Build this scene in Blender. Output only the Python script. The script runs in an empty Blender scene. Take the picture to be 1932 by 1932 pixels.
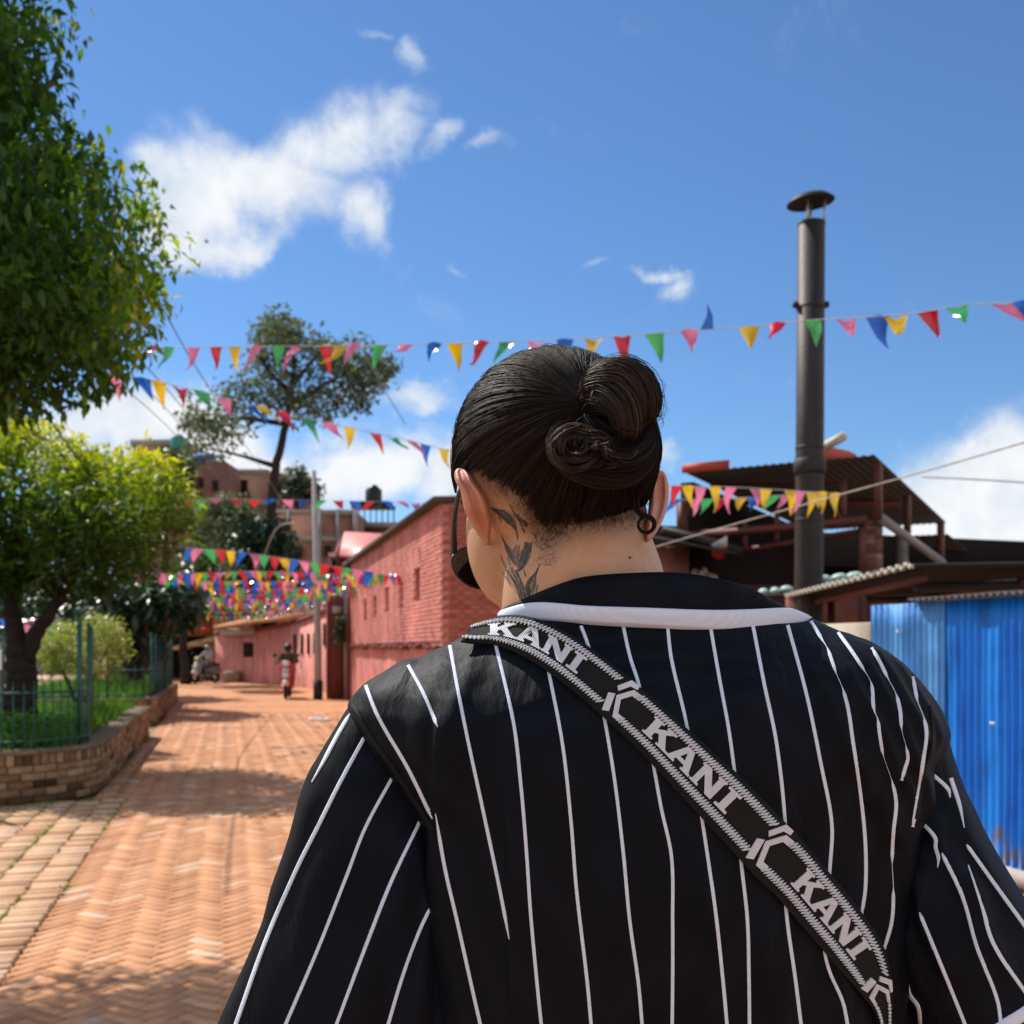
import bpy, math, random
import numpy as np
from mathutils import Vector, Matrix
from mathutils.bvhtree import BVHTree
from mathutils.geometry import tessellate_polygon
random.seed(7); rng = np.random.default_rng(7)
sc = bpy.context.scene
col = sc.collection
PI = math.pi

# ------------------------------------------------------------------ camera
H, F, CX, HY = 1.5, 1932.0, 966.0, 1222.0       # eye height, focal length / centre / horizon in picture units
cd = bpy.data.cameras.new('camera'); cam = bpy.data.objects.new('camera', cd); col.objects.link(cam)
cd.sensor_fit = 'HORIZONTAL'; cd.sensor_width = 26; cd.lens = 26
cd.shift_y = (HY - 966) / 1932
cam.location = (0, 0, H); cam.rotation_euler = (PI / 2, 0, 0)
cd.clip_start = 0.05; cd.clip_end = 2000
cd.dof.use_dof = True; cd.dof.focus_distance = 0.83; cd.dof.aperture_fstop = 8.5; cd.dof.aperture_blades = 0
sc.camera = cam
sc.view_settings.view_transform = 'Standard'
try: sc.view_settings.look = 'None'
except Exception: pass
sc.view_settings.exposure = 0.35; sc.view_settings.gamma = 1.0
sc.view_settings.use_curve_mapping = False

# ------------------------------------------------------------------ sun and sky
SUN_EL, SUN_AZ = math.radians(49), math.radians(-46)   # azimuth from +Y, negative = left
sdir = Vector((math.sin(SUN_AZ) * math.cos(SUN_EL), math.cos(SUN_AZ) * math.cos(SUN_EL), math.sin(SUN_EL)))
sl = bpy.data.lights.new('sun', 'SUN'); sl.energy = 4.6; sl.angle = math.radians(0.53); sl.color = (1, 0.93, 0.83)
so = bpy.data.objects.new('sun', sl); col.objects.link(so); so.rotation_euler = sdir.to_track_quat('Z', 'Y').to_euler()

def azel(x, y):
    v = Vector(((x - CX) / F, 1, (HY - y) / F)).normalized()
    return math.atan2(v.x, v.y), math.asin(v.z)

w = bpy.data.worlds.new('World'); sc.world = w; w.use_nodes = True
nt = w.node_tree; nt.nodes.clear(); NW = nt.nodes.new; LK = nt.links.new
def wm(op, a, b=None, c=None):
    n = NW('ShaderNodeMath'); n.operation = op
    for i, v in enumerate((a, b, c)):
        if v is None: continue
        if isinstance(v, (int, float)): n.inputs[i].default_value = v
        else: LK(v, n.inputs[i])
    return n.outputs[0]
tc = NW('ShaderNodeTexCoord'); sep = NW('ShaderNodeSeparateXYZ'); LK(tc.outputs['Generated'], sep.inputs[0])
saz = wm('ARCTAN2', sep.outputs[0], sep.outputs[1]); sel = wm('ARCSINE', sep.outputs[2])
comb = NW('ShaderNodeCombineXYZ'); LK(saz, comb.inputs[0]); LK(sel, comb.inputs[1])
sky = NW('ShaderNodeTexSky'); sky.sky_type = 'NISHITA'; sky.sun_disc = False
sky.sun_elevation = SUN_EL; sky.sun_rotation = SUN_AZ; sky.altitude = 1300; sky.air_density = 1.15; sky.dust_density = 0.15; sky.ozone_density = 2.5
# cloud groups: x, y, half width, half height (picture units at the photograph's bearing), tilt, weight
CL = [(620, 280, 170, 85, 0.25, 0.80), (500, 350, 180, 90, -0.2, 0.9), (720, 265, 150, 60, 0.5, 0.78), (370, 380, 140, 120, 0.0, 1.0),
      (420, 450, 150, 50, 0.35, 0.9), (660, 420, 60, 100, 0.3, 0.72), (840, 265, 70, 34, 0.4, 0.66), (300, 320, 90, 60, 0.2, 0.85), (925, 285, 64, 26, 0.5, 0.62),
      (1110, 505, 80, 16, 0.2, 0.62), (1250, 520, 120, 20, -0.25, 0.64), (1300, 545, 45, 34, 0.0, 0.58), (765, 120, 44, 50, -0.6, 0.62), (705, 75, 50, 16, -0.5, 0.42),
      (865, 487, 36, 16, 0, 0.42), (700, 870, 190, 85, 0.1, 1.0), (800, 770, 110, 40, 0.0, 0.8), (700, 735, 70, 40, 0, 0.7), (560, 900, 200, 90, 0, 1.05),
      (250, 790, 210, 90, 0.0, 1.0), (420, 860, 160, 90, 0, 1.0), (100, 800, 150, 90, 0.0, 1.0), (830, 900, 110, 90, 0, 0.95),
      (1850, 950, 200, 170, 0.1, 1.25), (1960, 890, 200, 150, 0, 1.2), (1745, 1010, 90, 90, 0, 0.95), (1250, 885, 50, 30, 0, 0.6), (2060, 980, 240, 190, 0, 1.1),
      (-200, 600, 260, 120, 0.2, 0.9), (2500, 500, 260, 90, -0.2, 0.9), (-700, 200, 300, 120, 0.1, 0.9)]
dens = None
# domain distortion so that group edges are ragged
nz0 = NW('ShaderNodeTexNoise'); nz0.inputs['Scale'].default_value = 7; nz0.inputs['Detail'].default_value = 6; nz0.inputs['Roughness'].default_value = 0.6
LK(tc.outputs['Generated'], nz0.inputs['Vector'])
vsub = NW('ShaderNodeVectorMath'); vsub.operation = 'SUBTRACT'; LK(nz0.outputs['Color'], vsub.inputs[0]); vsub.inputs[1].default_value = (.5, .5, .5)
vmad = NW('ShaderNodeVectorMath'); vmad.operation = 'MULTIPLY_ADD'; LK(vsub.outputs[0], vmad.inputs[0]); vmad.inputs[1].default_value = (.16, .13, 0); LK(comb.outputs[0], vmad.inputs[2])
for (x, y, hw, hh, rot, wt) in CL:
    a, e = azel(x, y)
    mp = NW('ShaderNodeMapping'); mp.vector_type = 'TEXTURE'; LK(vmad.outputs[0], mp.inputs['Vector'])
    mp.inputs['Location'].default_value = (a, e, 0); mp.inputs['Rotation'].default_value = (0, 0, rot)
    mp.inputs['Scale'].default_value = (hw / F * 1.25, hh / F * 1.25, 1)
    ln = NW('ShaderNodeVectorMath'); ln.operation = 'LENGTH'; LK(mp.outputs[0], ln.inputs[0])
    mr = NW('ShaderNodeMapRange'); mr.interpolation_type = 'SMOOTHSTEP'; LK(ln.outputs['Value'], mr.inputs['Value'])
    mr.inputs['From Min'].default_value = 0; mr.inputs['From Max'].default_value = 1.15; mr.inputs['To Min'].default_value = wt; mr.inputs['To Max'].default_value = 0
    dens = mr.outputs[0] if dens is None else wm('SMOOTH_MAX', dens, mr.outputs[0], 0.12)
# unseen cumulus outside the view, added up to the zenith to brighten shade
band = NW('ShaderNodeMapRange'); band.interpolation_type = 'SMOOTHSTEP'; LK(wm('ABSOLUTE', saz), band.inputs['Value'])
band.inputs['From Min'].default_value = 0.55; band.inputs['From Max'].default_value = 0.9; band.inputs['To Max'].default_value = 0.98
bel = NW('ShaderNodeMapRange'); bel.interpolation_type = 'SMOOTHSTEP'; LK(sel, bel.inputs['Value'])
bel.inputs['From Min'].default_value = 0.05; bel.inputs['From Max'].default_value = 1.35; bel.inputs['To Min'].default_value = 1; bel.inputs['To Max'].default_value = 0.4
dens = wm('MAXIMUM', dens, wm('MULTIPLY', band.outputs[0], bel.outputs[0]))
nz = NW('ShaderNodeTexNoise'); nz.inputs['Scale'].default_value = 10; nz.inputs['Detail'].default_value = 12; nz.inputs['Roughness'].default_value = 0.66; nz.inputs['Distortion'].default_value = 0.5
LK(tc.outputs['Generated'], nz.inputs['Vector'])
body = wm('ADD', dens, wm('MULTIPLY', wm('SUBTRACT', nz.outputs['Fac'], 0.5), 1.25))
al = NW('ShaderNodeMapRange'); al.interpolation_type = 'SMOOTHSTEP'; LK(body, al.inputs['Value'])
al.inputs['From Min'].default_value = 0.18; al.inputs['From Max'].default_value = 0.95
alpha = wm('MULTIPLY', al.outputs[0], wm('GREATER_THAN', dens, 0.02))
nz2 = NW('ShaderNodeTexNoise'); nz2.inputs['Scale'].default_value = 13; nz2.inputs['Detail'].default_value = 7; LK(tc.outputs['Generated'], nz2.inputs['Vector'])
cr = NW('ShaderNodeValToRGB'); LK(wm('ADD', wm('MULTIPLY', body, 0.25), wm('MULTIPLY', nz2.outputs['Fac'], 0.75)), cr.inputs[0])
cr.color_ramp.elements[0].position = 0.40; cr.color_ramp.elements[0].color = (0.56, 0.67, 0.82, 1)
cr.color_ramp.elements[1].position = 0.66; cr.color_ramp.elements[1].color = (0.93, 0.95, 0.97, 1)
SKY_STRENGTH = 0.095
skm = NW('ShaderNodeVectorMath'); skm.operation = 'MULTIPLY'; LK(sky.outputs[0], skm.inputs[0]); skm.inputs[1].default_value = (0.66, 0.88, 1.09)
cls = NW('ShaderNodeVectorMath'); cls.operation = 'SCALE'; LK(cr.outputs[0], cls.inputs[0]); cls.inputs['Scale'].default_value = 0.80 / SKY_STRENGTH
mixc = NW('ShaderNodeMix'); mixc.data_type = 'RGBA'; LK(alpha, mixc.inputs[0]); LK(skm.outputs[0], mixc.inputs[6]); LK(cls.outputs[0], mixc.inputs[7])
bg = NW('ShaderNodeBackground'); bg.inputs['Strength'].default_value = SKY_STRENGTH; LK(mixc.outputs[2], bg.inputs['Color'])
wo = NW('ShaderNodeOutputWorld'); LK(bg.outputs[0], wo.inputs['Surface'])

# ------------------------------------------------------------------ helpers
def P(x, y, Y):                       # a point at depth Y along the street view, found from where it shows in the photograph
    return Vector(((x - CX) / F * Y, Y, H + (HY - y) / F * Y))
SA = math.radians(15.5); RD = (-math.sin(SA), math.cos(SA)); PD = (math.cos(SA), math.sin(SA))
def S(al, ac, z=0.0):                 # street frame: metres along the street, metres across it
    return Vector((RD[0] * al + PD[0] * ac, RD[1] * al + PD[1] * ac, z))
def to_px(p):
    return CX + p[0] / p[1] * F, HY - (p[2] - H) / p[1] * F

def new_mat(name):
    m = bpy.data.materials.new(name); m.use_nodes = True
    n = m.node_tree; b = n.nodes['Principled BSDF']
    return m, n, b
def mat(name, c, rough=0.75, spec=0.3, metal=0.0, var=0.15, vscale=8.0, bump=0.0, bscale=60.0, tint=None, tscale=1.0, coords='Object', transl=None, detail=5):
    """principled material; colour varied by noise, optionally a per-piece 'tint' attribute driving a colour ramp"""
    m, n, b = new_mat(name); N = n.nodes.new; L = n.links.new
    b.inputs['Roughness'].default_value = rough; b.inputs['Specular IOR Level'].default_value = spec; b.inputs['Metallic'].default_value = metal
    tcx = N('ShaderNodeTexCoord')
    if tint:
        at = N('ShaderNodeAttribute'); at.attribute_name = 'tint'
        rp = N('ShaderNodeValToRGB'); L(at.outputs['Fac'], rp.inputs[0])
        e = rp.color_ramp.elements
        e[0].position = tint[0][0]; e[0].color = (*tint[0][1], 1); e[1].position = tint[-1][0]; e[1].color = (*tint[-1][1], 1)
        for p_, c_ in tint[1:-1]:
            k = e.new(p_); k.color = (*c_, 1)
        base = rp.outputs[0]
    else:
        rgb = N('ShaderNodeRGB'); rgb.outputs[0].default_value = (*c, 1); base = rgb.outputs[0]
    nzx = N('ShaderNodeTexNoise'); nzx.inputs['Scale'].default_value = vscale; nzx.inputs['Detail'].default_value = detail; nzx.inputs['Roughness'].default_value = 0.65
    L(tcx.outputs[coords], nzx.inputs['Vector'])
    mrx = N('ShaderNodeMapRange'); L(nzx.outputs['Fac'], mrx.inputs['Value']); mrx.inputs['From Min'].default_value = .25; mrx.inputs['From Max'].default_value = .75
    mrx.inputs['To Min'].default_value = 1 - var; mrx.inputs['To Max'].default_value = 1 + var
    sc_ = N('ShaderNodeVectorMath'); sc_.operation = 'SCALE'; L(base, sc_.inputs[0]); L(mrx.outputs[0], sc_.inputs['Scale'])
    L(sc_.outputs[0], b.inputs['Base Color'])
    if bump:
        nb = N('ShaderNodeTexNoise'); nb.inputs['Scale'].default_value = bscale; nb.inputs['Detail'].default_value = 6; L(tcx.outputs[coords], nb.inputs['Vector'])
        bp = N('ShaderNodeBump'); bp.inputs['Strength'].default_value = bump; bp.inputs['Distance'].default_value = 0.02; L(nb.outputs['Fac'], bp.inputs['Height']); L(bp.outputs[0], b.inputs['Normal'])
    if transl:
        tr = N('ShaderNodeBsdfTranslucent'); tm = N('ShaderNodeVectorMath'); tm.operation = 'MULTIPLY'; L(sc_.outputs[0], tm.inputs[0]); tm.inputs[1].default_value = transl[1]
        L(tm.outputs[0], tr.inputs['Color'])
        mx = N('ShaderNodeMixShader'); mx.inputs[0].default_value = transl[0]; L(b.outputs[0], mx.inputs[1]); L(tr.outputs[0], mx.inputs[2])
        L(mx.outputs[0], n.nodes['Material Output'].inputs['Surface'])
    return m

def streaks(m, sc_=(1.6, 1.6, .22), lo=.72, hi=1.06):
    """rain streaks and grime running down a surface"""
    n = m.node_tree; b = n.nodes['Principled BSDF']; src = b.inputs['Base Color'].links[0].from_socket
    t = n.nodes.new('ShaderNodeTexCoord'); mp = n.nodes.new('ShaderNodeMapping'); mp.inputs['Scale'].default_value = sc_; n.links.new(t.outputs['Object'], mp.inputs['Vector'])
    z = n.nodes.new('ShaderNodeTexNoise'); z.inputs['Scale'].default_value = 2.2; z.inputs['Detail'].default_value = 8; z.inputs['Roughness'].default_value = .7; n.links.new(mp.outputs[0], z.inputs['Vector'])
    r = n.nodes.new('ShaderNodeMapRange'); r.inputs['From Min'].default_value = .36; r.inputs['From Max'].default_value = .6; r.inputs['To Min'].default_value = lo; r.inputs['To Max'].default_value = hi; n.links.new(z.outputs['Fac'], r.inputs['Value'])
    v = n.nodes.new('ShaderNodeVectorMath'); v.operation = 'SCALE'; n.links.new(src, v.inputs[0]); n.links.new(r.outputs[0], v.inputs['Scale']); n.links.new(v.outputs[0], b.inputs['Base Color'])
WL = {}
def wloc(o): return WL.get(o.name, Vector((0, 0, 0))) if o else Vector((0, 0, 0))
def tag(o, label=None, cat=None, group=None, kind=None):
    if label: o['label'] = label
    if cat: o['category'] = cat
    if group: o['group'] = group
    if kind: o['kind'] = kind
    return o
def thing(name, loc, label, cat, group=None):
    o = bpy.data.objects.new(name, None); o.empty_display_size = 0.1; col.objects.link(o)
    o.location = loc; WL[o.name] = Vector(loc)
    return tag(o, label, cat, group)
def link(name, me, m, parent=None, loc=None, smooth=False):
    """loc: world position of the object's origin; mesh coordinates are relative to it"""
    o = bpy.data.objects.new(name, me); col.objects.link(o)
    if m is not None and not me.materials:
        for mm in (m if isinstance(m, (list, tuple)) else [m]): me.materials.append(mm)
    if smooth: me.polygons.foreach_set('use_smooth', np.ones(len(me.polygons), bool))
    wl = Vector(loc) if loc is not None else Vector((0, 0, 0))
    if parent is not None:
        o.parent = parent; o.location = wl - wloc(parent)
    else: o.location = wl
    WL[o.name] = wl
    return o
def mesh_np(name, V, Fa, tint=None):
    V = np.ascontiguousarray(V, np.float32); me = bpy.data.meshes.new(name)
    me.vertices.add(len(V)); me.vertices.foreach_set('co', V.ravel())
    if isinstance(Fa, np.ndarray):
        k = Fa.shape[1]; me.loops.add(Fa.size); me.loops.foreach_set('vertex_index', Fa.astype(np.int32).ravel())
        me.polygons.add(len(Fa)); me.polygons.foreach_set('loop_start', np.arange(0, Fa.size, k, dtype=np.int32))
    else:
        ls = np.array([len(f) for f in Fa], np.int32); fl = np.array([i for f in Fa for i in f], np.int32)
        me.loops.add(len(fl)); me.loops.foreach_set('vertex_index', fl)
        me.polygons.add(len(ls)); me.polygons.foreach_set('loop_start', np.concatenate([[0], np.cumsum(ls)[:-1]]).astype(np.int32))
    me.update(calc_edges=True)
    if tint is not None:
        a = me.attributes.new('tint', 'FLOAT', 'POINT'); a.data.foreach_set('value', np.ascontiguousarray(tint, np.float32))
    return me

class MB:
    def __init__(s): s.v = []; s.f = []; s.t = []; s.cur = 0.5
    def add(s, vs, fs):
        o = len(s.v); s.v += [tuple(v) for v in vs]; s.t += [s.cur] * len(vs)
        s.f += [tuple(i + o for i in f) for f in fs]; return s
    def box(s, c, d, rz=0.0, M=None, bev=0.0):
        x, y, z = d[0] / 2, d[1] / 2, d[2] / 2
        if bev:
            b = min(bev, x * .45, y * .45, z * .45); vs = []
            for zz, ins in ((-z, b), (-z + b, 0), (z - b, 0), (z, b)):
                vs += [(-x + ins, -y + ins, zz), (x - ins, -y + ins, zz), (x - ins, y - ins, zz), (-x + ins, y - ins, zz)]
            fs = [(3, 2, 1, 0), (12, 13, 14, 15)]
            for k in range(3):
                for j in range(4): fs.append((k * 4 + j, k * 4 + (j + 1) % 4, k * 4 + 4 + (j + 1) % 4, k * 4 + 4 + j))
        else:
            vs = [(-x, -y, -z), (x, -y, -z), (x, y, -z), (-x, y, -z), (-x, -y, z), (x, -y, z), (x, y, z), (-x, y, z)]
            fs = [(3, 2, 1, 0), (4, 5, 6, 7), (0, 1, 5, 4), (1, 2, 6, 5), (2, 3, 7, 6), (3, 0, 4, 7)]
        if M is None: M = Matrix.Rotation(rz, 3, 'Z')
        c = Vector(c); return s.add([M @ Vector(v) + c for v in vs], fs)
    def quad(s, a, b, c, d): return s.add([a, b, c, d], [(0, 1, 2, 3)])
    def prism(s, poly, off):              # polygon (list of Vectors) extruded by a vector
        n = len(poly); off = Vector(off)
        return s.add(list(poly) + [Vector(p) + off for p in poly], [tuple(range(n))[::-1], tuple(range(n, 2 * n))] + [(i, (i + 1) % n, n + (i + 1) % n, n + i) for i in range(n)])
    def tube(s, path, r, n=8, caps=True, flat=None):
        path = [Vector(p) for p in path]; k = len(path)
        rs = [r] * k if isinstance(r, (int, float)) else list(r)
        up = None; vs = []
        for i in range(k):
            d = (path[min(i + 1, k - 1)] - path[max(i - 1, 0)])
            d = d.normalized() if d.length > 1e-9 else Vector((0, 0, 1))
            if up is None:
                up = Vector((0, 0, 1)) if abs(d.z) < .9 else Vector((0, 1, 0))
            a = (up - d * up.dot(d)); a = a.normalized() if a.length > 1e-6 else d.orthogonal().normalized()
            up = a; b = d.cross(a)
            for j in range(n):
                t = 2 * PI * j / n
                vs.append(path[i] + (a * math.cos(t) + b * math.sin(t) * (flat or 1)) * rs[i])
        fs = []
        for i in range(k - 1):
            for j in range(n):
                fs.append((i * n + j, i * n + (j + 1) % n, (i + 1) * n + (j + 1) % n, (i + 1) * n + j))
        if caps: fs += [tuple(range(n))[::-1], tuple(range((k - 1) * n, k * n))]
        return s.add(vs, fs)
    def cyl(s, c, r, h, n=16, r2=None, axis='Z'):
        c = Vector(c); d = {'X': Vector((1, 0, 0)), 'Y': Vector((0, 1, 0)), 'Z': Vector((0, 0, 1))}[axis] if isinstance(axis, str) else Vector(axis)
        return s.tube([c - d * h / 2, c + d * h / 2], [r, r if r2 is None else r2], n)
    def ell(s, c, rad, nu=16, nv=10, M=None):
        c = Vector(c); M = M or Matrix.Identity(3); vs = []; fs = []
        for i in range(nv + 1):
            ph = PI * i / nv
            for j in range(nu):
                th = 2 * PI * j / nu
                vs.append(M @ Vector((rad[0] * math.sin(ph) * math.cos(th), rad[1] * math.sin(ph) * math.sin(th), rad[2] * math.cos(ph))) + c)
        for i in range(nv):
            for j in range(nu): fs.append((i * nu + j, (i + 1) * nu + j, (i + 1) * nu + (j + 1) % nu, i * nu + (j + 1) % nu))
        return s.add(vs, fs)
    def build(s, name, m, parent=None, smooth=False, loc=None, tint=False):
        if loc is None: loc = wloc(parent) if parent else Vector((0, 0, 0))
        V = np.array(s.v, np.float32).reshape(-1, 3) - np.array(loc, np.float32)
        me = mesh_np(name, V, s.f, np.array(s.t) if tint else None)
        return link(name, me, m, parent, loc, smooth)

def smooth_path(pts, n):                  # Catmull-Rom through points, n samples
    P_ = np.array([tuple(p) for p in pts], float); k = len(P_)
    if k == 2: return P_[0] + (P_[1] - P_[0]) * np.linspace(0, 1, n)[:, None]
    d = np.concatenate([[0], np.cumsum(np.linalg.norm(np.diff(P_, axis=0), axis=1) + 1e-9)])
    t = np.linspace(0, d[-1], n); out = np.empty((n, P_.shape[1]))
    m_ = np.empty_like(P_)
    m_[1:-1] = (P_[2:] - P_[:-2]) / (d[2:] - d[:-2])[:, None]
    m_[0] = (P_[1] - P_[0]) / (d[1] - d[0]); m_[-1] = (P_[-1] - P_[-2]) / (d[-1] - d[-2])
    i = np.clip(np.searchsorted(d, t, side='right') - 1, 0, k - 2); h = (d[i + 1] - d[i]); u = ((t - d[i]) / h)[:, None]; h = h[:, None]
    out = (2 * u**3 - 3 * u**2 + 1) * P_[i] + (u**3 - 2 * u**2 + u) * h * m_[i] + (-2 * u**3 + 3 * u**2) * P_[i + 1] + (u**3 - u**2) * h * m_[i + 1]
    return out
def in_poly(x, y, poly):
    x = np.asarray(x, float); y = np.asarray(y, float); r = np.zeros(x.shape, bool); n = len(poly)
    for i in range(n):
        x0, y0 = poly[i]; x1, y1 = poly[(i + 1) % n]
        c = ((y0 > y) != (y1 > y)) & (x < (x1 - x0) * (y - y0) / ((y1 - y0) if y1 != y0 else 1e-9) + x0)
        r ^= c
    return r
def pieces(parent, name, items, m, limit, stuff_name, m2=None):
    """items: (centre, local verts, faces, tint, score). The best 'limit' become objects of their own, the rest one mass"""
    items.sort(key=lambda t: -t[4])
    for c, v, f, t, s_ in items[:limit]:
        me = mesh_np(name, np.array([tuple(q) for q in v]), f, np.full(len(v), t)); link(name, me, m, parent, c)
    rest = items[limit:]
    if rest:
        base = wloc(parent); V = []; Fx = []; T = []; o = 0
        for c, v, f, t, s_ in rest:
            V += [(q[0] + c[0] - base[0], q[1] + c[1] - base[1], q[2] + c[2] - base[2]) for q in v]
            Fx += [tuple(i + o for i in g) for g in f]; T += [t] * len(v); o += len(v)
        ob = link(stuff_name, mesh_np(stuff_name, np.array(V), Fx, np.array(T)), m2 or m, parent, base); ob['kind'] = 'stuff'
def brick_geo(ex, ey, ez, l, wd, h, ch=0.004, jit=0.0):
    """brick with chamfered face, ez = outward axis; origin at the face's centre. Returns verts, faces"""
    a, b = l / 2, wd / 2; vs = []
    for zz, ins in ((-h, 0), (-ch, 0), (0, ch)):
        for sx, sy in ((-1, -1), (1, -1), (1, 1), (-1, 1)):
            vs.append(ex * (sx * (a - ins)) + ey * (sy * (b - ins)) + ez * (zz + (random.uniform(-jit, jit) if zz == 0 else 0)))
    fs = [(8, 9, 10, 11)]
    for k in (0, 1):
        for j in range(4): fs.append((k * 4 + j, k * 4 + (j + 1) % 4, k * 4 + 4 + (j + 1) % 4, k * 4 + 4 + j))
    return vs, fs

# ------------------------------------------------------------------ ground, road, pavement
try: sc.cycles.use_denoising = True
except Exception: pass
M_dirt = mat('sandy_dirt', (0.34, 0.2, 0.12), 0.95, 0.1, var=0.25, vscale=3, bump=0.4, bscale=40)
M_joint = mat('joint_sand', (0.30, 0.15, 0.075), 0.95, 0.1, var=0.3, vscale=6, bump=0.3, bscale=120)
M_joint_pale = mat('joint_moss', (0.24, 0.19, 0.09), 0.95, 0.1, var=0.35, vscale=5, bump=0.3, bscale=120)
ROADT = [(0, (0.42, 0.2, 0.105)), (0.35, (0.51, 0.25, 0.127)), (0.7, (0.57, 0.29, 0.153)), (0.88, (0.6, 0.33, 0.19)), (1, (0.62, 0.43, 0.31))]
M_paver = mat('clay_paver', (0, 0, 0), 0.85, 0.2, var=0.3, vscale=9, bump=0.25, bscale=70, tint=ROADT)
M_paver_s = mat('clay_paver_mass', (0, 0, 0), 0.85, 0.2, var=0.22, vscale=5, bump=0.2, bscale=70, tint=ROADT)
M_pale = mat('pale_paver', (0, 0, 0), 0.88, 0.2, var=0.22, vscale=6, bump=0.25, bscale=70, tint=[(0, (0.38, 0.2, 0.11)), (0.5, (0.55, 0.33, 0.19)), (1, (0.66, 0.46, 0.31))])
M_road_far = mat('far_paving', (0.53, 0.262, 0.135), 0.9, 0.15, var=0.2, vscale=4, bump=0.15, bscale=30)

g = MB(); g.quad((-300, -60, -.06), (300, -60, -.06), (300, 500, -.06), (-300, 500, -.06))
tag(g.build('ground', M_dirt), kind='structure')
AC0, AC1 = -0.98, 3.33                          # the street's two edges
road = thing('road', (0, 0, 0), None, None); road['kind'] = 'structure'
rb = MB(); q = [S(-3, AC0, -.028), S(-3, AC1, -.028), S(24, AC1, -.028), S(24, AC0, -.028)]; rb.quad(*q); rb.build('road_bed', M_joint, road)
rf = MB(); rf.quad(S(24, -2.6, -.004), S(24, AC1, -.004), S(62, AC1, -.004), S(62, -8, -.004)); rf.quad(S(24, AC1, -.012), S(24, 3.9, -.012), S(62, 3.9, -.012), S(62, AC1, -.012)); rf.build('far_paving', M_road_far, road)
r3 = Vector((RD[0], RD[1], 0)); p3 = Vector((PD[0], PD[1], 0)); z3 = Vector((0, 0, 1))
def seen_score(c):
    if c[1] < 1: return 0
    x, y = to_px(c)
    edge = 660 - (y - 1325) * 0.42
    return (1 / c[1] ** 2) if (-15 < x < edge and y < 1940) else 1e-6
W_, L_ = 0.0735, 0.2205
ctr = p3 + r3; ctr.normalize(); ctn = (p3 - r3).normalized()   # two brick directions at 45 degrees to the street
items = []
for k in range(-40, 420):
    for mm in range(-90, 90):
        for kind in (0, 1):
            # unit herringbone lattice (3:1)
            if kind == 0: u, v = k + 6 * mm + 1.5, k + .5
            else: u, v = k + 6 * mm + 3.5, k - 2 + 1.5
            c = (ctr * u - ctn * v) * W_
            c = Vector((c.x, c.y, 0)); al_ = c.dot(r3); ac_ = c.dot(p3)
            if not (-2.2 < al_ < 24 and (AC0 if al_ < 10.9 else -1.26 if al_ < 18.4 else -1.33) + .03 < ac_ < AC1 - .03): continue
            if al_ < 2 and ac_ < 5 and al_ < -2: continue
            ex, ey = (ctr, ctn) if kind == 0 else (ctn, ctr)
            low = 0.003 * math.sin(al_ * 1.7) + 0.003 * math.sin(ac_ * 2.3 + al_)
            tl = random.uniform(-.012, .012); ez = (z3 + ex * tl + ey * random.uniform(-.03, .03)).normalized()
            t = min(1, max(0, random.gauss(.38, .2))) if random.random() > .07 else random.uniform(.85, 1)
            vs, fs = brick_geo(ex, ey, ez, L_ - .009, W_ - .008, .03, .0035)
            c.z = low + random.uniform(-.002, .002)
            items.append((c, vs, fs, t, seen_score(c)))
pieces(road, 'brick', items, M_paver, 300, 'brick_paving', M_paver_s)

pave = thing('pavement', (0, 0, 0), None, None); pave['kind'] = 'structure'
pb = MB(); pb.quad(S(-3, -9, -.03), S(-3, AC0, -.03), S(24, AC0, -.03), S(24, -9, -.03)); pb.build('paving_bed', M_joint_pale, pave)
items = []
for i in range(0, 34):
    ac_ = AC0 - .118 - i * .222
    if ac_ < -4.6: break
    for j in range(-10, 240):
        al_ = j * .079 + (i % 2) * .03 + random.uniform(-.004, .004)
        if al_ > 10.85 or (al_ > 10.62 and ac_ < -1.9): continue
        c = S(al_, ac_ + random.uniform(-.012, .012), random.uniform(-.004, .004))
        ez = (z3 + p3 * random.uniform(-.02, .02) + r3 * random.uniform(-.04, .04)).normalized()
        vs, fs = brick_geo(p3, r3, ez, .216 - random.uniform(0, .012), .063, .03, .006)
        items.append((c, vs, fs, min(1, max(0, random.gauss(.5, .36))), seen_score(c)))
pieces(pave, 'brick', items, M_pale, 300, 'brick_paving')

# ------------------------------------------------------------------ brick planters
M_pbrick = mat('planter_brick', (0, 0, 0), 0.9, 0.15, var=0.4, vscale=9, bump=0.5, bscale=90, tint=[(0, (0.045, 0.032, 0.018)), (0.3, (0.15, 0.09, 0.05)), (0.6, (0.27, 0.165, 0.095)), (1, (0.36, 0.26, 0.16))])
M_mortar = mat('mossy_mortar', (0.075, 0.06, 0.035), 0.95, 0.1, var=0.4, vscale=7, bump=0.5, bscale=90)
M_coping = mat('worn_coping', (0.2, 0.15, 0.1), 0.92, 0.15, var=0.4, vscale=5, bump=0.5, bscale=60)
M_soil = mat('soil', (0.06, 0.05, 0.025), 0.95, 0.1, var=0.3, vscale=6)
M_fence = mat('fence_green', (0.018, 0.085, 0.072), 0.5, 0.4, var=0.25, vscale=12, bump=0.1, bscale=90)
ZT = 0.5
def densify(path, step):
    out = [path[0]]
    for a, b in zip(path[:-1], path[1:]):
        n = max(1, int((b - a).length / step))
        out += [a + (b - a) * (i / n) for i in range(1, n + 1)]
    return out
def arc(al0, ac0, r, a0, a1, n=10): return [S(al0 + r * math.sin(a0 + (a1 - a0) * i / n), ac0 + r * math.cos(a0 + (a1 - a0) * i / n)) for i in range(n + 1)]
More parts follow.
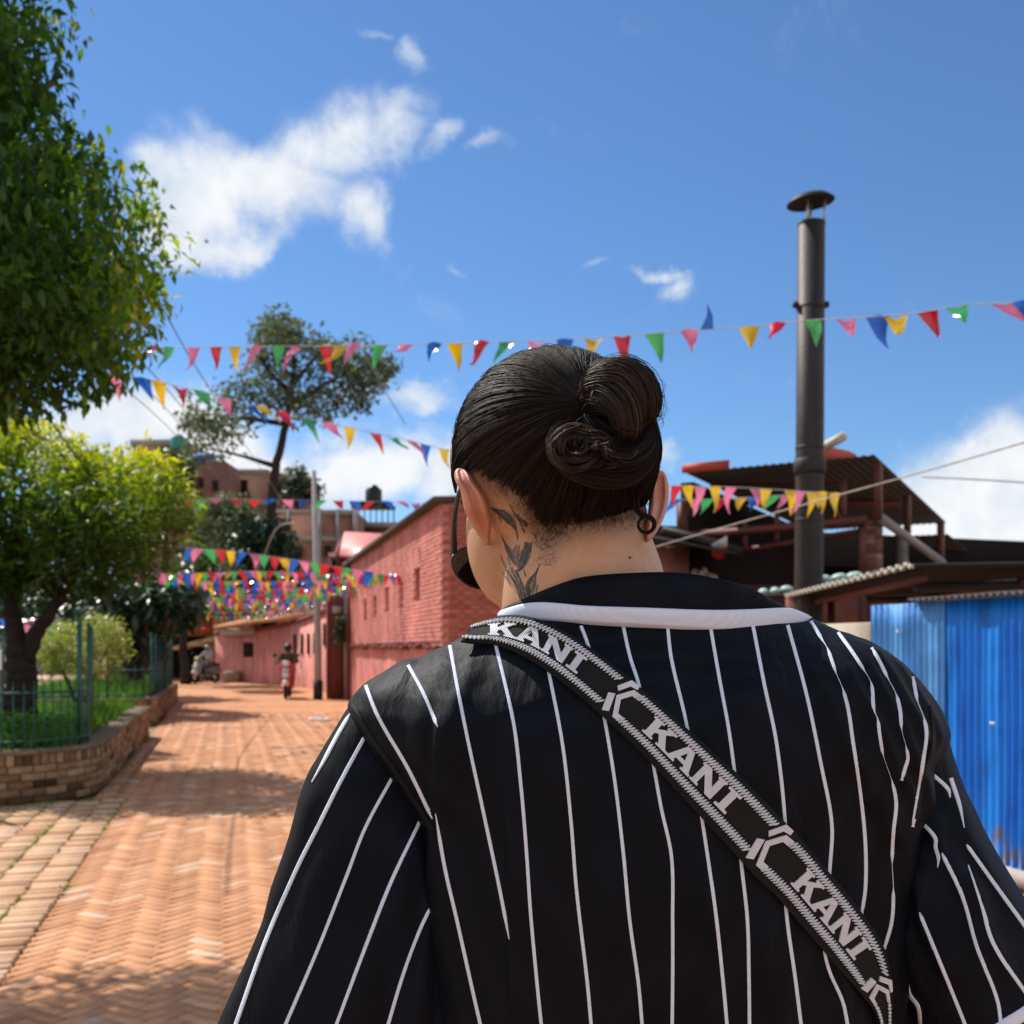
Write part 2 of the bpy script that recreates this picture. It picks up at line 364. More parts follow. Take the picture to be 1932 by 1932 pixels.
def planter(path, inner_far, label, nlim):
    t = thing('brick_planter', path[0], label, 'planter', 'brick planters along the street')
    items = []; d = [0]
    for a, b in zip(path[:-1], path[1:]): d.append(d[-1] + (b - a).length)
    def at(s):
        s = max(0, min(d[-1], s)); i = max(0, min(len(d) - 2, int(np.searchsorted(d, s)) - 1)); a, b = path[i], path[i + 1]
        dr = (b - a).normalized(); return a + dr * (s - d[i]), dr
    rows = [(0.035, .232, .066), (0.109, .232, .066), (0.183, .232, .066), (0.257, .232, .066), (.331, .232, .066)]
    for r_, (zc, st, hh) in enumerate(rows):
        s = (r_ % 2) * st / 2
        while s < d[-1]:
            c, dr = at(s); out = Vector((dr.y, -dr.x, 0)) * OUT
            vs, fs = brick_geo(dr, z3, out, st - random.uniform(.010, .018), hh, .05, .004, .002)
            cc = c + Vector((0, 0, zc)) + out * random.uniform(-.008, .003)
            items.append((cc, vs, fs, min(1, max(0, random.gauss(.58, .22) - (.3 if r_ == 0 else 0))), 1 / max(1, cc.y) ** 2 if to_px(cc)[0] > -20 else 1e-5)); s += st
    s = 0
    while s < d[-1]:                       # soldier course under the coping
        c, dr = at(s); out = Vector((dr.y, -dr.x, 0)) * OUT
        vs, fs = brick_geo(dr, z3, out, .066, .1, .06, .004, .002); cc = c + Vector((0, 0, .421)) + out * random.uniform(-.004, .01)
        items.append((cc, vs, fs, min(1, max(0, random.gauss(.5, .3))), 1 / max(1, cc.y) ** 2 if to_px(cc)[0] > -20 else 1e-5)); s += .079
    core = MB(); cop = MB()
    for a, b in zip(path[:-1], path[1:]):
        dr = (b - a).normalized(); out = Vector((dr.y, -dr.x, 0)) * OUT
        a1, b1 = a - out * .012, b - out * .012; a2, b2 = a - out * .26, b - out * .26
        for u, v, ou, ov, z0, z1, mbx in ((a1, b1, a2, b2, -.05, .47, core), (a + out * .012, b + out * .012, a2 - out * .02, b2 - out * .02, .472, ZT + .012, cop)):
            A = [Vector((q.x, q.y, z)) for z in (z0, z1) for q in (u, v, ov, ou)]
            mbx.add(A, [(3, 2, 1, 0), (4, 5, 6, 7), (0, 1, 5, 4), (2, 3, 7, 6), (1, 2, 6, 5), (3, 0, 4, 7)])
    core.build('wall_core', M_mortar, t); cop.build('coping', M_coping, t)
    so_ = MB(); pts = [Vector((q.x, q.y, ZT - .03)) for q in path] + [Vector((q.x, q.y, ZT - .03)) for q in inner_far]
    so_.add(pts, [tuple(range(len(pts)))]); so_.build('soil', M_soil, t)
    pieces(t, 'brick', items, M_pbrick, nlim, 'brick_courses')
    return t
OUT = -1.0
def fence(path, label, step=.105, post_every=1.25, ph=1.22, bh=.62):
    t = thing('metal_fence', path[0], label, 'fence', 'green metal fences on the planters')
    d = 0; nextp = 0; pos = []
    dp = densify(path, step); lastp = -9; acc = 0; 
    for i, q in enumerate(dp):
        if i: acc += (dp[i] - dp[i - 1]).length
        if acc - lastp >= post_every or i == len(dp) - 1:
            lastp = acc; b = MB(); b.box((q.x, q.y, ZT + ph / 2), (.045, .045, ph), rz=SA); b.tube([(q.x, q.y, ZT + ph), (q.x, q.y, ZT + ph + .03), (q.x, q.y, ZT + ph + .09)], [.028, .03, .003], 8); b.build('post', M_fence, t)
        else:
            b = MB(); b.box((q.x, q.y, ZT + bh / 2 + .01), (.014, .014, bh), rz=SA); b.tube([(q.x, q.y, ZT + bh + .01), (q.x, q.y, ZT + bh + .06)], [.009, .001], 5); b.build('bar', M_fence, t)
    for zz in (ZT + .09, ZT + bh - .06):
        b = MB(); b.tube([(q.x, q.y, zz) for q in dp], .011, 4, flat=1.6); b.build('rail', M_fence, t)
    return t
p1 = densify([S(18.3, -1.28), S(11.6, -1.28)], .3) + arc(11.6, -2.28, 1.0, 0, -PI / 2, 14)[1:] + densify([S(10.6, -2.28), S(10.6, -5.6)], .3)[1:]
planter1 = planter(p1, [S(18.3, -5.6)], 'low brick planter with rounded mossy corner holding the forked tree', 300)
f1 = densify([S(18.1, -2.15), S(12.3, -1.5), S(11.6, -1.42)], .3) + arc(11.6, -2.28, .86, 0, -PI / 2, 14)[1:] + densify([S(10.74, -2.28), S(10.74, -5.5)], .3)[1:]
fence(f1, 'green metal railing with tall posts around the forked tree')
p2 = densify([S(30, -1.35), S(21.5, -1.35)], .3) + arc(21.5, -1.75, .4, 0, -PI / 2, 6)[1:] + densify([S(21.1, -1.75), S(21.1, -4.2)], .3)[1:]
planter2 = planter(p2, [S(30, -4.2)], 'reddish brick planter behind the first one beside the sunny road', 120)
f2 = [S(29.8, -1.5), S(21.5, -1.5), S(21.25, -1.75), S(21.25, -4.1)]
fence(f2, 'dark green metal railing on the farther reddish planter', step=.16)

# ------------------------------------------------------------------ pink brick building on the street
M_pink = mat('pink_paint', (0.68, 0.275, 0.24), 0.85, 0.15, var=0.28, vscale=1.1, bump=0.25, bscale=50)
M_pinkb = mat('pink_brick', (0, 0, 0), 0.85, 0.15, var=0.3, vscale=1.2, bump=0.3, bscale=60, tint=[(0, (0.62, 0.23, 0.195)), (1, (0.72, 0.3, 0.26))])
M_endb = mat('shaded_red_brick', (0, 0, 0), 0.85, 0.2, var=0.2, vscale=1.6, bump=0.4, bscale=50, tint=[(0, (0.44, 0.115, 0.075)), (1, (0.58, 0.19, 0.13))])  # end wall red, darkened so the colour carries its shade
for m_ in (M_pink, M_endb): streaks(m_)
streaks(M_pinkb, (.5, .5, .1), .78)
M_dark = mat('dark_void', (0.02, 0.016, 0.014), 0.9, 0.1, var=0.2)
M_maroon = mat('maroon_paint', (0.16, 0.035, 0.03), 0.6, 0.3, var=0.25, vscale=3)
M_roofdk = mat('roof_slab', (0.10, 0.065, 0.05), 0.85, 0.2, var=0.3, vscale=2)
M_redroof = mat('red_tin', (0.52, 0.15, 0.14), 0.5, 0.4, var=0.2, vscale=1.5)
M_conc = mat('concrete', (0.36, 0.33, 0.31), 0.9, 0.2, var=0.2, vscale=2, bump=0.2, bscale=30)
M_frame = mat('window_timber', (0.09, 0.035, 0.03), 0.7, 0.3, var=0.2)
pk = thing('brick_building', S(16.4, 3.36), 'long pink painted brick building with a red end wall darkened for its shade', 'building')
A0, A1, B0, B1, HT = 16.4, 29.9, 3.36, 6.6, 3.85
wins = [(18.7, .5, 2.36, 2.96), (20.5, .42, 2.3, 2.84), (22.4, .42, 2.28, 2.82), (24.3, .4, 2.22, 2.74), (26.1, .4, 2.2, 2.7)]
wb = MB()
def face_rect(al0, al1, z0, z1, ac=B0 + .02): wb.quad(S(al0, ac, z0), S(al0, ac, z1), S(al1, ac, z1), S(al1, ac, z0))
prev = A0 + .02
for a_, wd, z0, z1 in wins:
    face_rect(prev, a_ - wd / 2, -.1, HT); face_rect(a_ - wd / 2, a_ + wd / 2, -.1, z0); face_rect(a_ - wd / 2, a_ + wd / 2, z1, HT); prev = a_ + wd / 2
    for (u0, v0, u1, v1) in ((a_ - wd / 2, z0, a_ - wd / 2, z1), (a_ + wd / 2, z0, a_ + wd / 2, z1), (a_ - wd / 2, z0, a_ + wd / 2, z0), (a_ - wd / 2, z1, a_ + wd / 2, z1)):
        wb.quad(S(u0, B0 + .02, v0), S(u1, B0 + .02, v1), S(u1, B0 + .3, v1), S(u0, B0 + .3, v0))
face_rect(prev, A1, -.1, HT)
wb.quad(S(A0 + .02, B0 + .02, -.1), S(A0 + .02, B1, -.1), S(A0 + .02, B1, HT + .2), S(A0 + .02, B0 + .02, HT))
wb.quad(S(A1, B0 + .02, -.1), S(A1, B1, -.1), S(A1, B1, HT), S(A1, B0 + .02, HT)); wb.quad(S(A0, B1, -.1), S(A1, B1, -.1), S(A1, B1, HT), S(A0, B1, HT))
wb.build('wall', M_pink, pk)
for a_, wd, z0, z1 in wins:
    fr = MB(); zc = (z0 + z1) / 2
    for da, dz, sa, sz in ((-wd / 2 + .025, 0, .05, z1 - z0), (wd / 2 - .025, 0, .05, z1 - z0), (0, (z1 - z0) / 2 - .025, wd - .1, .05), (0, -(z1 - z0) / 2 + .025, wd - .1, .05), (0, 0, .03, z1 - z0 - .1)):
        fr.box(S(a_ + da, B0 + .16, zc + dz), (.05, sa, sz), rz=SA)
    f_ = fr.build('window', M_frame, pk)
    pn = MB(); pn.box(S(a_, B0 + .24, zc), (.02, wd, z1 - z0), rz=SA); pn.build('pane', M_dark, f_)
items = []
ez = -p3
for r_ in range(0, 51):
    z = .04 + r_ * .076; s = A0 + .1 + (r_ % 2) * .118
    while s < A1 - .1:
        if not any(abs(s - a_) < wd / 2 + .1 and z0 - .03 < z < z1 + .03 for a_, wd, z0, z1 in wins) and z > 1.62:
            vs, fs = brick_geo(r3, z3, ez, .222, .066, .02, .003)
            items.append((S(s, B0 + random.uniform(-.006, .006), z), vs, fs, random.random(), (1 / s ** 2) if S(s, B0)[0] / S(s, B0)[1] < -.07 else 1e-6))
        s += .236
for r_ in range(0, 58):
    z = .04 + r_ * .076; s = B0 + .12 + (r_ % 2) * .118
    while s < B1 - .1:
        if z < HT - .05 + (s - B0) * .07:
            vs, fs = brick_geo(p3, z3, -r3, .222, .066, .02, .003)
            items.append((S(A0 + random.uniform(-.005, .005), s, z), vs, fs, random.random() * .98, 2.0 / A0 ** 2 if (s - B0 < 2.3 and 1.5 < z < 3.3) else 1e-6))
        s += .236
itl = [i for i in items if i[4] < 1.9 / A0 ** 2 and abs((i[1][9] - i[1][8]).normalized().dot(r3)) > .5]
ite = [i for i in items if not abs((i[1][9] - i[1][8]).normalized().dot(r3)) > .5]
pieces(pk, 'brick', itl, M_pinkb, 160, 'street_face_courses'); pieces(pk, 'brick', ite, M_endb, 140, 'end_wall_courses')
rs = MB(); rs.add([S(A0 - .12, B0 - .16, HT), S(A1 + .1, B0 - .16, HT), S(A1 + .1, B1, HT + .2), S(A0 - .12, B1, HT + .2), S(A0 - .12, B0 - .16, HT + .1), S(A1 + .1, B0 - .16, HT + .1), S(A1 + .1, B1, HT + .3), S(A0 - .12, B1, HT + .3)], [(3, 2, 1, 0), (4, 5, 6, 7), (0, 1, 5, 4), (1, 2, 6, 5), (2, 3, 7, 6), (3, 0, 4, 7)])
rs.build('roof', M_roofdk, pk)
lg = MB()
s = A0 + .1
while s < A1 - .2:                     # ragged ledge at eye level
    l_ = random.uniform(.25, .5); lg.box(S(s + l_ / 2, B0 - .04, 1.53 + random.uniform(-.03, .03)), (random.uniform(.08, .16), l_ * .95, random.uniform(.05, .1)), rz=SA); s += l_
lg.build('ledge', M_maroon, pk)
dp_ = MB(); dp_.tube([S(29.2, B0 - .07, 0), S(29.2, B0 - .07, HT)], .05, 8); dp_.build('drain_pipe', M_maroon, pk)

gp = thing('gate_pillar', S(30.2, 3.2), 'tall dark maroon gate pillar at the end of the pink building', 'pillar')
b = MB(); b.box(S(30.35, 3.1, 1.75), (.62, .5, 3.5), rz=SA, bev=.02); b.build('shaft', M_maroon, gp)
b = MB(); b.tube([S(30.05, 3.3, 0), S(30.05, 3.3, 3.2)], .05, 8); b.build('drain_pipe', M_conc, gp)
b = MB(); b.box(S(30.04, 3.05, 2.6), (.26, .04, .2), rz=SA, bev=.01); b.build('name_plate', mat('plate_grey', (.45, .42, .4), .6), gp)
gc = thing('gate_roof', S(30.5, 3.2), 'small pink tin gable roof over the maroon gate', 'roof')
b = MB()
e0, e1, rg0, rg1 = P(640, 1045, 30), P(742, 1062, 29), P(650, 1003, 31.5), P(745, 1008, 31)
b.prism([e0, e1, rg1, rg0], (0, 0, -.09)); bk0, bk1 = P(632, 1040, 33), P(735, 1050, 33); b.build('roof_sheet', M_redroof, gc)
b = MB(); b.prism([rg0 + Vector((0, .05, 0)), rg1 + Vector((0, .05, 0)), bk1, bk0], (0, 0, -.09)); b.build('roof_sheet', M_redroof, gc)
b = MB(); b.box(P(640, 1075, 31), (.5, 1.0, .95)); b.box(P(628, 1095, 30.6), (.2, .2, 1.4)); b.build('gable_wall', M_maroon, gc)
b = MB(); b.tube([P(672, 1100, 29.2), P(685, 1052, 29.0)], .14, 8); b.build('strut', mat('strut_blue_grey', (.25, .3, .36), .5), gc)

# curved pink wall beyond the gate
cw = thing('curved_wall', S(31, 3.3), 'curving pink plastered wall with slit windows beyond the gate', 'wall')
cpts = smooth_path([S(30.9, 3.3), S(35, 3.15), S(39, 2.75), S(42.5, 2.1), S(45.2, 1.2), S(46.6, .1), S(47.2, -.55)], 60)
b = MB(); n = len(cpts)
tops = [2.85 - .75 * (i / (n - 1)) ** 1.2 for i in range(n)]
for i in range(n - 1):
    a_, c_ = Vector(cpts[i]), Vector(cpts[i + 1]); nn = Vector((c_.y - a_.y, -(c_.x - a_.x), 0)).normalized() * .3
    b.add([a_ + Vector((0, 0, -.1)), c_ + Vector((0, 0, -.1)), c_ + Vector((0, 0, tops[i + 1])), a_ + Vector((0, 0, tops[i])), a_ + nn + Vector((0, 0, -.1)), c_ + nn + Vector((0, 0, -.1)), c_ + nn + Vector((0, 0, tops[i + 1])), a_ + nn + Vector((0, 0, tops[i]))],
          [(0, 1, 2, 3), (5, 4, 7, 6), (3, 2, 6, 7)])
b.build('wall', M_pink, cw)
b = MB(); b.tube([Vector(c_) + Vector((0, 0, t_ + .03)) for c_, t_ in zip(cpts, tops)], .09, 6); b.build('coping', M_maroon, cw)
for i in (8, 14, 21, 25, 29, 33):
    c_ = Vector(cpts[i]); dr = (Vector(cpts[i + 1]) - c_).normalized(); b = MB()
    b.box(c_ + Vector((0, 0, 1.55 + (.4 if i < 20 else .1))), (.3, .1, .75), rz=math.atan2(dr.y, dr.x)); b.build('window', M_dark, cw)
c_ = Vector(cpts[52]); dr = (Vector(cpts[53]) - c_).normalized(); rz_ = math.atan2(dr.y, dr.x)
b = MB(); b.box(c_ + Vector((0, 0, 1.42)), (.62, .1, .62), rz=rz_); o_ = b.build('window', M_dark, cw)
b = MB()
for dx in (-.16, 0, .16): b.box(c_ + dr * dx + Vector((0, -.06, 1.42)), (.02, .02, .6), rz=rz_)
b.build('window_bar', M_frame, o_)
b = MB(); b.box(c_ + dr * .6 + Vector((0, -.1, 2.2)), (2.2, .3, .3), rz=rz_); b.build('lintel', M_conc, cw)
b = MB(); a_, c2 = Vector(cpts[30]), Vector(cpts[58]); b.prism([a_ + Vector((0, 0, 2.6)), c2 + Vector((-.3, 0, 2.35)), c2 + Vector((1.5, 4, 3.2)), a_ + Vector((2.5, 3, 3.2))], (0, 0, .1)); b.build('roof', mat('orange_tile', (.42, .17, .08), .85, var=.3, vscale=3), cw)

# market front at the end of the street
M_ochre = mat('ochre_brick', (0.42, 0.19, 0.08), 0.85, var=0.25, vscale=3, bump=.3, bscale=20)
M_tan = mat('tan_canvas', (0.5, 0.32, 0.14), 0.8, var=0.15)
M_stone = mat('stone_block', (0.33, 0.26, 0.2), 0.9, var=0.3, vscale=3, bump=.3, bscale=15)
mk = thing('market_building', P(380, 1285, 47), 'dark open fronted market building with three tan awnings', 'building')
def pbox(mb, x0, x1, y0, y1, Y, dep): # box spanning those picture extents, its front at depth Y
    a, c = P(x0, y1, Y), P(x1, y0, Y); mb.box(((a.x + c.x) / 2, Y + dep / 2, (a.z + c.z) / 2), (abs(c.x - a.x), dep, abs(c.z - a.z)))
b = MB(); pbox(b, 402, 446, 1165, 1290, 47.0, 3); pbox(b, 200, 446, 1158, 1200, 48.0, 3); b.build('wall', M_ochre, mk)
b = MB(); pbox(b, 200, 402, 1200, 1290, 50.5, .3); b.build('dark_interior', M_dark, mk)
for x0, x1, y in ((320, 352, 1222), (348, 388, 1215), (380, 414, 1207)):
    b = MB(); a, c = P(x0, y, 46), P(x1, y, 46); b.prism([a, c, c + Vector((.2, 1.6, .25)), a + Vector((.2, 1.6, .25))], (0, 0, -.1)); b.build('awning', M_tan, mk)
for x0, x1 in ((298, 303), (345, 349), (388, 392)):
    b = MB(); pbox(b, x0, x1, 1200, 1288, 47.4, .15); b.build('post', M_maroon, mk)
b = MB(); pbox(b, 180, 450, 1140, 1160, 46.8, 4.5); b.build('roof', M_roofdk, mk)
b = MB(); pbox(b, 424, 430, 1205, 1216, 46.95, .03); b.build('notice', mat('notice_white', (.75, .75, .78), .6), mk)
sg = MB(); pbox(sg, 379, 395, 1184, 1191, 45.8, .06); tag(sg.build('shop_sign', mat('sign_red', (.6, .02, .03), .5)), 'small bright red sign board hanging over the market front', 'sign')
for k, (x0, x1, y0, y1, Y, lb) in enumerate(((356, 373, 1266, 1287, 44, 'low stone block left of the grey motorbike'), (421, 449, 1266, 1287, 44, 'wide stone block at the foot of the pink wall'))):
    b = MB(); a, c = P(x0, y0, Y), P(x1, y1, Y); b.box(((a.x + c.x) / 2, Y + .3, (a.z - .02) / 2), (c.x - a.x, .6, a.z), bev=.04)
    tag(b.build('stone_block', M_stone), lb, 'stone block', 'stone blocks at the end of the street')

# ------------------------------------------------------------------ houses on the rise behind
M_brown = mat('brown_brick', (0.2, 0.095, 0.07), 0.9, var=0.25, vscale=1.2, bump=.3, bscale=8)
M_brick2 = mat('infill_brick', (0.30, 0.14, 0.10), 0.9, var=0.2, vscale=1.2, bump=.3, bscale=8)
M_greycon = mat('weathered_concrete', (0.27, 0.25, 0.23), 0.9, var=0.2, vscale=1)
M_bluesh = mat('blue_sheet', (0.05, 0.12, 0.33), 0.5, var=0.2)
M_tank = mat('green_tank', (0.02, 0.2, 0.15), 0.5)
M_black = mat('black_plastic', (0.015, 0.015, 0.017), 0.4)
hb = thing('house', P(630, 1222, 60), 'unfinished house of brick infill between grey concrete columns', 'house')
def hbox(name, m, x0, x1, y0, y1, Y, dep, par):
    b = MB(); pbox(b, x0, x1, y0, y1, Y, dep); return b.build(name, m, par)
hbox('wall', M_brick2, 505, 672, 965, 1270, 60.2, 7, hb)
for x in (512, 541, 600, 634, 666): hbox('column', M_greycon, x, x + 6, 960, 1270, 60.0, .5, hb)
for y in (962, 1012, 1068, 1130): hbox('floor_beam', M_greycon, 505, 672, y, y + 9, 60.05, .5, hb)
for x, y in ((556, 1030), (612, 1028), (560, 1090)):
    o_ = hbox('window', M_frame, x, x + 14, y, y + 22, 59.95, .3, hb); hbox('pane', M_dark, x + 2, x + 12, y + 2, y + 20, 59.92, .1, o_)
h2 = thing('house', P(330, 1222, 72), 'tall dark brown brick house with blue sheeting on its roof', 'house')
hbox('wall', M_brown, 285, 425, 870, 1270, 72, 10, h2); hbox('wall', M_brown, 250, 345, 838, 1270, 73.5, 8, h2); hbox('roof_slab', M_greycon, 245, 350, 829, 840, 73.2, 9, h2)
hbox('floor_beam', M_greycon, 285, 428, 945, 953, 71.9, 1, h2)
b = MB(); a_, c_ = P(343, 857, 71.5), P(384, 862, 71.5); b.prism([a_, c_, c_ + Vector((0, 4, .9)), a_ + Vector((0, 4, .9))], (0, 0, -.25)); pbox(b, 343, 382, 858, 872, 71.6, 3); b.build('sheeting', M_bluesh, h2)
for x, y in ((372, 900), (400, 905), (300, 890)):
    o_ = hbox('window', M_frame, x, x + 12, y, y + 20, 71.9, .3, h2); hbox('pane', M_dark, x + 2, x + 10, y + 2, y + 18, 71.85, .1, o_)
def tank(x, y, r, Y, m, label):
    c = P(x, y, Y); b = MB(); b.tube([c + Vector((0, 0, -r * 1.1)), c + Vector((0, 0, -r)), c + Vector((0, 0, r * .8)), c + Vector((0, 0, r * 1.15)), c + Vector((0, 0, r * 1.3))], [r * .98, r, r, r * .55, r * .5], 14)
    t = thing('water_tank', c - Vector((0, 0, r * 1.1)), label, 'water tank', 'roof water tanks'); b.build('tank_body', m, t, smooth=False)
    b = MB(); b.cyl(c + Vector((0, 0, r * 1.33)), r * .35, r * .12, 12); b.build('lid', M_black, t)
tank(337, 840, .55, 72, M_tank, 'green water tank on the dark brown house'); tank(705, 937, .5, 62, M_black, 'black water tank on the flat roof right of the pole')
h3 = thing('house', P(490, 1222, 76), 'brown brick house half hidden behind the tall thin tree', 'house')
hbox('wall', M_brown, 415, 565, 893, 1270, 76, 8, h3); hbox('roof_slab', M_greycon, 410, 505, 885, 894, 75.7, 9, h3); hbox('floor_beam', M_greycon, 415, 530, 945, 953, 75.9, 1, h3)
for x in (428, 455, 520): o_ = hbox('window', M_frame, x, x + 12, 905, 928, 75.9, .3, h3); hbox('pane', M_dark, x + 2, x + 10, 907, 926, 75.85, .1, o_)
h4 = thing('house', P(700, 1222, 64), 'low dark house with a flat balcony roof behind the gate', 'house')
hbox('wall', M_brown, 672, 748, 990, 1270, 64, 6, h4); hbox('balcony_slab', M_greycon, 662, 752, 985, 993, 63.2, 7, h4)
for k in range(8): hbox('railing_bar', M_black, 665 + k * 11, 667 + k * 11, 958, 985, 63.3, .06, h4)
hbox('railing', M_black, 662, 746, 955, 959, 63.3, .08, h4); hbox('canopy', M_black, 660, 735, 945, 951, 63.6, 3, h4)
h5 = thing('house', P(40, 1222, 62), 'pale plastered house glimpsed left of the forked tree trunk', 'house')
hbox('wall', mat('pale_plaster', (.4, .38, .33), .9), -320, 60, 1085, 1290, 62, 6, h5); hbox('roof_slab', M_greycon, -330, 75, 1072, 1086, 61.6, 8, h5)
for x in (-60, -10, 25): o_ = hbox('window', M_frame, x, x + 16, 1115, 1150, 61.9, .3, h5); hbox('pane', M_dark, x + 2, x + 14, 1117, 1148, 61.85, .1, o_)
gl = MB(); gl.quad(P(-900, 1262, 72), P(100, 1262, 72), Vector((-3, 19, -.02)), Vector((-26, 19, -.02)))
# right of the planters: paved yard behind them
yd = MB(); yd.quad(S(18.5, -20, -.035), S(18.5, -1.3, -.035), S(62, -1.3, -.035), S(62, -40, -.035)); tag(yd.build('paved_yard', mat('yard_paving', (.5, .34, .22), .9, var=.2, vscale=2)), kind='structure')

# ------------------------------------------------------------------ right side: blue fence, awning, chimney, shed
def mat_blue():
    m, n, b = new_mat('blue_corrugated'); N = n.nodes.new; L = n.links.new
    t = N('ShaderNodeTexCoord'); z = N('ShaderNodeTexNoise'); z.inputs['Scale'].default_value = 3.5; z.inputs['Detail'].default_value = 8; L(t.outputs['Object'], z.inputs['Vector'])
    mp = N('ShaderNodeMapping'); mp.inputs['Scale'].default_value = (14, 14, 1.1); L(t.outputs['Object'], mp.inputs['Vector'])
    z2 = N('ShaderNodeTexNoise'); z2.inputs['Scale'].default_value = 1.5; z2.inputs['Detail'].default_value = 6; L(mp.outputs[0], z2.inputs['Vector'])
    ad = N('ShaderNodeMath'); ad.operation = 'MULTIPLY_ADD'; L(z2.outputs['Fac'], ad.inputs[0]); ad.inputs[1].default_value = .55; 
    mu = N('ShaderNodeMath'); mu.operation = 'MULTIPLY'; L(z.outputs['Fac'], mu.inputs[0]); mu.inputs[1].default_value = .45; L(mu.outputs[0], ad.inputs[2])
    r = N('ShaderNodeValToRGB'); L(ad.outputs[0], r.inputs[0]); e = r.color_ramp.elements
    e[0].position = .3; e[0].color = (.003, .08, .36, 1); e[1].position = .95; e[1].color = (.06, .3, .65, 1)
    k = e.new(.5); k.color = (.002, .185, .72, 1); k = e.new(.66); k.color = (.006, .23, .76, 1)
    z3_ = N('ShaderNodeTexNoise'); z3_.inputs['Scale'].default_value = 5; z3_.inputs['Detail'].default_value = 9; z3_.inputs['Roughness'].default_value = .75; L(t.outputs['Object'], z3_.inputs['Vector'])
    sx = N('ShaderNodeSeparateXYZ'); L(t.outputs['Object'], sx.inputs[0]); hm = N('ShaderNodeMapRange'); L(sx.outputs[2], hm.inputs['Value']); hm.inputs['From Min'].default_value = 0; hm.inputs['From Max'].default_value = .5; hm.inputs['To Min'].default_value = .2; hm.inputs['To Max'].default_value = 0
    dm = N('ShaderNodeMath'); dm.operation = 'ADD'; L(z3_.outputs['Fac'], dm.inputs[0]); L(hm.outputs[0], dm.inputs[1]); dr2 = N('ShaderNodeValToRGB'); L(dm.outputs[0], dr2.inputs[0]); dr2.color_ramp.elements[0].position = .64; dr2.color_ramp.elements[1].position = .78
    mxd = N('ShaderNodeMix'); mxd.data_type = 'RGBA'; L(dr2.outputs[0], mxd.inputs[0]); L(r.outputs[0], mxd.inputs[6]); mxd.inputs[7].default_value = (.16, .13, .11, 1)
    L(mxd.outputs[2], b.inputs['Base Color']); b.inputs['Roughness'].default_value = .48; b.inputs['Specular IOR Level'].default_value = .35
    return m
M_blue = mat_blue()
M_bluefade = mat('faded_blue', (0.075, 0.27, 0.62), 0.6, var=0.25, vscale=4, bump=.1)
M_cream = mat('cream_plaster', (0.66, 0.58, 0.45), 0.9, var=0.12, vscale=2, bump=.2)
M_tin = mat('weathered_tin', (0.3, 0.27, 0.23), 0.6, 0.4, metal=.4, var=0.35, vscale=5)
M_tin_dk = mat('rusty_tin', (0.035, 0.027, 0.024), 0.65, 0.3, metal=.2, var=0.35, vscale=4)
M_steel = mat('red_oxide_steel', (0.12, 0.035, 0.028), 0.6, 0.3, var=0.25, vscale=6)
M_stove = mat('sooty_pipe', (0.036, 0.028, 0.027), 0.6, 0.4, metal=.3, var=0.35, vscale=4, bump=.15, bscale=20)
streaks(M_stove, (3, 3, .18), .6, 1.05); streaks(M_cream, (2, 2, .5), .85, 1.03)
M_stovedk = mat('sooty_collar', (0.03, 0.027, 0.026), 0.6, 0.3, metal=.2, var=0.3)
def corr_sheet(o, u, v, nrm, pitch, amp, th, name, m, par, nv=2, zig=0.0, dent=0.0):
    """corrugated sheet from corner o along u (corrugations repeat along u) and v; zig: ragged end"""
    nu = max(4, int(u.length / pitch) * 8); V = []
    for side in (0, 1):
        for i in range(nu + 1):
            a = amp * (1 + dent * math.sin(i * .13 + o.x * 9)) * math.sin(2 * PI * i / 8) - side * th; 
            for j in range(nv + 1):
                t = j / nv; V.append(o + u * (i / nu) + v * t + nrm * (a + dent * .012 * math.sin(t * 5 + i * .05 + o.y * 7) * math.sin(i * .021 + t * 3)))
    k = nv + 1; n1 = (nu + 1) * k; Fs = []
    for s in (0, 1):
        for i in range(nu):
            for j in range(nv):
                q = (s * n1 + i * k + j, s * n1 + (i + 1) * k + j, s * n1 + (i + 1) * k + j + 1, s * n1 + i * k + j + 1); Fs.append(q if s == 0 else q[::-1])
    for i in range(nu):
        for j in (0, nv): Fs.append((i * k + j, (i + 1) * k + j, n1 + (i + 1) * k + j, n1 + i * k + j))
    for j in range(nv):
        for i in (0, nu): Fs.append((i * k + j, i * k + j + 1, n1 + i * k + j + 1, n1 + i * k + j))
    loc = o; me = mesh_np(name, np.array([tuple(x - loc) for x in V]), Fs)
    ob = link(name, me, m, par, loc, smooth=True); return ob
bf = thing('corrugated_fence', S(6, 4.87), 'bright blue corrugated metal fence under a ragged tin eave', 'fence')
ALF = 7.0                                          # far end of the fence along the street
pan = [(ALF - .86, ALF, M_bluefade), (ALF - 1.72, ALF - .84, M_blue), (ALF - 2.58, ALF - 1.7, M_blue), (ALF - 3.44, ALF - 2.56, M_blue), (ALF - 4.3, ALF - 3.42, M_blue), (ALF - 5.2, ALF - 4.28, M_blue)]
for i, (a0, a1, m) in enumerate(pan):
    corr_sheet(S(a0, 4.87 + (.012 if i % 2 else 0), .08), r3 * (a1 - a0), Vector((0, 0, 1.75)), -p3, .066, .011, .0015, 'sheet', m, bf, nv=10, dent=.55)
b = MB(); 
for zz in (.35, 1.0, 1.65): b.box(S(ALF - 2.6, 4.93, zz), (.05, 5.2, .06), rz=SA)
b.build('rail', M_steel, bf)
b = MB(); b.box(S(ALF - 2.6, 4.9, .03), (.14, 5.2, .1), rz=SA); b.build('plinth', M_conc, bf)
M_nail = mat('nail_grey', (.5, .52, .56), .4, metal=.6)
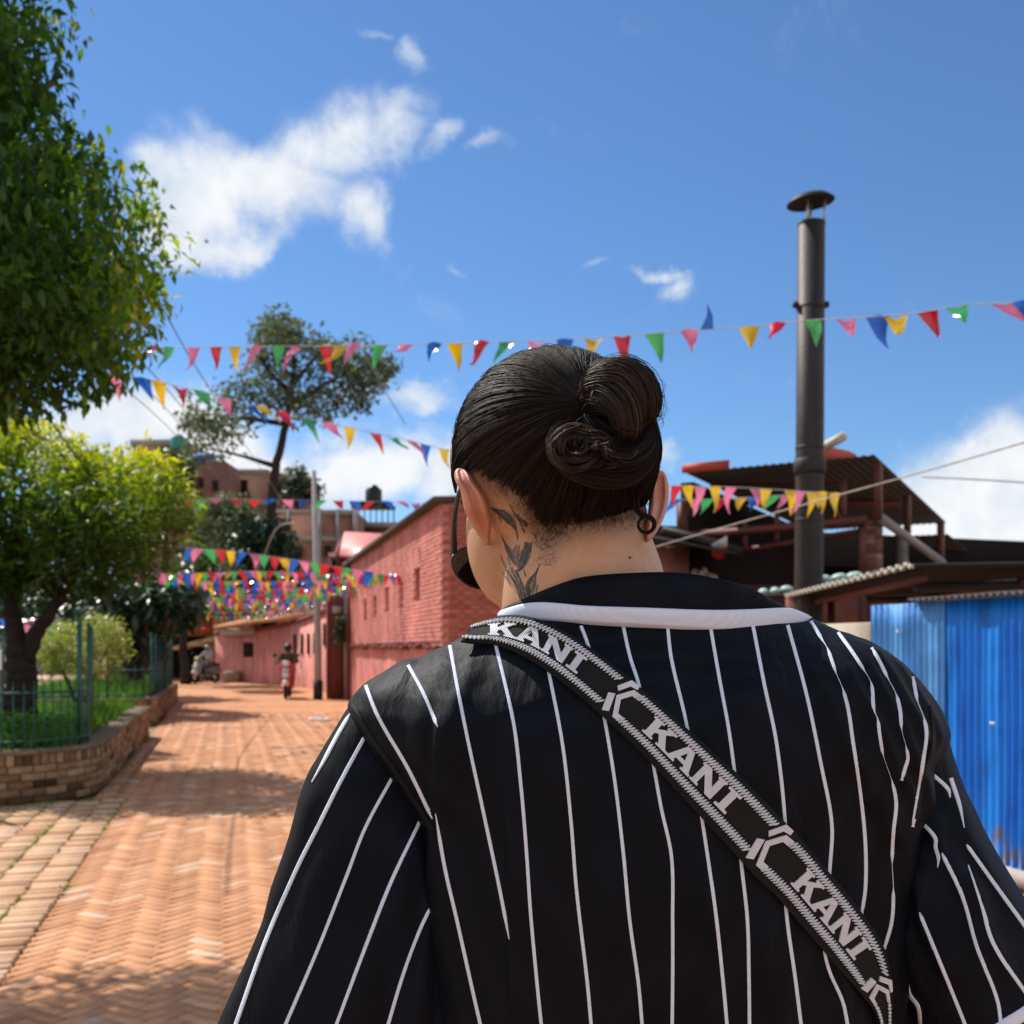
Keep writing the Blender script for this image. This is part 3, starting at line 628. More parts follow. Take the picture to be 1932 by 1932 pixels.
for i in range(14):
    a_ = ALF - .2 - random.random() * 4.5; c_ = S(a_, 4.852, random.choice((.35, 1.0, 1.62))); b = MB(); b.cyl(c_, .011, .012, 8, axis=p3); b.build('roofing_nail', M_nail, bf)
eave = corr_sheet(S(ALF - .55, 4.79, 1.85), r3 * -5.0, p3 * 1.5 + Vector((0, 0, .015)), z3, .066, .012, .0015, 'tin_eave', M_tin, None)
tag(eave, 'weathered tin sheet eave with scalloped edge over the blue fence', 'roof sheet')
cwl = MB(); cwl.box(S(7.74, 4.94, .83), (.12, 1.42, 1.74), rz=SA, bev=.01); tag(cwl.build('low_wall', M_cream), 'sunlit cream plastered wall end beside the blue fence', 'wall')
# chimney
CHY = 13.2
ch = thing('chimney', P(1525, 1222, CHY) - Vector((0, 0, 1.5)), 'tall sooty steel chimney pipe with a disc rain cap', 'chimney')
r_ = 26 / F * CHY
base = P(1525, 1222, CHY); top = P(1531, 421, CHY)
mid = base + (top - base) * ((1222 - 878) / 801)
b = MB(); b.tube([(base.x, base.y, 0), base, mid, top], [r_ * 1.03, r_ * 1.03, r_, r_ * .96], 28); b.build('pipe', M_stove, ch, smooth=False)
for p_ in ch.children:
    p_.data.polygons.foreach_set('use_smooth', np.array([len(p.vertices) == 4 for p in p_.data.polygons]))
b = MB(); dz = top - base; dz.normalize(); b.tube([mid - dz * .12, mid - dz * .1, mid + dz * .06, mid + dz * .08], [r_ * 1.03, r_ * 1.14, r_ * 1.14, r_ * 1.03], 28); b.build('collar', M_stovedk, ch, smooth=False)
m2 = base + (top - base) * ((1222 - 575) / 801)
for s_ in (-1, 1):
    b = MB(); c_ = m2 + Vector((s_ * r_ * 1.12, 0, 0)); b.box(c_, (r_ * .35, .05, .08), bev=.01); b.cyl(c_, .03, .09, 8, axis='Y'); b.build('lug', M_stovedk, ch)
for f_ in (.30, .47, .80):
    q_ = base + (top - base) * f_; b = MB(); b.tube([q_ - dz * .018, q_ - dz * .008, q_ + dz * .008, q_ + dz * .018], [r_ * 1.0, r_ * 1.035, r_ * 1.035, r_ * 1.0], 28); b.build('weld_band', M_stove, ch, smooth=False)
b = MB(); b.tube([top - dz * .03, top - dz * .01], [r_ * .99, r_ * .99], 28, caps=False); b.build('rim', M_stovedk, ch)
ct = P(1529, 378, CHY)
for dx, dy in ((-.42, -.5), (.85, -.2), (.1, .8)):
    b = MB(); a_ = top + Vector((dx * r_, dy * r_, -.05)); b.tube([a_, Vector((a_.x + (.1 * r_ if dx > 0 else 0), a_.y, ct.z + .02 + dx * .05))], .018, 8); b.build('cap_rod', mat('galvanised', (.42, .44, .46), .4, metal=.6), ch)
b = MB(); Rm = Matrix.Rotation(-.09, 3, 'Y') @ Matrix.Rotation(.05, 3, 'X'); R_ = 44 / F * CHY; rings = [(0, .12), (.4, .10), (.75, .06), (1, 0), (1, -.015), (.75, .045), (.4, .085), (0, .105)]
vs = []; fs = []
for rr, zz in rings:
    for j in range(36): vs.append(ct + Rm @ Vector((R_ * rr * math.cos(j * PI / 18), R_ * rr * math.sin(j * PI / 18), zz - .02)))
for k in range(len(rings) - 1):
    for j in range(36): fs.append((k * 36 + j, k * 36 + (j + 1) % 36, (k + 1) * 36 + (j + 1) % 36, (k + 1) * 36 + j))
b.add(vs, fs); b.build('rain_cap', M_stovedk, ch, smooth=True)

# tin awning on posts
aw = thing('tin_awning', P(1728, 1064, 8.6), 'dark sagging tin awning with a pale corrugated edge near the chimney', 'awning')
n0, n1 = P(1726, 1066, 8.6), P(1484, 1125, 13.6)
rt = Vector((4.4, .7, .12))
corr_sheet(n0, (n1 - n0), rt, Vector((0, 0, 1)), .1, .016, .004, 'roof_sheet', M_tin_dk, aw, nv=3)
b = MB(); e_ = (n1 - n0).normalized(); nn = 46
for i in range(nn): 
    c_ = n0 + (n1 - n0) * ((i + .5) / nn); b.box(c_ + Vector((-.015, 0, .015 * (1 if i % 2 else -.6))), (.03, .07, .035))
ob = b.build('edge_trim', mat('pale_tin_edge', (.5, .46, .4), .5, var=.3, vscale=10), aw); ob['kind'] = 'stuff'
b = MB(); b.tube([n0 + Vector((.15, .2, -.1)), n1 + Vector((.25, -.2, -.1))], .04, 6); b.tube([n0 + Vector((1.2, .5, -.1)), n1 + Vector((1.4, -.2, -.1))], .04, 6); b.build('purlin', M_steel, aw)
b = MB(); b.tube([n0 + Vector((.2, .5, -.16)), n0 + Vector((4.3, 1.1, -.05))], .045, 6); b.build('beam', M_tin_dk, aw)
b = MB(); b.tube([n0 + (n1 - n0) * .55 + rt * .1 + Vector((0, 0, -.17)), n0 + (n1 - n0) * .55 + rt + Vector((0, 0, -.17))], .04, 6); b.build('beam', M_tin_dk, aw)
for u, v in ((.93, .12), (.45, .5)):
    c_ = n0 + (n1 - n0) * u + rt * v; b = MB(); b.tube([(c_.x, c_.y, 0), (c_.x, c_.y, c_.z - .04)], .05, 8); b.build('post', M_steel, aw)
# under the awning
wd_ = MB(); pbox(wd_, 1490, 2150, 1113, 1240, 15.4, .25); o_ = wd_.build('back_wall', mat('dark_red_panel', (.2, .065, .05), .8, var=.35, vscale=2)); tag(o_, 'dull red wall at the back under the tin awning', 'wall')
cp = MB(); pbox(cp, 1845, 2060, 1090, 1150, 11.6, .15); tag(cp.build('cream_board', M_cream), 'cream board standing under the awning behind the blue fence', 'board')
tb = MB(); tb.tube([P(1855, 1102, 9.3), P(1925, 1097, 9.3)], .028, 10); tag(tb.build('tube_lamp', mat('lamp_white', (.8, .8, .8), .4)), 'white tube lamp hung under the tin awning', 'lamp')
tb = MB(); tb.tube([P(1780, 1110, 10), P(1853, 1103, 10)], .03, 8); tag(tb.build('pipe', mat('pipe_grey', (.3, .28, .27), .5)), 'grey pipe under the awning left of the tube lamp', 'pipe')
tb = MB(); pbox(tb, 1680, 1712, 1150, 1162, 9.6, .5); tag(tb.build('wooden_plank', mat('pale_wood', (.5, .44, .35), .8)), 'short pale plank lying on the fence eave', 'plank')

# open shed behind
sh = thing('open_shed', P(1560, 1222, 18) - Vector((0, 0, 1.5)), 'open steel framed shed with a dark mono pitch roof', 'shed')
P1, Lf = P(1650, 858, 15), P(1292, 891, 16.5)
E1 = P(1786, 986, 22); BL = Lf + (E1 - P1)
up_ = (Lf - P1).cross(E1 - P1).normalized(); up_ = up_ if up_.z > 0 else -up_
M_under = mat('grey_roof_sheet', (0.15, 0.145, 0.15), 0.55, 0.3, metal=.1, var=0.25, vscale=1.2)
corr_sheet(P1, Lf - P1, E1 - P1, up_, .12, .009, .006, 'roof_sheet', M_under, sh)
a_ = P(1789, 1008, 22.4); c_ = P(1852, 1060, 26)
corr_sheet(a_, Vector((-5, 2.8, .1)), c_ - a_, up_, .12, .009, .006, 'lower_roof_sheet', M_under, sh)
def beam(a, b_, r, name='beam', m=M_steel, flat=None):
    x = MB(); x.tube([a, b_], r * 1.35, 4, flat=flat); return x.build(name, m, sh)
fd = MB(); fd.prism([Lf + Vector((-.05, -.06, .12)), P1 + Vector((-1.9, 1.06, .12)), P1 + Vector((-1.9, 1.06, -.02)), Lf + Vector((-.05, -.06, -.02))], (0, .05, 0)); fd.build('fascia', mat('red_fascia', (.42, .06, .03), .6), sh)
rg = MB(); rg.prism([P(1500, 868, 17), P(1560, 842, 17.5), P(1600, 850, 18), P(1616, 858, 18)], (.3, 1.4, .05)); rg.build('ridge_cap', mat('red_sheet', (.45, .07, .04), .6), sh)
dr_ = MB(); a_, c_ = P(1557, 842, 17.3), P(1594, 822, 17.0); dr_.tube([a_, c_], .085, 4); dr_.build('loose_board', mat('pale_board', (.5, .45, .36), .8), sh)
def pb_(x, y, Y): return P(x, y, Y)
for x0, y0, Y0, x1, y1, Y1, rr in ((1293, 1011, 17, 1634, 981, 15.2, .05), (1374, 1043, 17, 1634, 1000, 16.0, .035), (1287, 950, 17, 1287, 1010, 17, .07), (1466, 965, 16.2, 1466, 1020, 16.2, .03), (1406, 985, 16.5, 1406, 1038, 16.5, .03), (1591, 905, 15.6, 1591, 988, 15.6, .035),
                                   (1657, 872, 15.2, 1657, 982, 15.2, .05), (1552, 925, 15.8, 1591, 985, 15.5, .025), (1712, 935, 18, 1712, 1006, 18, .05), (1775, 985, 21, 1775, 1062, 21, .06), (1340, 910, 17.5, 1655, 905, 17.2, .05), (1335, 945, 19, 1700, 950, 18.6, .05)):
    beam(P(x0, y0, Y0), P(x1, y1, Y1), rr)
beam(P(1661, 977, 15.3), P(1777, 1060, 20), .07, 'brace', mat('grey_steel', (.3, .28, .3), .5))
col_ = MB(); pbox(col_, 1624, 1635, 980, 1092, 15.3, .12); c2 = P(1629, 1092, 15.3); col_.box((c2.x, 15.36, c2.z / 2), (.08, .12, c2.z)); col_.build('steel_column', M_steel, sh)
pil = thing('brick_pillar', P(1651, 1222, 15.6) - Vector((0, 0, 1.5)), 'rough brick pillar carrying the shed roof beside the steel column', 'pillar')
items = []; pc_ = P(1651, 983, 15.6); hw = .125; zz = 0.05; r_i = 0
while zz < pc_.z:
    for sx in (-1, 1):
        vs, fs = brick_geo(Vector((1, 0, 0)), z3, Vector((0, -1, 0)), .115, .062, .24, .004); items.append((Vector((pc_.x + sx * .0625, 15.6 + random.uniform(-.008, .004), zz)), vs, fs, random.random(), zz))
    zz += .073
pieces(pil, 'brick', items, mat('pillar_brick', (0, 0, 0), .9, var=.3, vscale=8, tint=[(0, (.12, .05, .03)), (.6, (.25, .12, .08)), (1, (.3, .24, .2))]), 300, 'brick_courses')
b = MB(); b.box((pc_.x, 15.73, pc_.z / 2), (.235, .2, pc_.z)); b.build('mortar_core', M_conc, pil)
b = MB(); pbox(b, 1700, 1714, 1005, 1100, 18.2, .3); b.build('concrete_post', M_greycon, sh)
b = MB(); a_, c_ = Vector((BL.x - 4.4, BL.y - 2, 0)), Vector((E1.x + 6, E1.y + 4, 0)); b.prism([a_, c_, c_ + Vector((0, 0, 4.1)), a_ + Vector((0, 0, 4.1))], (.2, .3, 0)); b.build('back_wall', mat('shade_dark_wall', (.010, .008, .008), .95, .05, var=.3), sh)  # near-black colour stands in for the shade inside the shed
b = MB(); a_, c_ = Lf + Vector((.25, .6, 0)), BL; b.prism([Vector((a_.x, a_.y, 0)), Vector((c_.x, c_.y, 0)), Vector((c_.x, c_.y, c_.z - .03)), Vector((a_.x, a_.y, a_.z - .06))], (-.2, .1, 0)); b.build('side_wall', mat('shade_dark_boards', (.02, .013, .012), .9, .1, var=.3), sh)  # dark colour puts the shed's inner shade into this wall
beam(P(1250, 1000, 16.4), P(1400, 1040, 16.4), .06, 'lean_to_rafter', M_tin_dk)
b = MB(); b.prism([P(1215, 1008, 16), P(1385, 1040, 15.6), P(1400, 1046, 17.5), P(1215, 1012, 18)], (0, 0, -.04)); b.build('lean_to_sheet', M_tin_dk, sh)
rbw = MB(); pbox(rbw, 1215, 1300, 1030, 1240, 16.6, .25); tag(rbw.build('brick_wall', mat('dull_red_brick', (.25, .09, .07), .9, var=.35, vscale=4, bump=.5, bscale=15)), 'dull red brick wall end just right of the head', 'wall')
rw2 = MB(); pbox(rw2, 1300, 1500, 1104, 1240, 16.9, .25); tag(rw2.build('low_wall', mat('dark_brick', (.07, .035, .03), .9, var=.35, vscale=4)), 'dark low wall under the shed beam', 'wall')
tp = thing('tarpaulin', P(1355, 1040, 16), 'white and red tarpaulin hung inside the shed', 'tarpaulin')
b = MB(); b.prism([P(1340, 1028, 16), P(1372, 1010, 16), P(1372, 1032, 16.1), P(1352, 1036, 16.1)], (.1, .5, .05)); b.build('white_cloth', mat('white_cloth', (.6, .6, .58), .8), tp)
b = MB(); b.prism([P(1343, 1036, 16.05), P(1371, 1033, 16.05), P(1366, 1050, 16.1), P(1358, 1054, 16.1), P(1346, 1048, 16.1)], (.05, .3, 0)); b.build('red_cloth', mat('red_cloth', (.5, .05, .03), .7, transl=(.4, (1.5, 1, 1))), tp)
M_bag = mat('pale_green_plastic', (0.42, 0.56, 0.52), 0.5, 0.4, var=0.15, vscale=6)
sk = ('leftmost of the upper sacks right of the chimney', 'middle sack of the upper row right of the chimney', 'rightmost sack of the upper row beside the pillar', 'lower sack directly right of the chimney', 'lower sack under the rightmost upper one', 'sack just right of the brick pillar', 'small sack second right of the brick pillar', 'leftmost sack of the row left of the chimney', 'middle sack of the row left of the chimney', 'sack touching the chimney on its left', 'single sack at the far right end of the shelf')
for k, (x, y, wpx) in enumerate( ((1556, 1092, 22), (1582, 1089, 26), (1611, 1086, 28), (1565, 1103, 24), (1596, 1101, 24), (1680, 1083, 22), (1702, 1080, 18), (1440, 1117, 16), (1462, 1115, 16), (1484, 1112, 22), (1734, 1074, 14))):
    c_ = P(x, y, 14.4); b = MB(); b.ell(c_, (wpx / F * 14.4 * .55, .13, .055), 12, 8, Matrix.Rotation(random.uniform(-.2, .2), 3, 'Y'))
    tag(b.build('plastic_sack', M_bag, smooth=True, loc=c_), 'pale green ' + sk[k].replace('sack', 'plastic sack', 1) if not sk[k].startswith(('leftmost', 'middle', 'rightmost', 'lower')) else sk[k].replace('sack', 'pale green plastic sack', 1), 'sack', 'pale green sacks on the shed shelf')
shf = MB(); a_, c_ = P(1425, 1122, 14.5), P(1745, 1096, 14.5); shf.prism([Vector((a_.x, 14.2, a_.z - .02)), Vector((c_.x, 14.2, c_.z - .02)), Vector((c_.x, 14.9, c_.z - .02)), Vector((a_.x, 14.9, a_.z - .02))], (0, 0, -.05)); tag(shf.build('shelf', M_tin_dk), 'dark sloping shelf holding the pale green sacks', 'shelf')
rub = thing('rubble_heap', P(1335, 1095, 16.3), 'pale heap of broken stone on the dark wall beside the collar', 'rubble'); 
for i in range(16):
    c_ = P(random.uniform(1308, 1362), random.uniform(1072, 1104), 16.6 + random.uniform(-.1, .2)); b = MB(); b.box(c_, (random.uniform(.06, .15),) * 2 + (random.uniform(.05, .1),), M=Matrix.Rotation(random.uniform(0, 3), 3, (random.random(), random.random(), 1)), bev=.012); b.build('stone', M_stone, rub)

# ------------------------------------------------------------------ vegetation
def leaf_mat(name, ramp, tr=(0.45, (1.9, 2.1, .6)), rough=0.45, spec=0.4):
    return mat(name, (0, 0, 0), rough, spec, var=0.15, vscale=3, tint=ramp, transl=tr)
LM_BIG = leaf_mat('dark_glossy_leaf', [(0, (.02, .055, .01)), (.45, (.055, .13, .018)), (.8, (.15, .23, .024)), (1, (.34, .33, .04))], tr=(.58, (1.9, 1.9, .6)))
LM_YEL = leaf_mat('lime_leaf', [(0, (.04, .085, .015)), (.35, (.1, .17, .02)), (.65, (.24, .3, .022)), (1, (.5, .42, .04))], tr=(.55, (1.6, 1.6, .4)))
LM_DK = leaf_mat('broad_dark_leaf', [(0, (.012, .03, .018)), (.6, (.025, .06, .032)), (1, (.05, .09, .05))], tr=(.2, (1.6, 1.9, .8)), rough=.36, spec=.5)
LM_PALE = leaf_mat('pale_shrub_leaf', [(0, (.13, .17, .04)), (.5, (.28, .32, .08)), (1, (.42, .44, .16))], tr=(.4, (1.4, 1.5, .6)))
LM_FAR = leaf_mat('hazed_grey_green_leaf', [(0, (.07, .095, .07)), (.6, (.12, .15, .1)), (1, (.18, .2, .13))], tr=(.3, (1.5, 1.6, .8)), rough=.7)  # grey-green lightened to put distance haze into the leaf colour
LM_GRASS = leaf_mat('grass_blade', [(0, (.02, .09, .015)), (.6, (.08, .2, .02)), (1, (.2, .3, .03))], tr=(.35, (1.5, 1.7, .6)))
LM_HEDGE = leaf_mat('mid_green_leaf', [(0, (.02, .035, .015)), (.6, (.045, .075, .025)), (1, (.09, .12, .04))], tr=(.3, (1.5, 1.6, .7)))
M_bark = mat('bark', (0.085, 0.06, 0.042), 0.95, 0.1, var=0.4, vscale=14, bump=0.7, bscale=40)
M_barkd = mat('dark_bark', (0.035, 0.027, 0.022), 0.95, 0.1, var=0.4, vscale=14, bump=0.6, bscale=40)

def leaves(C, size, aspect=.42, droop=.5, jit=.35, tb=None, four=True):
    """C (n,3) leaf bases -> verts, quads; each leaf is a folded, slightly bent blade"""
    n = len(C); th = rng.uniform(0, 2 * PI, n); el = rng.normal(-droop, jit + .25, n)
    d = np.stack([np.cos(th) * np.cos(el), np.sin(th) * np.cos(el), np.sin(el)], 1)
    up = rng.normal(0, .45, (n, 3)) + np.array([0, 0, 1.0]); sd = np.cross(d, up); sd /= np.linalg.norm(sd, axis=1)[:, None] + 1e-9; nr = np.cross(sd, d)
    L = (size * rng.uniform(.65, 1.35, n))[:, None]; W = L * aspect * .5
    b = C; t = C + d * L - nr * L * .12; m = C + d * L * .48 + nr * L * .03; l = m + sd * W + nr * W * .35; r = m - sd * W + nr * W * .35
    if four:
        V = np.stack([b, l, m, t, r], 1).reshape(-1, 3); o = np.arange(n)[:, None] * 5
        Fq = np.concatenate([o + np.array([[0, 2, 1]]), o + np.array([[1, 2, 3]]), o + np.array([[0, 4, 2]]), o + np.array([[2, 4, 3]])], 0)
        return V, Fq, 5
    V = np.stack([b, l, t, r], 1).reshape(-1, 3); o = np.arange(n)[:, None] * 4
    return V, o + np.array([[0, 3, 2, 1]]), 4
def cloud_from_poly(poly, Y, dY, nclump, nleaf, rc, inner=.25, bias=1.0):
    """clump centres fill the solid whose front view is the polygon (picture units at distance Y); thickness dY"""
    xs = [p[0] for p in poly]; ys = [p[1] for p in poly]; cx, cy = np.mean(xs), np.mean(ys); out = []
    while len(out) < nclump:
        x = random.uniform(min(xs), max(xs)); y = random.uniform(min(ys), max(ys))
        if not in_poly([x], [y], poly)[0]: continue
        e = 1.0
        for f in (1.08, 1.2, 1.4, 1.7):
            if not in_poly([cx + (x - cx) * f], [cy + (y - cy) * f], poly)[0]: e = {1.08: .25, 1.2: .45, 1.4: .65, 1.7: .85}[f]; break
        out.append(P(x, y, Y + random.choice((-1, 1)) * dY * e * random.uniform(inner, 1) ** bias))
    C = []; T = []
    for c in out:
        n = int(nleaf * random.uniform(.6, 1.4)); v = rng.normal(0, 1, (n, 3)); v /= np.linalg.norm(v, axis=1)[:, None]
        rr = rc * random.uniform(.6, 1.25) * rng.uniform(.35, 1, n)[:, None] ** .6
        C.append(np.array(c) + v * rr * np.array([1, 1, .8])); T.append(np.clip(rng.normal(.45, .2, n) + random.uniform(-.18, .18) + v[:, 2] * .1, 0, 1))
    return np.concatenate(C), np.concatenate(T), out
def crown(t, name, C, T, size, m, nlead=0, **kw):
    order = np.argsort(C[:, 1] + (np.abs((CX + C[:, 0] / C[:, 1] * F) - 150) > 190) * 100) if nlead else np.arange(len(C))
    C, T = C[order], T[order]; base = np.array(wloc(t))
    for i in range(nlead):
        c = C[i:i + 1] * 0; V, Fq, k = leaves(c, size, **kw)
        link('leaf', mesh_np('leaf', V, Fq, np.full(len(V), T[i])), m, t, Vector(C[i]))
    V, Fq, k = leaves(C[nlead:], size, **kw)
    o = link(name, mesh_np(name, V - base, Fq, np.repeat(T[nlead:], k)), m, t, base); o['kind'] = 'stuff'; return o
def limb(t, pts, r0, r1, name, m, n=10, wob=.02):
    q = smooth_path(pts, max(8, len(pts) * 6)); k = len(q); q[1:-1] += rng.normal(0, wob * r0 * 4, (k - 2, 3)) * np.array([1, 1, .3])
    b = MB(); b.tube([Vector(p) for p in q], [r0 + (r1 - r0) * (i / (k - 1)) ** .8 for i in range(k)], n); return b.build(name, m, t, smooth=True)
def twigs(t, hub, ends, m, r0=.03, k=40, name='branch'):
    b = MB(); 
    for e in random.sample(ends, min(k, len(ends))):
        h = Vector(random.choice(hub)); e = Vector(e); mid = (h + e) / 2 + Vector((random.uniform(-.1, .1), random.uniform(-.1, .1), (e - h).length * .12)); b.tube([Vector(q) for q in smooth_path([h, mid, e], 6)], [r0 * (1 - .75 * i / 5) for i in range(6)], 5)
    o = b.build('twigs', m, t, smooth=True); o['kind'] = 'stuff'

# the big dark tree at the upper left
bt = thing('broadleaf_tree', (-4.6, 5.9, 0), 'big dark broadleaf tree hanging over the left edge of the photo', 'tree', 'street trees')
poly = [(-520, 40), (-300, -330), (0, -420), (60, -120), (70, 0), (85, 110), (60, 210), (110, 265), (160, 310), (205, 365), (255, 430), (268, 490), (250, 560), (228, 620), (196, 675), (160, 722), (130, 745), (60, 720), (-60, 760), (-300, 740), (-480, 500)]
C, T, ends = cloud_from_poly(poly, 5.85, 1.25, 480, 110, .3)
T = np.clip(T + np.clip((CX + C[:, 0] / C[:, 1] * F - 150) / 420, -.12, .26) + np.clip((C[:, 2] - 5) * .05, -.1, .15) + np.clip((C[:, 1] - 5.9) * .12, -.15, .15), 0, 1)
limb(bt, [(-4.6, 5.9, -.1), (-4.55, 5.95, 1.6), (-4.3, 6.05, 3.0), (-3.95, 6.1, 4.4), (-3.85, 6.1, 6.0)], .24, .06, 'trunk', M_bark)
hub = [(-4.3, 6.05, 3.0), (-4.1, 6.08, 3.7), (-3.95, 6.1, 4.4), (-3.9, 6.1, 5.2)]
for e in ((-2.75, 6.0, 4.2), (-3.0, 6.7, 5.2), (-3.4, 5.2, 4.4), (-3.1, 6.3, 3.7)): limb(bt, [hub[0], tuple((np.array(hub[0]) * .4 + np.array(e) * .6 + [0, 0, .3])), e], .09, .02, 'branch', M_bark, 8)
twigs(bt, hub, ends, M_bark, .02, 90)
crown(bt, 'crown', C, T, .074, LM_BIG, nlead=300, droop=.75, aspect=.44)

# lime-leaved tree in the planter
yt = thing('forked_tree', (-6.02, 12.6, .45), 'forked trunk tree with sunlit lime yellow leaves inside the planter railing', 'tree', 'street trees')
poly = [(-190, 860), (-60, 815), (20, 800), (60, 808), (150, 850), (250, 858), (330, 895), (352, 955), (340, 1005), (300, 1050), (262, 1090), (205, 1110), (130, 1120), (60, 1105), (-20, 1105), (-160, 1060)]
C, T, ends = cloud_from_poly(poly, 12.8, 1.7, 290, 75, .34)
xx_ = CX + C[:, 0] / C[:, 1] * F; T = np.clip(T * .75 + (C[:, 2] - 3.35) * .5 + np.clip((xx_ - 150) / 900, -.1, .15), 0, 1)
def at(x, y, Y=12.6): return P(x, y, Y)
limb(yt, [at(40, 1345), at(40, 1310), at(42, 1265), at(38, 1225)], .2, .165, 'trunk', M_barkd, 14)
limb(yt, [at(38, 1240), at(24, 1170), at(18, 1090), at(30, 1000), at(50, 920)], .13, .04, 'limb', M_barkd)
limb(yt, [at(46, 1245), at(72, 1190), at(108, 1135), at(145, 1070), at(200, 980)], .115, .03, 'limb', M_barkd)
twigs(yt, [at(18, 1090), at(30, 1000), at(108, 1135), at(145, 1070), at(190, 1000)], ends, M_barkd, .022, 80)
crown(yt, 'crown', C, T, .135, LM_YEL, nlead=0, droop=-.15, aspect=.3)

# large-leaved dark trees beyond the second planter
dt = thing('dark_tree', P(255, 1290, 24.5), 'dark glossy large leaved tree beyond the pale shrub and second planter', 'tree', 'street trees')
poly = [(118, 1105), (200, 1088), (300, 1092), (350, 1105), (365, 1140), (335, 1168), (285, 1192), (250, 1210), (180, 1205), (128, 1165)]
C, T, ends = cloud_from_poly(poly, 24.5, 2.2, 110, 40, .5)
limb(dt, [P(255, 1300, 24.5), P(258, 1230, 24.5), P(250, 1150, 24.5)], .2, .08, 'trunk', M_barkd); limb(dt, [P(300, 1300, 25), P(305, 1230, 25), P(310, 1150, 25)], .15, .06, 'trunk', M_barkd)
crown(dt, 'crown', C, T, .34, LM_DK, droop=.4, aspect=.34)
dt2 = thing('dark_tree', P(283, 1285, 31), 'dark tree behind, nearest to the market front awnings', 'tree', 'street trees')
C, T, ends = cloud_from_poly([(205, 1130), (280, 1118), (340, 1135), (352, 1155), (315, 1180), (262, 1200), (205, 1205)], 31, 2.2, 80, 36, .55)
limb(dt2, [P(283, 1290, 31), P(281, 1220, 31), P(278, 1160, 31)], .18, .08, 'trunk', M_barkd)
crown(dt2, 'crown', C, T, .34, LM_DK, droop=.4, aspect=.34)
# pale shrub
ps = thing('shrub', P(150, 1322, 15.2), 'pale yellow green feathery shrub behind the railing', 'shrub')
C, T, ends = cloud_from_poly([(72, 1240), (88, 1200), (125, 1180), (180, 1165), (215, 1168), (228, 1195), (238, 1235), (220, 1268), (160, 1278), (100, 1270)], 15.2, .8, 120, 60, .17)
for dx in (-.25, 0, .22): limb(ps, [P(152, 1325, 15.2) + Vector((dx * .3, 0, 0)), P(152, 1270, 15.2) + Vector((dx, 0, 0)), P(152, 1215, 15.2) + Vector((dx * 2, 0, 0))], .035, .012, 'stem', M_bark, 6)
crown(ps, 'foliage', C, T, .08, LM_PALE, droop=-.4, aspect=.25)
# vine on gate pillar
vn = thing('vine', S(29.95, 2.9, 2.0), 'small green vine hanging on the maroon gate pillar', 'plant')
C, T, ends = cloud_from_poly([(634, 1175), (648, 1160), (655, 1150), (652, 1180), (648, 1205), (630, 1208)], 29.2, .2, 26, 22, .16); crown(vn, 'foliage', C, T, .12, LM_HEDGE)
b = MB(); b.tube([P(642, 1300, 29.3), P(641, 1240, 29.3), P(644, 1180, 29.3)], .02, 6); b.build('stem', M_bark, vn)
# tall thin tree far behind
ft = thing('tall_tree', P(515, 1260, 50), 'tall sparse tree with a bent dark trunk standing above the brick houses', 'tree', 'distant trees')
trunk = [P(508, 1290, 50), P(508, 1120, 50), P(512, 960, 50), P(520, 880, 50), P(540, 800, 50), P(548, 740, 50), P(556, 680, 50)]
limb(ft, trunk, .42, .12, 'trunk', M_barkd, 10)
br = [(P(540, 800, 50), P(440, 790, 50), P(372, 815, 50)), (P(545, 770, 50), P(620, 720, 50), P(690, 690, 50)), (P(548, 740, 50), P(500, 690, 50), P(490, 630, 50)), (P(520, 880, 50), P(455, 860, 50), P(410, 850, 50)), (P(545, 760, 51), P(600, 740, 51), P(660, 760, 51)), (P(548, 730, 50), P(590, 680, 50), P(620, 640, 50))]
for q in br: limb(ft, list(q), .16, .03, 'branch', M_barkd, 7)
polys = [([(488, 640), (540, 625), (610, 660), (700, 700), (690, 770), (610, 800), (560, 790), (500, 760), (470, 710)], 46), ([(495, 600), (530, 596), (560, 625), (540, 660), (490, 650)], 14), ([(472, 610), (520, 602), (590, 640), (680, 645), (745, 690), (690, 720), (600, 735), (560, 700), (500, 690)], 60), ([(440, 740), (520, 700), (600, 745), (640, 740), (690, 740), (670, 775), (600, 790), (560, 760), (480, 790)], 26), ([(345, 830), (365, 760), (430, 735), (490, 760), (460, 815), (420, 860), (350, 870)], 36), ([(640, 700), (700, 680), (755, 700), (720, 730), (680, 745)], 12)]
CC = []; TT = []
for pl, n in polys:
    C, T, e = cloud_from_poly(pl, 50, 2.2, int(n * 1.15), 24, .85); CC.append(C); TT.append(T)
crown(ft, 'crown', np.concatenate(CC), np.concatenate(TT), .34, LM_FAR, droop=.2, four=False, aspect=.5)
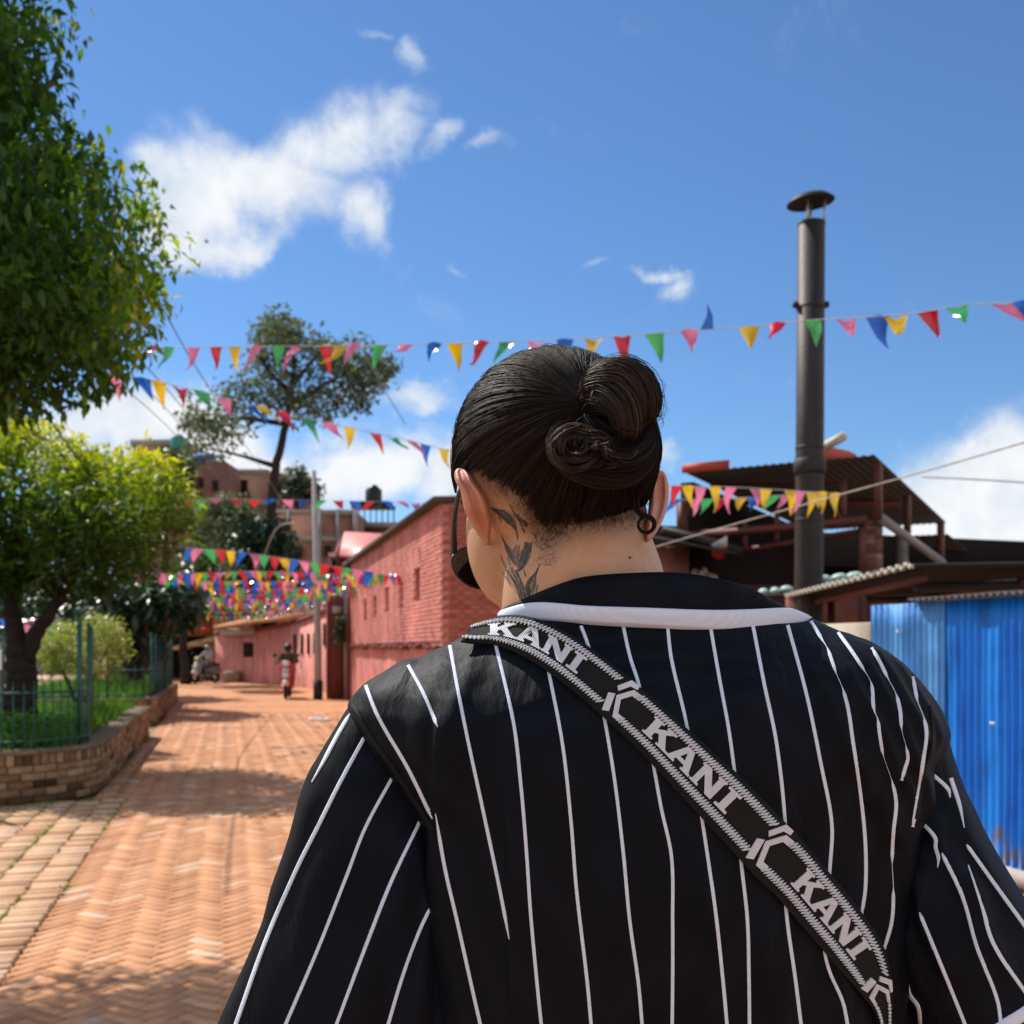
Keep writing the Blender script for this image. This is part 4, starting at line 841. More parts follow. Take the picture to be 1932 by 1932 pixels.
# mid-distance green masses, each a tree of its own
for poly, Y, n, lb, m, sz in (([(370, 960), (420, 940), (470, 945), (500, 1000), (500, 1060), (420, 1085), (372, 1070)], 52, 80, 'grey green bushy tree in front of the brown houses', LM_FAR, .32),
                              ([(455, 1000), (520, 985), (548, 1010), (560, 1060), (540, 1095), (470, 1095), (440, 1060)], 47, 80, 'dark round tree below the tall thin trunk', LM_DK, .32),
                              ([(330, 1060), (400, 1050), (450, 1080), (420, 1120), (340, 1120)], 42, 50, 'yellowish green tree behind the first low strings of pennants', LM_HEDGE, .3),
                              ([(535, 905), (560, 880), (585, 905), (600, 935), (560, 945), (530, 945)], 70, 40, 'small dark cypress like tree on the far roof line', LM_DK, .35),
                              ([(-160, 780), (-60, 740), (20, 752), (60, 790), (60, 850), (-100, 860)], 55, 60, 'grey green far tree crown at the left edge under the big tree', LM_FAR, .35),
                              ([(285, 860), (330, 850), (352, 885), (345, 940), (300, 930), (270, 900)], 40, 45, 'soft green tree right behind the lime leaved tree', LM_HEDGE, .28),
                              ([(-60, 1110), (40, 1095), (130, 1115), (140, 1180), (30, 1200), (-60, 1190)], 40, 70, 'dark green trees across the yard behind the forked trunk', LM_DK, .3)):
    xs = [p[0] for p in poly]; ys = [p[1] for p in poly]; cxx = sum(xs) / len(xs); cyy = sum(ys) / len(ys)
    t = thing('background_tree', P(cxx, 1222, Y) - Vector((0, 0, 1.5)), lb, 'tree', 'distant trees')
    C, T, e = cloud_from_poly(poly, Y, 1.6, n, 44, .62); tx = 350 if Y == 42 else cxx; limb(t, [P(tx, 1222, Y) - Vector((0, 0, 1.6)), P(tx, (1222 + cyy) / 2, Y), P(cxx, cyy, Y)], .25, .08, 'trunk', M_barkd, 8)
    crown(t, 'crown', C, T, sz, m, four=False, aspect=.5)

# grass and ground cover
def blades(pts, h, wd, name, m, parent=None, label=None):
    n = len(pts); C = np.array(pts, float); th = rng.uniform(0, 2 * PI, n); hh = h * rng.uniform(.5, 1.4, n)
    ln = rng.normal(0, .35, (n, 2)) * hh[:, None]; sd = np.stack([np.cos(th), np.sin(th), 0 * th], 1) * (wd * rng.uniform(.6, 1.4, n))[:, None]
    V = np.stack([C - sd, C + sd, C + np.stack([ln[:, 0], ln[:, 1], hh], 1)], 1).reshape(-1, 3); o = np.arange(n)[:, None] * 3
    ob = link(name, mesh_np(name, V, o + np.array([[0, 1, 2]]), np.repeat(np.clip(rng.normal(.45, .25, n), 0, 1), 3)), m, None, (0, 0, 0)); ob['kind'] = 'stuff'
    return ob
pts = []
while len(pts) < 9000:
    a_, c_ = random.uniform(10.85, 18.2), random.uniform(-5.5, -1.5)
    if a_ < 11.6 and c_ > -2.28 and (a_ - 11.6) ** 2 + (c_ + 2.28) ** 2 > .75: continue
    pts.append(tuple(S(a_, c_, ZT - .03)))
blades(pts, .2, .012, 'planter_grass', LM_GRASS)
pts = [tuple(S(random.uniform(21.2, 29.8), random.uniform(-4.1, -1.6), ZT - .03)) for _ in range(2500)]; blades(pts, .3, .02, 'planter_grass', LM_GRASS)
C = []
for _ in range(130):                     # leafy ground cover behind the railing
    a_, c_ = random.uniform(11, 13.2), random.uniform(-4.6, -2.0); b0 = np.array(S(a_, c_, ZT + .05)); v = rng.normal(0, 1, (60, 3)) * [.22, .22, .09]; v[:, 2] = np.abs(v[:, 2]); C.append(b0 + v)
C = np.concatenate(C); V, Fq, k = leaves(C, .06, droop=-.3, four=False, aspect=.6)
ob = link('ground_cover', mesh_np('ground_cover', V, Fq, np.repeat(np.clip(rng.normal(.3, .2, len(C)), 0, 1), k)), LM_GRASS); ob['kind'] = 'stuff'
pts = []
for i in range(14):                     # tufts in the pavement joints
    ac_ = AC0 - .005 - i * .225
    for _ in range(700 if i < 6 else 160):
        a_ = random.uniform(2.5, 10.6)
        if math.sin(a_ * 2.1 + i * 1.7) + math.sin(a_ * .9 + i * 3.1) > (.0 if i in (1, 2, 3) else .8): pts.append(tuple(S(a_ + random.uniform(-.03, .03), ac_ + random.gauss(0, .012), -.02)))
for _ in range(2600):
    ac_ = random.uniform(-4.5, -1.6); pts.append(tuple(S(10.55 - abs(random.gauss(0, .16)) + (max(0, ac_ + 2.28) ** 2 * .5), ac_, -.02)))
for _ in range(900): pts.append(tuple(S(random.uniform(10.8, 18), -1.26 + abs(random.gauss(0, .06)), -.02)))
blades(pts, .035, .006, 'joint_grass', LM_GRASS)

# ------------------------------------------------------------------ pole, cables, bunting
pole = thing('utility_pole', P(597, 1222, 29.6) - Vector((0, 0, 1.5)), 'grey concrete utility pole with a dark painted foot before the pink wall', 'pole')
b = MB(); a_ = P(600, 1222, 29.6); c_ = P(592, 888, 29.6); b.tube([(a_.x, a_.y, -.1), a_, c_], [.115, .105, .065], 12); b.build('shaft', M_conc, pole, smooth=True)
b = MB(); b.tube([(a_.x, a_.y, -.05), (a_.x, a_.y, .55)], [.14, .14], 12); b.build('painted_foot', M_black, pole, smooth=True)
b = MB(); b.box(P(594, 1098, 29.5), (.3, .1, .12)); b.build('clamp', M_black, pole)
for y in (905, 925): b = MB(); b.box(P(593, y, 29.6), (.4, .06, .05)); b.build('crossarm', M_steel, pole)
M_cable = mat('black_cable', (0.02, 0.02, 0.02), 0.6)
M_cableg = mat('grey_cable', (0.22, 0.23, 0.22), 0.6)
def cable(pts, r, label, m=M_cable, name='cable'):
    b = MB(); b.tube([Vector(p) for p in smooth_path(pts, 40)], r, 6); tag(b.build(name, m, None, smooth=True, loc=pts[0]), label, 'cable', 'overhead cables')
cable([P(40, 715, 8.5), P(125, 835, 10), P(200, 935, 12), P(290, 1050, 16), P(420, 1150, 24)], .009, 'thick black cable running down across the lime leaved tree')
cable([P(296, 560, 9), P(350, 660, 11), P(400, 740, 14), P(470, 850, 20), P(560, 985, 30)], .007, 'pale cable passing just right of the big tree edge', M_cableg)
cable([P(225, 640, 9), P(320, 740, 13), P(400, 840, 20), P(450, 900, 28)], .007, 'thin cable from inside the big tree to the brown house', M_cableg)
cable([P(180, 690, 9), P(290, 780, 14), P(380, 870, 24)], .006, 'thin cable left of its twin before the low clouds', M_cableg)
cable([P(200, 660, 10), P(330, 790, 16), P(415, 905, 28)], .006, 'thin cable crossing the yellow pennant of the second string', M_cableg)
cable([P(560, 985, 30), P(520, 1000, 34), P(480, 1080, 38), P(420, 1110, 42)], .018, 'pale sagging cable over the dark round tree', M_conc)
cable([P(660, 620, 40), P(740, 760, 40), P(765, 800, 40)], .02, 'thin cable dropping from the crown of the tall tree', M_cableg)
cable([P(1215, 1038, 12), P(1400, 985, 10), P(1590, 932, 8.6), P(1760, 885, 7.8), P(2000, 815, 7)], .0065, 'pale rope like cable rising to the right across the shed', mat('pale_rope', (.42, .4, .36), .8, var=.35, vscale=14))
cable([P(1740, 900, 14), P(1850, 905, 13), P(2000, 915, 12)], .01, 'thin cable crossing the right hand cloud', M_cableg)

PC = {'r': (0.62, 0.015, 0.03), 'g': (0.06, 0.42, 0.13), 'y': (0.75, 0.48, 0.01), 'b': (0.008, 0.12, 0.55), 'p': (0.78, 0.2, 0.36)}
PMt = {}
for k, c in PC.items():
    m = mat({'r': 'red', 'g': 'green', 'y': 'yellow', 'b': 'blue', 'p': 'pink'}[k] + '_plastic', c, .16, .9, var=.08, vscale=3, transl=(.4, (1.0, 1.0, 1.0))); PMt[k] = m
M_cord = mat('white_cord', (.45, .45, .45), .7)
def pennant(t, p, u, w_, h_, k, blow, twist):
    """p: point on the cord; u: cord direction; blow tilts the flag off the vertical"""
    dn = (Vector((0, 0, -1)) + u * blow + Vector((u.y, -u.x, 0)) * twist).normalized(); nrm = u.cross(dn).normalized(); vs = []; R = 5
    cur = random.uniform(-.25, .25); ph = random.uniform(0, 6); fl = random.uniform(.06, .3)
    for i in range(R + 1):
        s = i / R; ww = w_ * (1 - s) * .5
        for j, q in enumerate((-1, 0, 1)):
            vs.append(dn * (h_ * s) + u * (q * ww + cur * h_ * s * s) + nrm * (math.sin(ph + s * 4) * h_ * fl * s + (math.cos(ph * 2 + s * 3) * w_ * .26 if j == 1 else 0) * (1 - s * .5)))
    fs = []
    for i in range(R):
        for j in range(2): fs.append((i * 3 + j, i * 3 + j + 1, i * 3 + 4 + j, i * 3 + 3 + j))
    me = mesh_np('pennant', np.array([tuple(v) for v in vs]), fs); link('pennant', me, PMt[k], t, p, smooth=True)
def bunting(label, knots, flags, fw=.145, fh=.23):
    """knots: 3-D points of the cord; flags: (t in 0..1, colour, blow, twist)"""
    path = smooth_path(knots, 80); t = thing('bunting_string', path[0], label, 'bunting', 'strings of coloured pennants')
    b = MB(); b.tube([Vector(p) for p in path], .0035, 4); b.build('cord', M_cord, t)
    for s, k, bl, tw in flags:
        f = s * 79; i = min(78, int(f)); p = Vector(path[i]) + (Vector(path[i + 1]) - Vector(path[i])) * (f - i); u = (Vector(path[i + 1]) - Vector(path[i])).normalized()
        pennant(t, p, u, fw * random.uniform(.92, 1.08), fh * random.uniform(.85, 1.1), k, bl, tw)
    return t
def t_of(path_knots, xs):
    q = smooth_path(path_knots, 80); px = np.array([to_px(p)[0] for p in q]); return [float(np.interp(x, px, np.arange(80))) / 79 for x in xs]
# first string, nearest
kn = [P(230, 655, 10.2), P(292, 655, 9.9), P(565, 653, 9.2), P(766, 650, 8.7), P(957, 645, 8.3), P(1122, 637, 7.9), P(1300, 624, 7.6), P(1413, 617, 7.4), P(1530, 604, 7.1), P(1655, 597, 6.8), P(1750, 588, 6.6), P(1810, 576, 6.45), P(1930, 570, 6.2), P(2150, 548, 5.8)]
fl = [(292, 'r', -.3), (318, 'g', -.3), (367, 'p', -.2), (408, 'r', 0), (443, 'y', -.1), (485, 'p', -.2), (524, 'g', 0), (565, 'p', -.3), (614, 'r', 0), (643, 'y', -.3), (670, 'p', -.4), (718, 'g', -.6), (766, 'p', -.1), (820, 'b', 0), (858, 'y', 0), (910, 'r', 0), (957, 'g', 0), (1012, 'p', .2), (1066, 'b', 0), (1122, 'y', -.1), (1174, 'r', 0), (1234, 'g', .25), (1300, 'p', .4), (1413, 'y', .3), (1467, 'r', .35), (1530, 'g', .5), (1595, 'p', .6), (1655, 'b', .05), (1690, 'y', .35), (1750, 'r', .4), (1805, 'g', .6), (1893, 'p', .9), (1930, 'b', .5), (2000, 'y', .3), (2060, 'r', .3)]
ts = t_of(kn, [f[0] for f in fl])
bunting('nearest and highest string of pennants crossing the whole sky to the chimney', kn, [(t, f[1], f[2], random.gauss(.3, .42)) for t, f in zip(ts, fl)] , .145, .24)
up = [o for o in sc.objects if o.name.startswith('bunting_string')][0]
i_ = t_of(kn, [1356])[0]; q = smooth_path(kn, 80); pp = Vector(q[int(i_ * 79)]); u = (Vector(q[int(i_ * 79) + 1]) - pp).normalized()
me = mesh_np('pennant', np.array([tuple(u * -.05), tuple(u * .05), tuple(Vector((0, 0, .1)) + u * .045), tuple(Vector((0, 0, .1)) - u * .0), tuple(Vector((0, .01, .2)) + u * .005)]), [(0, 1, 2, 3), (3, 2, 4)]); link('pennant', me, PMt['b'], up, pp)
kn = [P(150, 690, 9.2), P(215, 705, 9.3), P(300, 720, 9.4), P(422, 750, 9.6), P(535, 780, 9.9), P(660, 807, 10.2), P(775, 832, 10.6), P(842, 848, 10.9), P(1000, 872, 11.6), P(1250, 890, 13)]
fl = [(212, 'p', .2), (268, 'b', .4), (300, 'y', .1), (340, 'r', .1), (380, 'g', .5), (422, 'p', .5), (466, 'b', .8), (495, 'y', .4), (535, 'r', .1), (577, 'g', .4), (622, 'p', .5), (660, 'y', 0), (708, 'r', .35), (738, 'g', .9), (775, 'p', .8), (803, 'b', .2), (838, 'y', 0), (890, 'r', 0), (930, 'g', .2), (1000, 'p', .2), (1100, 'b', 0)]
ts = t_of(kn, [f[0] for f in fl]); bunting('second string of pennants slanting down from the big tree to the head', kn, [(t, f[1], f[2], random.gauss(.3, .42)) for t, f in zip(ts, fl)], .145, .25)
seq = 'bgryp'
def auto(label, kn, n, fw, fh, order='byrgp', blow=.25):
    bunting(label, kn, [((i + .5) / n, order[i % len(order)] if random.random() > .25 else random.choice('brgyp'), random.gauss(blow * .4, blow), random.gauss(.3, .5)) for i in range(n)], fw, fh)
auto('third string of wind blown pennants level across the brown houses', [P(315, 968, 16), P(345, 944, 17), P(500, 943, 18), P(700, 946, 19), P(860, 952, 20), P(1000, 954, 21)], 26, .22, .22, 'rbpygpb', .9)
kn = [P(1150, 905, 9.2), P(1250, 915, 9.4), P(1400, 920, 9.8), P(1590, 932, 10.2)]
fl = [(1253, 'y'), (1278, 'r'), (1298, 'y'), (1321, 'p'), (1350, 'y'), (1380, 'p'), (1425, 'p'), (1445, 'y'), (1490, 'y'), (1510, 'p'), (1532, 'y'), (1550, 'y'), (1575, 'y'), (1200, 'g')]
ts = t_of(kn, [f[0] for f in fl]); bunting('string of mostly yellow and pink pennants right of the head', kn, [(t, f[1], random.uniform(-.3, .0), random.uniform(-.3, .3)) for t, f in zip(ts, fl)], .135, .24)
kn = [P(1150, 930, 10.6), P(1280, 942, 10.8), P(1420, 938, 11), P(1560, 928, 11.2)]
fl = [(1276, 'b'), (1312, 'p'), (1335, 'g'), (1365, 'r'), (1400, 'y'), (1420, 'b'), (1462, 'g'), (1485, 'p'), (1540, 'y')]
ts = t_of(kn, [f[0] for f in fl]); bunting('lower string with blue and green pennants behind the yellow ones', kn, [(t, f[1], random.uniform(-.9, .2), random.uniform(-.3, .3)) for t, f in zip(ts, fl)], .14, .2)
kn = [P(300, 1028, 17), P(351, 1034, 17.2), P(440, 1040, 17.5), P(540, 1054, 18), P(640, 1070, 18.5), P(720, 1082, 19)]
fl = [(D_, c) for D_, c in zip((351, 372, 394, 416, 438, 455, 480, 498, 520, 537, 556, 573, 595, 612, 637, 655, 676, 694), 'bpgrybpgrybpgrrgpb')]
ts = t_of(kn, [f[0] for f in fl]); bunting('evenly spaced string of pennants drooping to the red gate roof', kn, [(t, f[1], random.gauss(.1, .25), random.uniform(-.3, .3)) for t, f in zip(ts, fl)], .22, .27)
rowsb = [((240, 1082), (480, 1078), (890, 1086), 21, 'sunlit string of pennants touching the pink building corner', 44), ((300, 1092), (500, 1097), (870, 1082), 23, 'crowded string of pennants just below the sunlit one', 40), ((330, 1104), (520, 1110), (760, 1100), 25.5, 'string of pennants passing in front of the pole and window tops', 34),
         ((340, 1112), (520, 1122), (720, 1110), 28, 'dense string of pennants over the curved wall start', 34), ((350, 1124), (500, 1130), (690, 1120), 31, 'dense pale string of pennants low over the street', 34), ((365, 1132), (500, 1138), (640, 1128), 34, 'small string of pennants before the orange tiled roof', 32),
         ((370, 1140), (480, 1145), (610, 1138), 37, 'smaller string of pennants close to the orange roof edge', 30), ((375, 1150), (470, 1153), (590, 1146), 40, 'tiny string of pennants above the concrete lintel', 30), ((385, 1160), (455, 1162), (530, 1158), 43, 'farthest tiny string of pennants at the market roof', 24)]
for (x0, y0), (x1, y1), (x2, y2), Y, lb, n in rowsb:
    auto(lb, [P(x0, y0, Y - .5), P((x0 + x1) / 2, (y0 + y1) / 2 + 2, Y), P(x1, y1, Y), P((x1 + x2) / 2, (y1 + y2) / 2 + 2, Y), P(x2, y2, Y - .8)], int(n * 1.35), .175, .27, random.choice(('byrgp', 'rgpyb', 'pygrb')), .25)
auto('string of pennants far across the yard left of the forked trunk', [P(-120, 1165, 34), P(0, 1168, 34), P(140, 1166, 34)], 22, .26, .34)
auto('second far string of pennants left of the forked trunk, just lower', [P(-120, 1176, 36), P(0, 1180, 36), P(140, 1177, 36)], 22, .26, .34)

# ------------------------------------------------------------------ scooters and people in the distance
M_skin_d = mat('skin_plain', (.32, .19, .13), .6); M_cloth = {}
def cloth(name, c): 
    if name not in M_cloth: M_cloth[name] = mat(name, c, .9, .2, var=.2, vscale=12)
    return M_cloth[name]
M_tyre = mat('tyre', (.02, .02, .02), .8); M_chrome = mat('chrome', (.6, .6, .62), .2, metal=1.0); M_mirror = mat('mirror', (.7, .7, .72), .1, metal=1.0)
def scooter(loc, rz, label, cmain, lampcol):
    t = thing('scooter', loc, label, 'scooter', 'scooters on the street'); R3 = Matrix.Rotation(rz, 3, 'Z'); o = Vector(loc)
    def W(x, y, z): return o + R3 @ Vector((x, y, z))
    body = mat('scooter_paint_' + label.split()[0], cmain, .3, .6)
    for y, z, nm in ((-.62, .25, 'wheel'), (.6, .25, 'wheel')):
        b = MB(); ring = []; ax = R3 @ Vector((1, 0, 0))
        for k in range(20): a = k * PI / 10; ring.append(W(0, y + .2 * math.cos(a), z + .2 * math.sin(a)))
        ring.append(ring[0]); ring.append(ring[1]); b.tube(ring, .05, 8, caps=False); o_ = b.build(nm, M_tyre, t, smooth=True)
        b = MB(); b.cyl(W(0, y, z), .14, .06, 14, axis=ax); b.build('rim', M_chrome, o_)
    b = MB()                                   # leg shield, narrow at the foot, wide at the top
    prof = [(.10, -.52, .36), (.18, -.56, .55), (.2, -.5, .75), (.21, -.44, .92), (.16, -.38, 1.02)]; vs = []; fs = []
    for wv, y, z in prof: vs += [W(-wv, y + .05, z), W(-wv * .4, y - .05, z), W(wv * .4, y - .05, z), W(wv, y + .05, z), W(wv, y + .12, z), W(-wv, y + .12, z)]
    for i in range(len(prof) - 1):
        for j in range(6): fs.append((i * 6 + j, i * 6 + (j + 1) % 6, i * 6 + 6 + (j + 1) % 6, i * 6 + 6 + j))
    fs += [(0, 5, 4, 3, 2, 1), (24, 25, 26, 27, 28, 29)]; b.add(vs, fs); b.build('front_shield', body, t, smooth=False)
    b = MB(); b.box(W(0, -.05, .34), (.34, .75, .1), rz=rz, bev=.03); b.build('footboard', body, t)
    b = MB(); b.ell(W(0, .5, .58), (.19, .48, .2), 14, 8, R3); b.build('rear_body', body, t, smooth=True)
    b = MB(); b.box(W(0, .42, .8), (.27, .7, .1), rz=rz, bev=.04); b.build('seat', M_black, t)
    b = MB(); b.ell(W(0, -.64, .46), (.1, .2, .12), 12, 8, R3); b.build('front_fender', mat('fender_white', (.75, .75, .75), .3), t, smooth=True)
    b = MB(); b.prism([W(-.075, -.58, .56), W(.075, -.58, .56), W(.1, -.52, .92), W(-.1, -.52, .92)], R3 @ Vector((0, -.035, 0))); b.build('front_panel', mat('panel_silver_' + label.split()[0], (.55, .55, .56), .3), t)
    b = MB(); b.ell(W(0, -.47, 1.03), (.15, .1, .1), 14, 8, R3); b.build('handlebar_cowl', body, t, smooth=True)
    b = MB(); b.ell(W(0, -.56, 1.04), (.11, .045, .08), 12, 8, R3); b.build('headlight', lampcol, t, smooth=True)
    b = MB(); b.box(W(0, -.635, .7), (.2, .02, .13), rz=rz); b.build('number_plate', mat('plate_white', (.75, .75, .75), .5), t)
    b = MB(); b.tube([W(-.33, -.36, 1.06), W(-.1, -.44, 1.08), W(.1, -.44, 1.08), W(.33, -.36, 1.06)], .018, 6); b.build('handlebar', M_black, t)
    for s in (-1, 1):
        b = MB(); b.tube([W(s * .24, -.4, 1.08), W(s * .33, -.42, 1.25)], .008, 5); b.build('mirror_stem', M_black, t)
        b = MB(); b.ell(W(s * .34, -.42, 1.28), (.07, .015, .045), 10, 6, R3); b.build('mirror', M_black, t, smooth=True)
    b = MB(); b.tube([W(0, -.4, .9), W(0, -.58, .3)], .035, 8); b.build('fork', M_chrome, t)
    return t
def person(loc, rz, label, pose, top, legs, head, helmet=None, skin=M_skin_d):
    """small figure: one continuous skinned body, clothes and headgear as children"""
    t = thing('person', loc, label, 'person', 'people in the distance'); o = Vector(loc); R3 = Matrix.Rotation(rz, 3, 'Z')
    if pose == 'sit': J = dict(pel=(0, .28, .86), chest=(0, .18, 1.2), neck=(0, .13, 1.36), head=(0, .1, 1.47), top=(0, .09, 1.56), sh=(.19, .17, 1.3), el=(.28, -.02, 1.1), wr=(.28, -.28, 1.06), ha=(.28, -.35, 1.06), hip=(.09, .26, .84), kn=(.15, -.2, .8), an=(.13, -.14, .42), toe=(.13, -.28, .38))
    else: J = dict(pel=(0, 0, .92), chest=(0, 0, 1.25), neck=(0, 0, 1.46), head=(0, -.02, 1.58), top=(0, -.02, 1.69), sh=(.19, 0, 1.4), el=(.24, .02, 1.12), wr=(.24, -.08, .88), ha=(.24, -.1, .79), hip=(.09, 0, .9), kn=(.1, -.02, .48), an=(.1, .02, .08), toe=(.11, -.14, .04))
    def seg(mb, chain, radii, s):
        mb.tube([o + R3 @ Vector((J[c][0] * s, J[c][1], J[c][2])) for c in chain], radii, 9)
    tmp = MB(); seg(tmp, ('pel', 'chest', 'neck', 'head'), [.12, .14, .05, .05], 1); tmp.ell(o + R3 @ Vector(J['head']), (.075, .09, .11), 14, 10, R3); tmp.ell(o + R3 @ (Vector(J['head']) + Vector((0, -.095, -.01))), (.014, .025, .025), 8, 6, R3)
    for s in (-1, 1):
        tmp.ell(o + R3 @ (Vector(J['head']) + Vector((s * .077, 0, -.005))), (.015, .025, .035), 8, 6, R3)
        seg(tmp, ('chest', 'sh', 'el', 'wr', 'ha'), [.07, .055, .042, .028, .024], s); seg(tmp, ('pel', 'hip', 'kn', 'an', 'toe'), [.1, .085, .055, .04, .03], s)
        h0 = Vector(J['ha']); d_ = (h0 - Vector(J['wr'])).normalized()
        for k, (dx, l_) in enumerate(((-.028, .065), (-.01, .075), (.008, .07), (.025, .055))): tmp.tube([o + R3 @ Vector(((h0.x + dx) * s, h0.y, h0.z)), o + R3 @ Vector(((h0.x + dx * 1.2) * s, h0.y + d_.y * l_, h0.z + d_.z * l_ - .01))], [.009, .007], 5)
        tmp.tube([o + R3 @ Vector(((h0.x - .025) * s, h0.y - d_.y * .05, h0.z - d_.z * .05)), o + R3 @ Vector(((h0.x - .06) * s, h0.y, h0.z - .01))], [.01, .007], 5)
    ob = tmp.build('body', skin, t, smooth=True); rem(ob, .02)
    b = MB(); seg(b, ('pel', 'chest', 'neck'), [.17, .185, .075], 1)
    for s in (-1, 1): seg(b, ('chest', 'sh', 'el', 'wr'), [.1, .085, .065, .045], s)
    ob = b.build('jacket', top, t, smooth=True); rem(ob, .022)
    b = MB(); seg(b, ('pel', 'pel'), [.17, .17], 1)
    for s in (-1, 1): seg(b, ('pel', 'hip', 'kn', 'an'), [.14, .115, .08, .06], s)
    ob = b.build('trousers', legs, t, smooth=True); rem(ob, .022)
    for s in (-1, 1):
        b = MB(); a_, c_ = Vector(J['an']), Vector(J['toe']); b.tube([o + R3 @ Vector((a_.x * s, a_.y + .05, a_.z - .03)), o + R3 @ Vector((c_.x * s, c_.y, c_.z - .01)), o + R3 @ Vector((c_.x * s, c_.y - .05, c_.z - .02))], [.048, .045, .02], 8); b.build('shoe', M_black, t, smooth=True)
    if helmet is not None:
        b = MB(); hc = o + R3 @ (Vector(J['head']) + Vector((0, .01, .03))); b.ell(hc, (.125, .14, .125), 16, 10, R3); o_ = b.build('helmet', helmet, t, smooth=True)
        b = MB(); b.ell(hc + R3 @ Vector((0, -.1, -.03)), (.085, .05, .045), 12, 8, R3); b.build('visor', M_black, o_, smooth=True)
    else:
        b = MB(); b.ell(o + R3 @ (Vector(J['head']) + Vector((0, .02, .03))), (.088, .098, .1), 14, 10, R3); b.build('hair', M_black, t, smooth=True)
    return t
def rem(ob, vox, it=4):
    md = ob.modifiers.new('m', 'REMESH'); md.mode = 'VOXEL'; md.voxel_size = vox; md.use_smooth_shade = True
    s_ = ob.modifiers.new('s', 'SMOOTH'); s_.factor = .5; s_.iterations = it
    dg = bpy.context.evaluated_depsgraph_get(); me = bpy.data.meshes.new_from_object(ob.evaluated_get(dg)); old = ob.data; ob.modifiers.clear(); ob.data = me; bpy.data.meshes.remove(old)
    me.polygons.foreach_set('use_smooth', np.ones(len(me.polygons), bool))
M_lampw = mat('lamp_clear', (.85, .85, .85), .08, .8); M_lampy = mat('lamp_amber', (.85, .7, .2), .15, .6)
l1 = P(543, 1315, 30.4); l1.z = 0
scooter(l1, math.radians(7), 'red scooter with a white front fender ridden toward the camera', (.55, .01, .03), M_lampw)
person(l1, math.radians(7), 'rider in an olive jacket and black helmet on the red scooter', 'sit', cloth('olive_jacket', (.09, .07, .04)), cloth('dark_trousers', (.02, .02, .025)), None, M_black)
l2 = P(388, 1292, 43); l2.z = 0
scooter(l2, math.radians(-25), 'grey scooter with an amber lamp at the far market end', (.2, .2, .22), M_lampy)
person(l2, math.radians(-25), 'rider in a pale grey shirt and helmet on the grey scooter', 'sit', cloth('pale_shirt', (.4, .39, .36)), cloth('grey_trousers', (.12, .12, .13)), None, mat('helmet_silver', (.3, .3, .32), .2))
l3 = P(402, 1290, 45.5); l3.z = 0
person(l3, math.radians(30), 'figure in a dull pink top standing beside the grey scooter', 'stand', cloth('dull_pink_top', (.3, .12, .12)), cloth('dark_trousers', (.02, .02, .025)), None)
l4 = P(8, 1300, 27); l4.z = 0
person(l4, math.radians(40), 'person in a white shirt at the left edge behind the forked trunk', 'stand', cloth('white_shirt', (.7, .7, .68)), cloth('grey_trousers', (.12, .12, .13)), None)
# litter on the road
b = MB(); c_ = P(605, 1358, 21.0); c_.z = 0
tmp = []
lt = MB()
for k in range(9):
    a = Vector((random.uniform(-.2, .2), random.uniform(-.2, .2), random.uniform(.01, .05))); lt.ell(c_ + a, (random.uniform(.05, .12), random.uniform(.05, .1), random.uniform(.015, .04)), 9, 6, Matrix.Rotation(random.uniform(0, 3), 3, 'Z'))
o_ = lt.build('plastic_bag', mat('white_plastic', (.75, .73, .74), .4, transl=(.3, (1, 1, 1))), None, smooth=True, loc=c_); tag(o_, 'crumpled white plastic bag lying on the road near the shoulder', 'litter'); rem(o_, .02)
bd = MB(); c_ = P(390, 457, 30); bd.ell(c_, (.05, .02, .02), 10, 6); bd.prism([c_ + Vector((-.02, 0, .0)), c_ + Vector((.02, 0, .0)), c_ + Vector((.06, .05, .05)), c_ + Vector((-.03, .06, .05))], (0, 0, .006)); bd.prism([c_ + Vector((-.02, 0, .0)), c_ + Vector((.02, 0, .0)), c_ + Vector((.04, -.08, .04)), c_ + Vector((-.05, -.07, .04))], (0, 0, .006))
tag(bd.build('bird', M_black, None, loc=c_), 'tiny dark bird flying in front of the big white cloud', 'bird')

# ------------------------------------------------------------------ the man in the foreground
man = thing('person', (0.1, 0.95, 0), 'man seen from behind in a black pinstriped baseball jersey with his hair in a bun', 'person')
M_skin, n_, b_ = new_mat('skin')
b_.inputs['Roughness'].default_value = .48; b_.inputs['Specular IOR Level'].default_value = .35
b_.inputs['Subsurface Weight'].default_value = .07; b_.inputs['Subsurface Radius'].default_value = (.012, .005, .003); b_.inputs['Subsurface Scale'].default_value = .6
tcs = n_.nodes.new('ShaderNodeTexCoord'); s1 = n_.nodes.new('ShaderNodeTexNoise'); s1.inputs['Scale'].default_value = 30; s1.inputs['Detail'].default_value = 9; s1.inputs['Roughness'].default_value = .7; n_.links.new(tcs.outputs['Object'], s1.inputs['Vector'])
r1 = n_.nodes.new('ShaderNodeValToRGB'); n_.links.new(s1.outputs['Fac'], r1.inputs[0]); r1.color_ramp.elements[0].position = .3; r1.color_ramp.elements[0].color = (.45, .235, .135, 1); r1.color_ramp.elements[1].position = .75; r1.color_ramp.elements[1].color = (.60, .345, .21, 1)
ca_ = n_.nodes.new('ShaderNodeAttribute'); ca_.attribute_name = 'crop'; s3 = n_.nodes.new('ShaderNodeTexNoise'); s3.inputs['Scale'].default_value = 420; s3.inputs['Detail'].default_value = 4; s3.inputs['Roughness'].default_value = .8; n_.links.new(tcs.outputs['Object'], s3.inputs['Vector'])
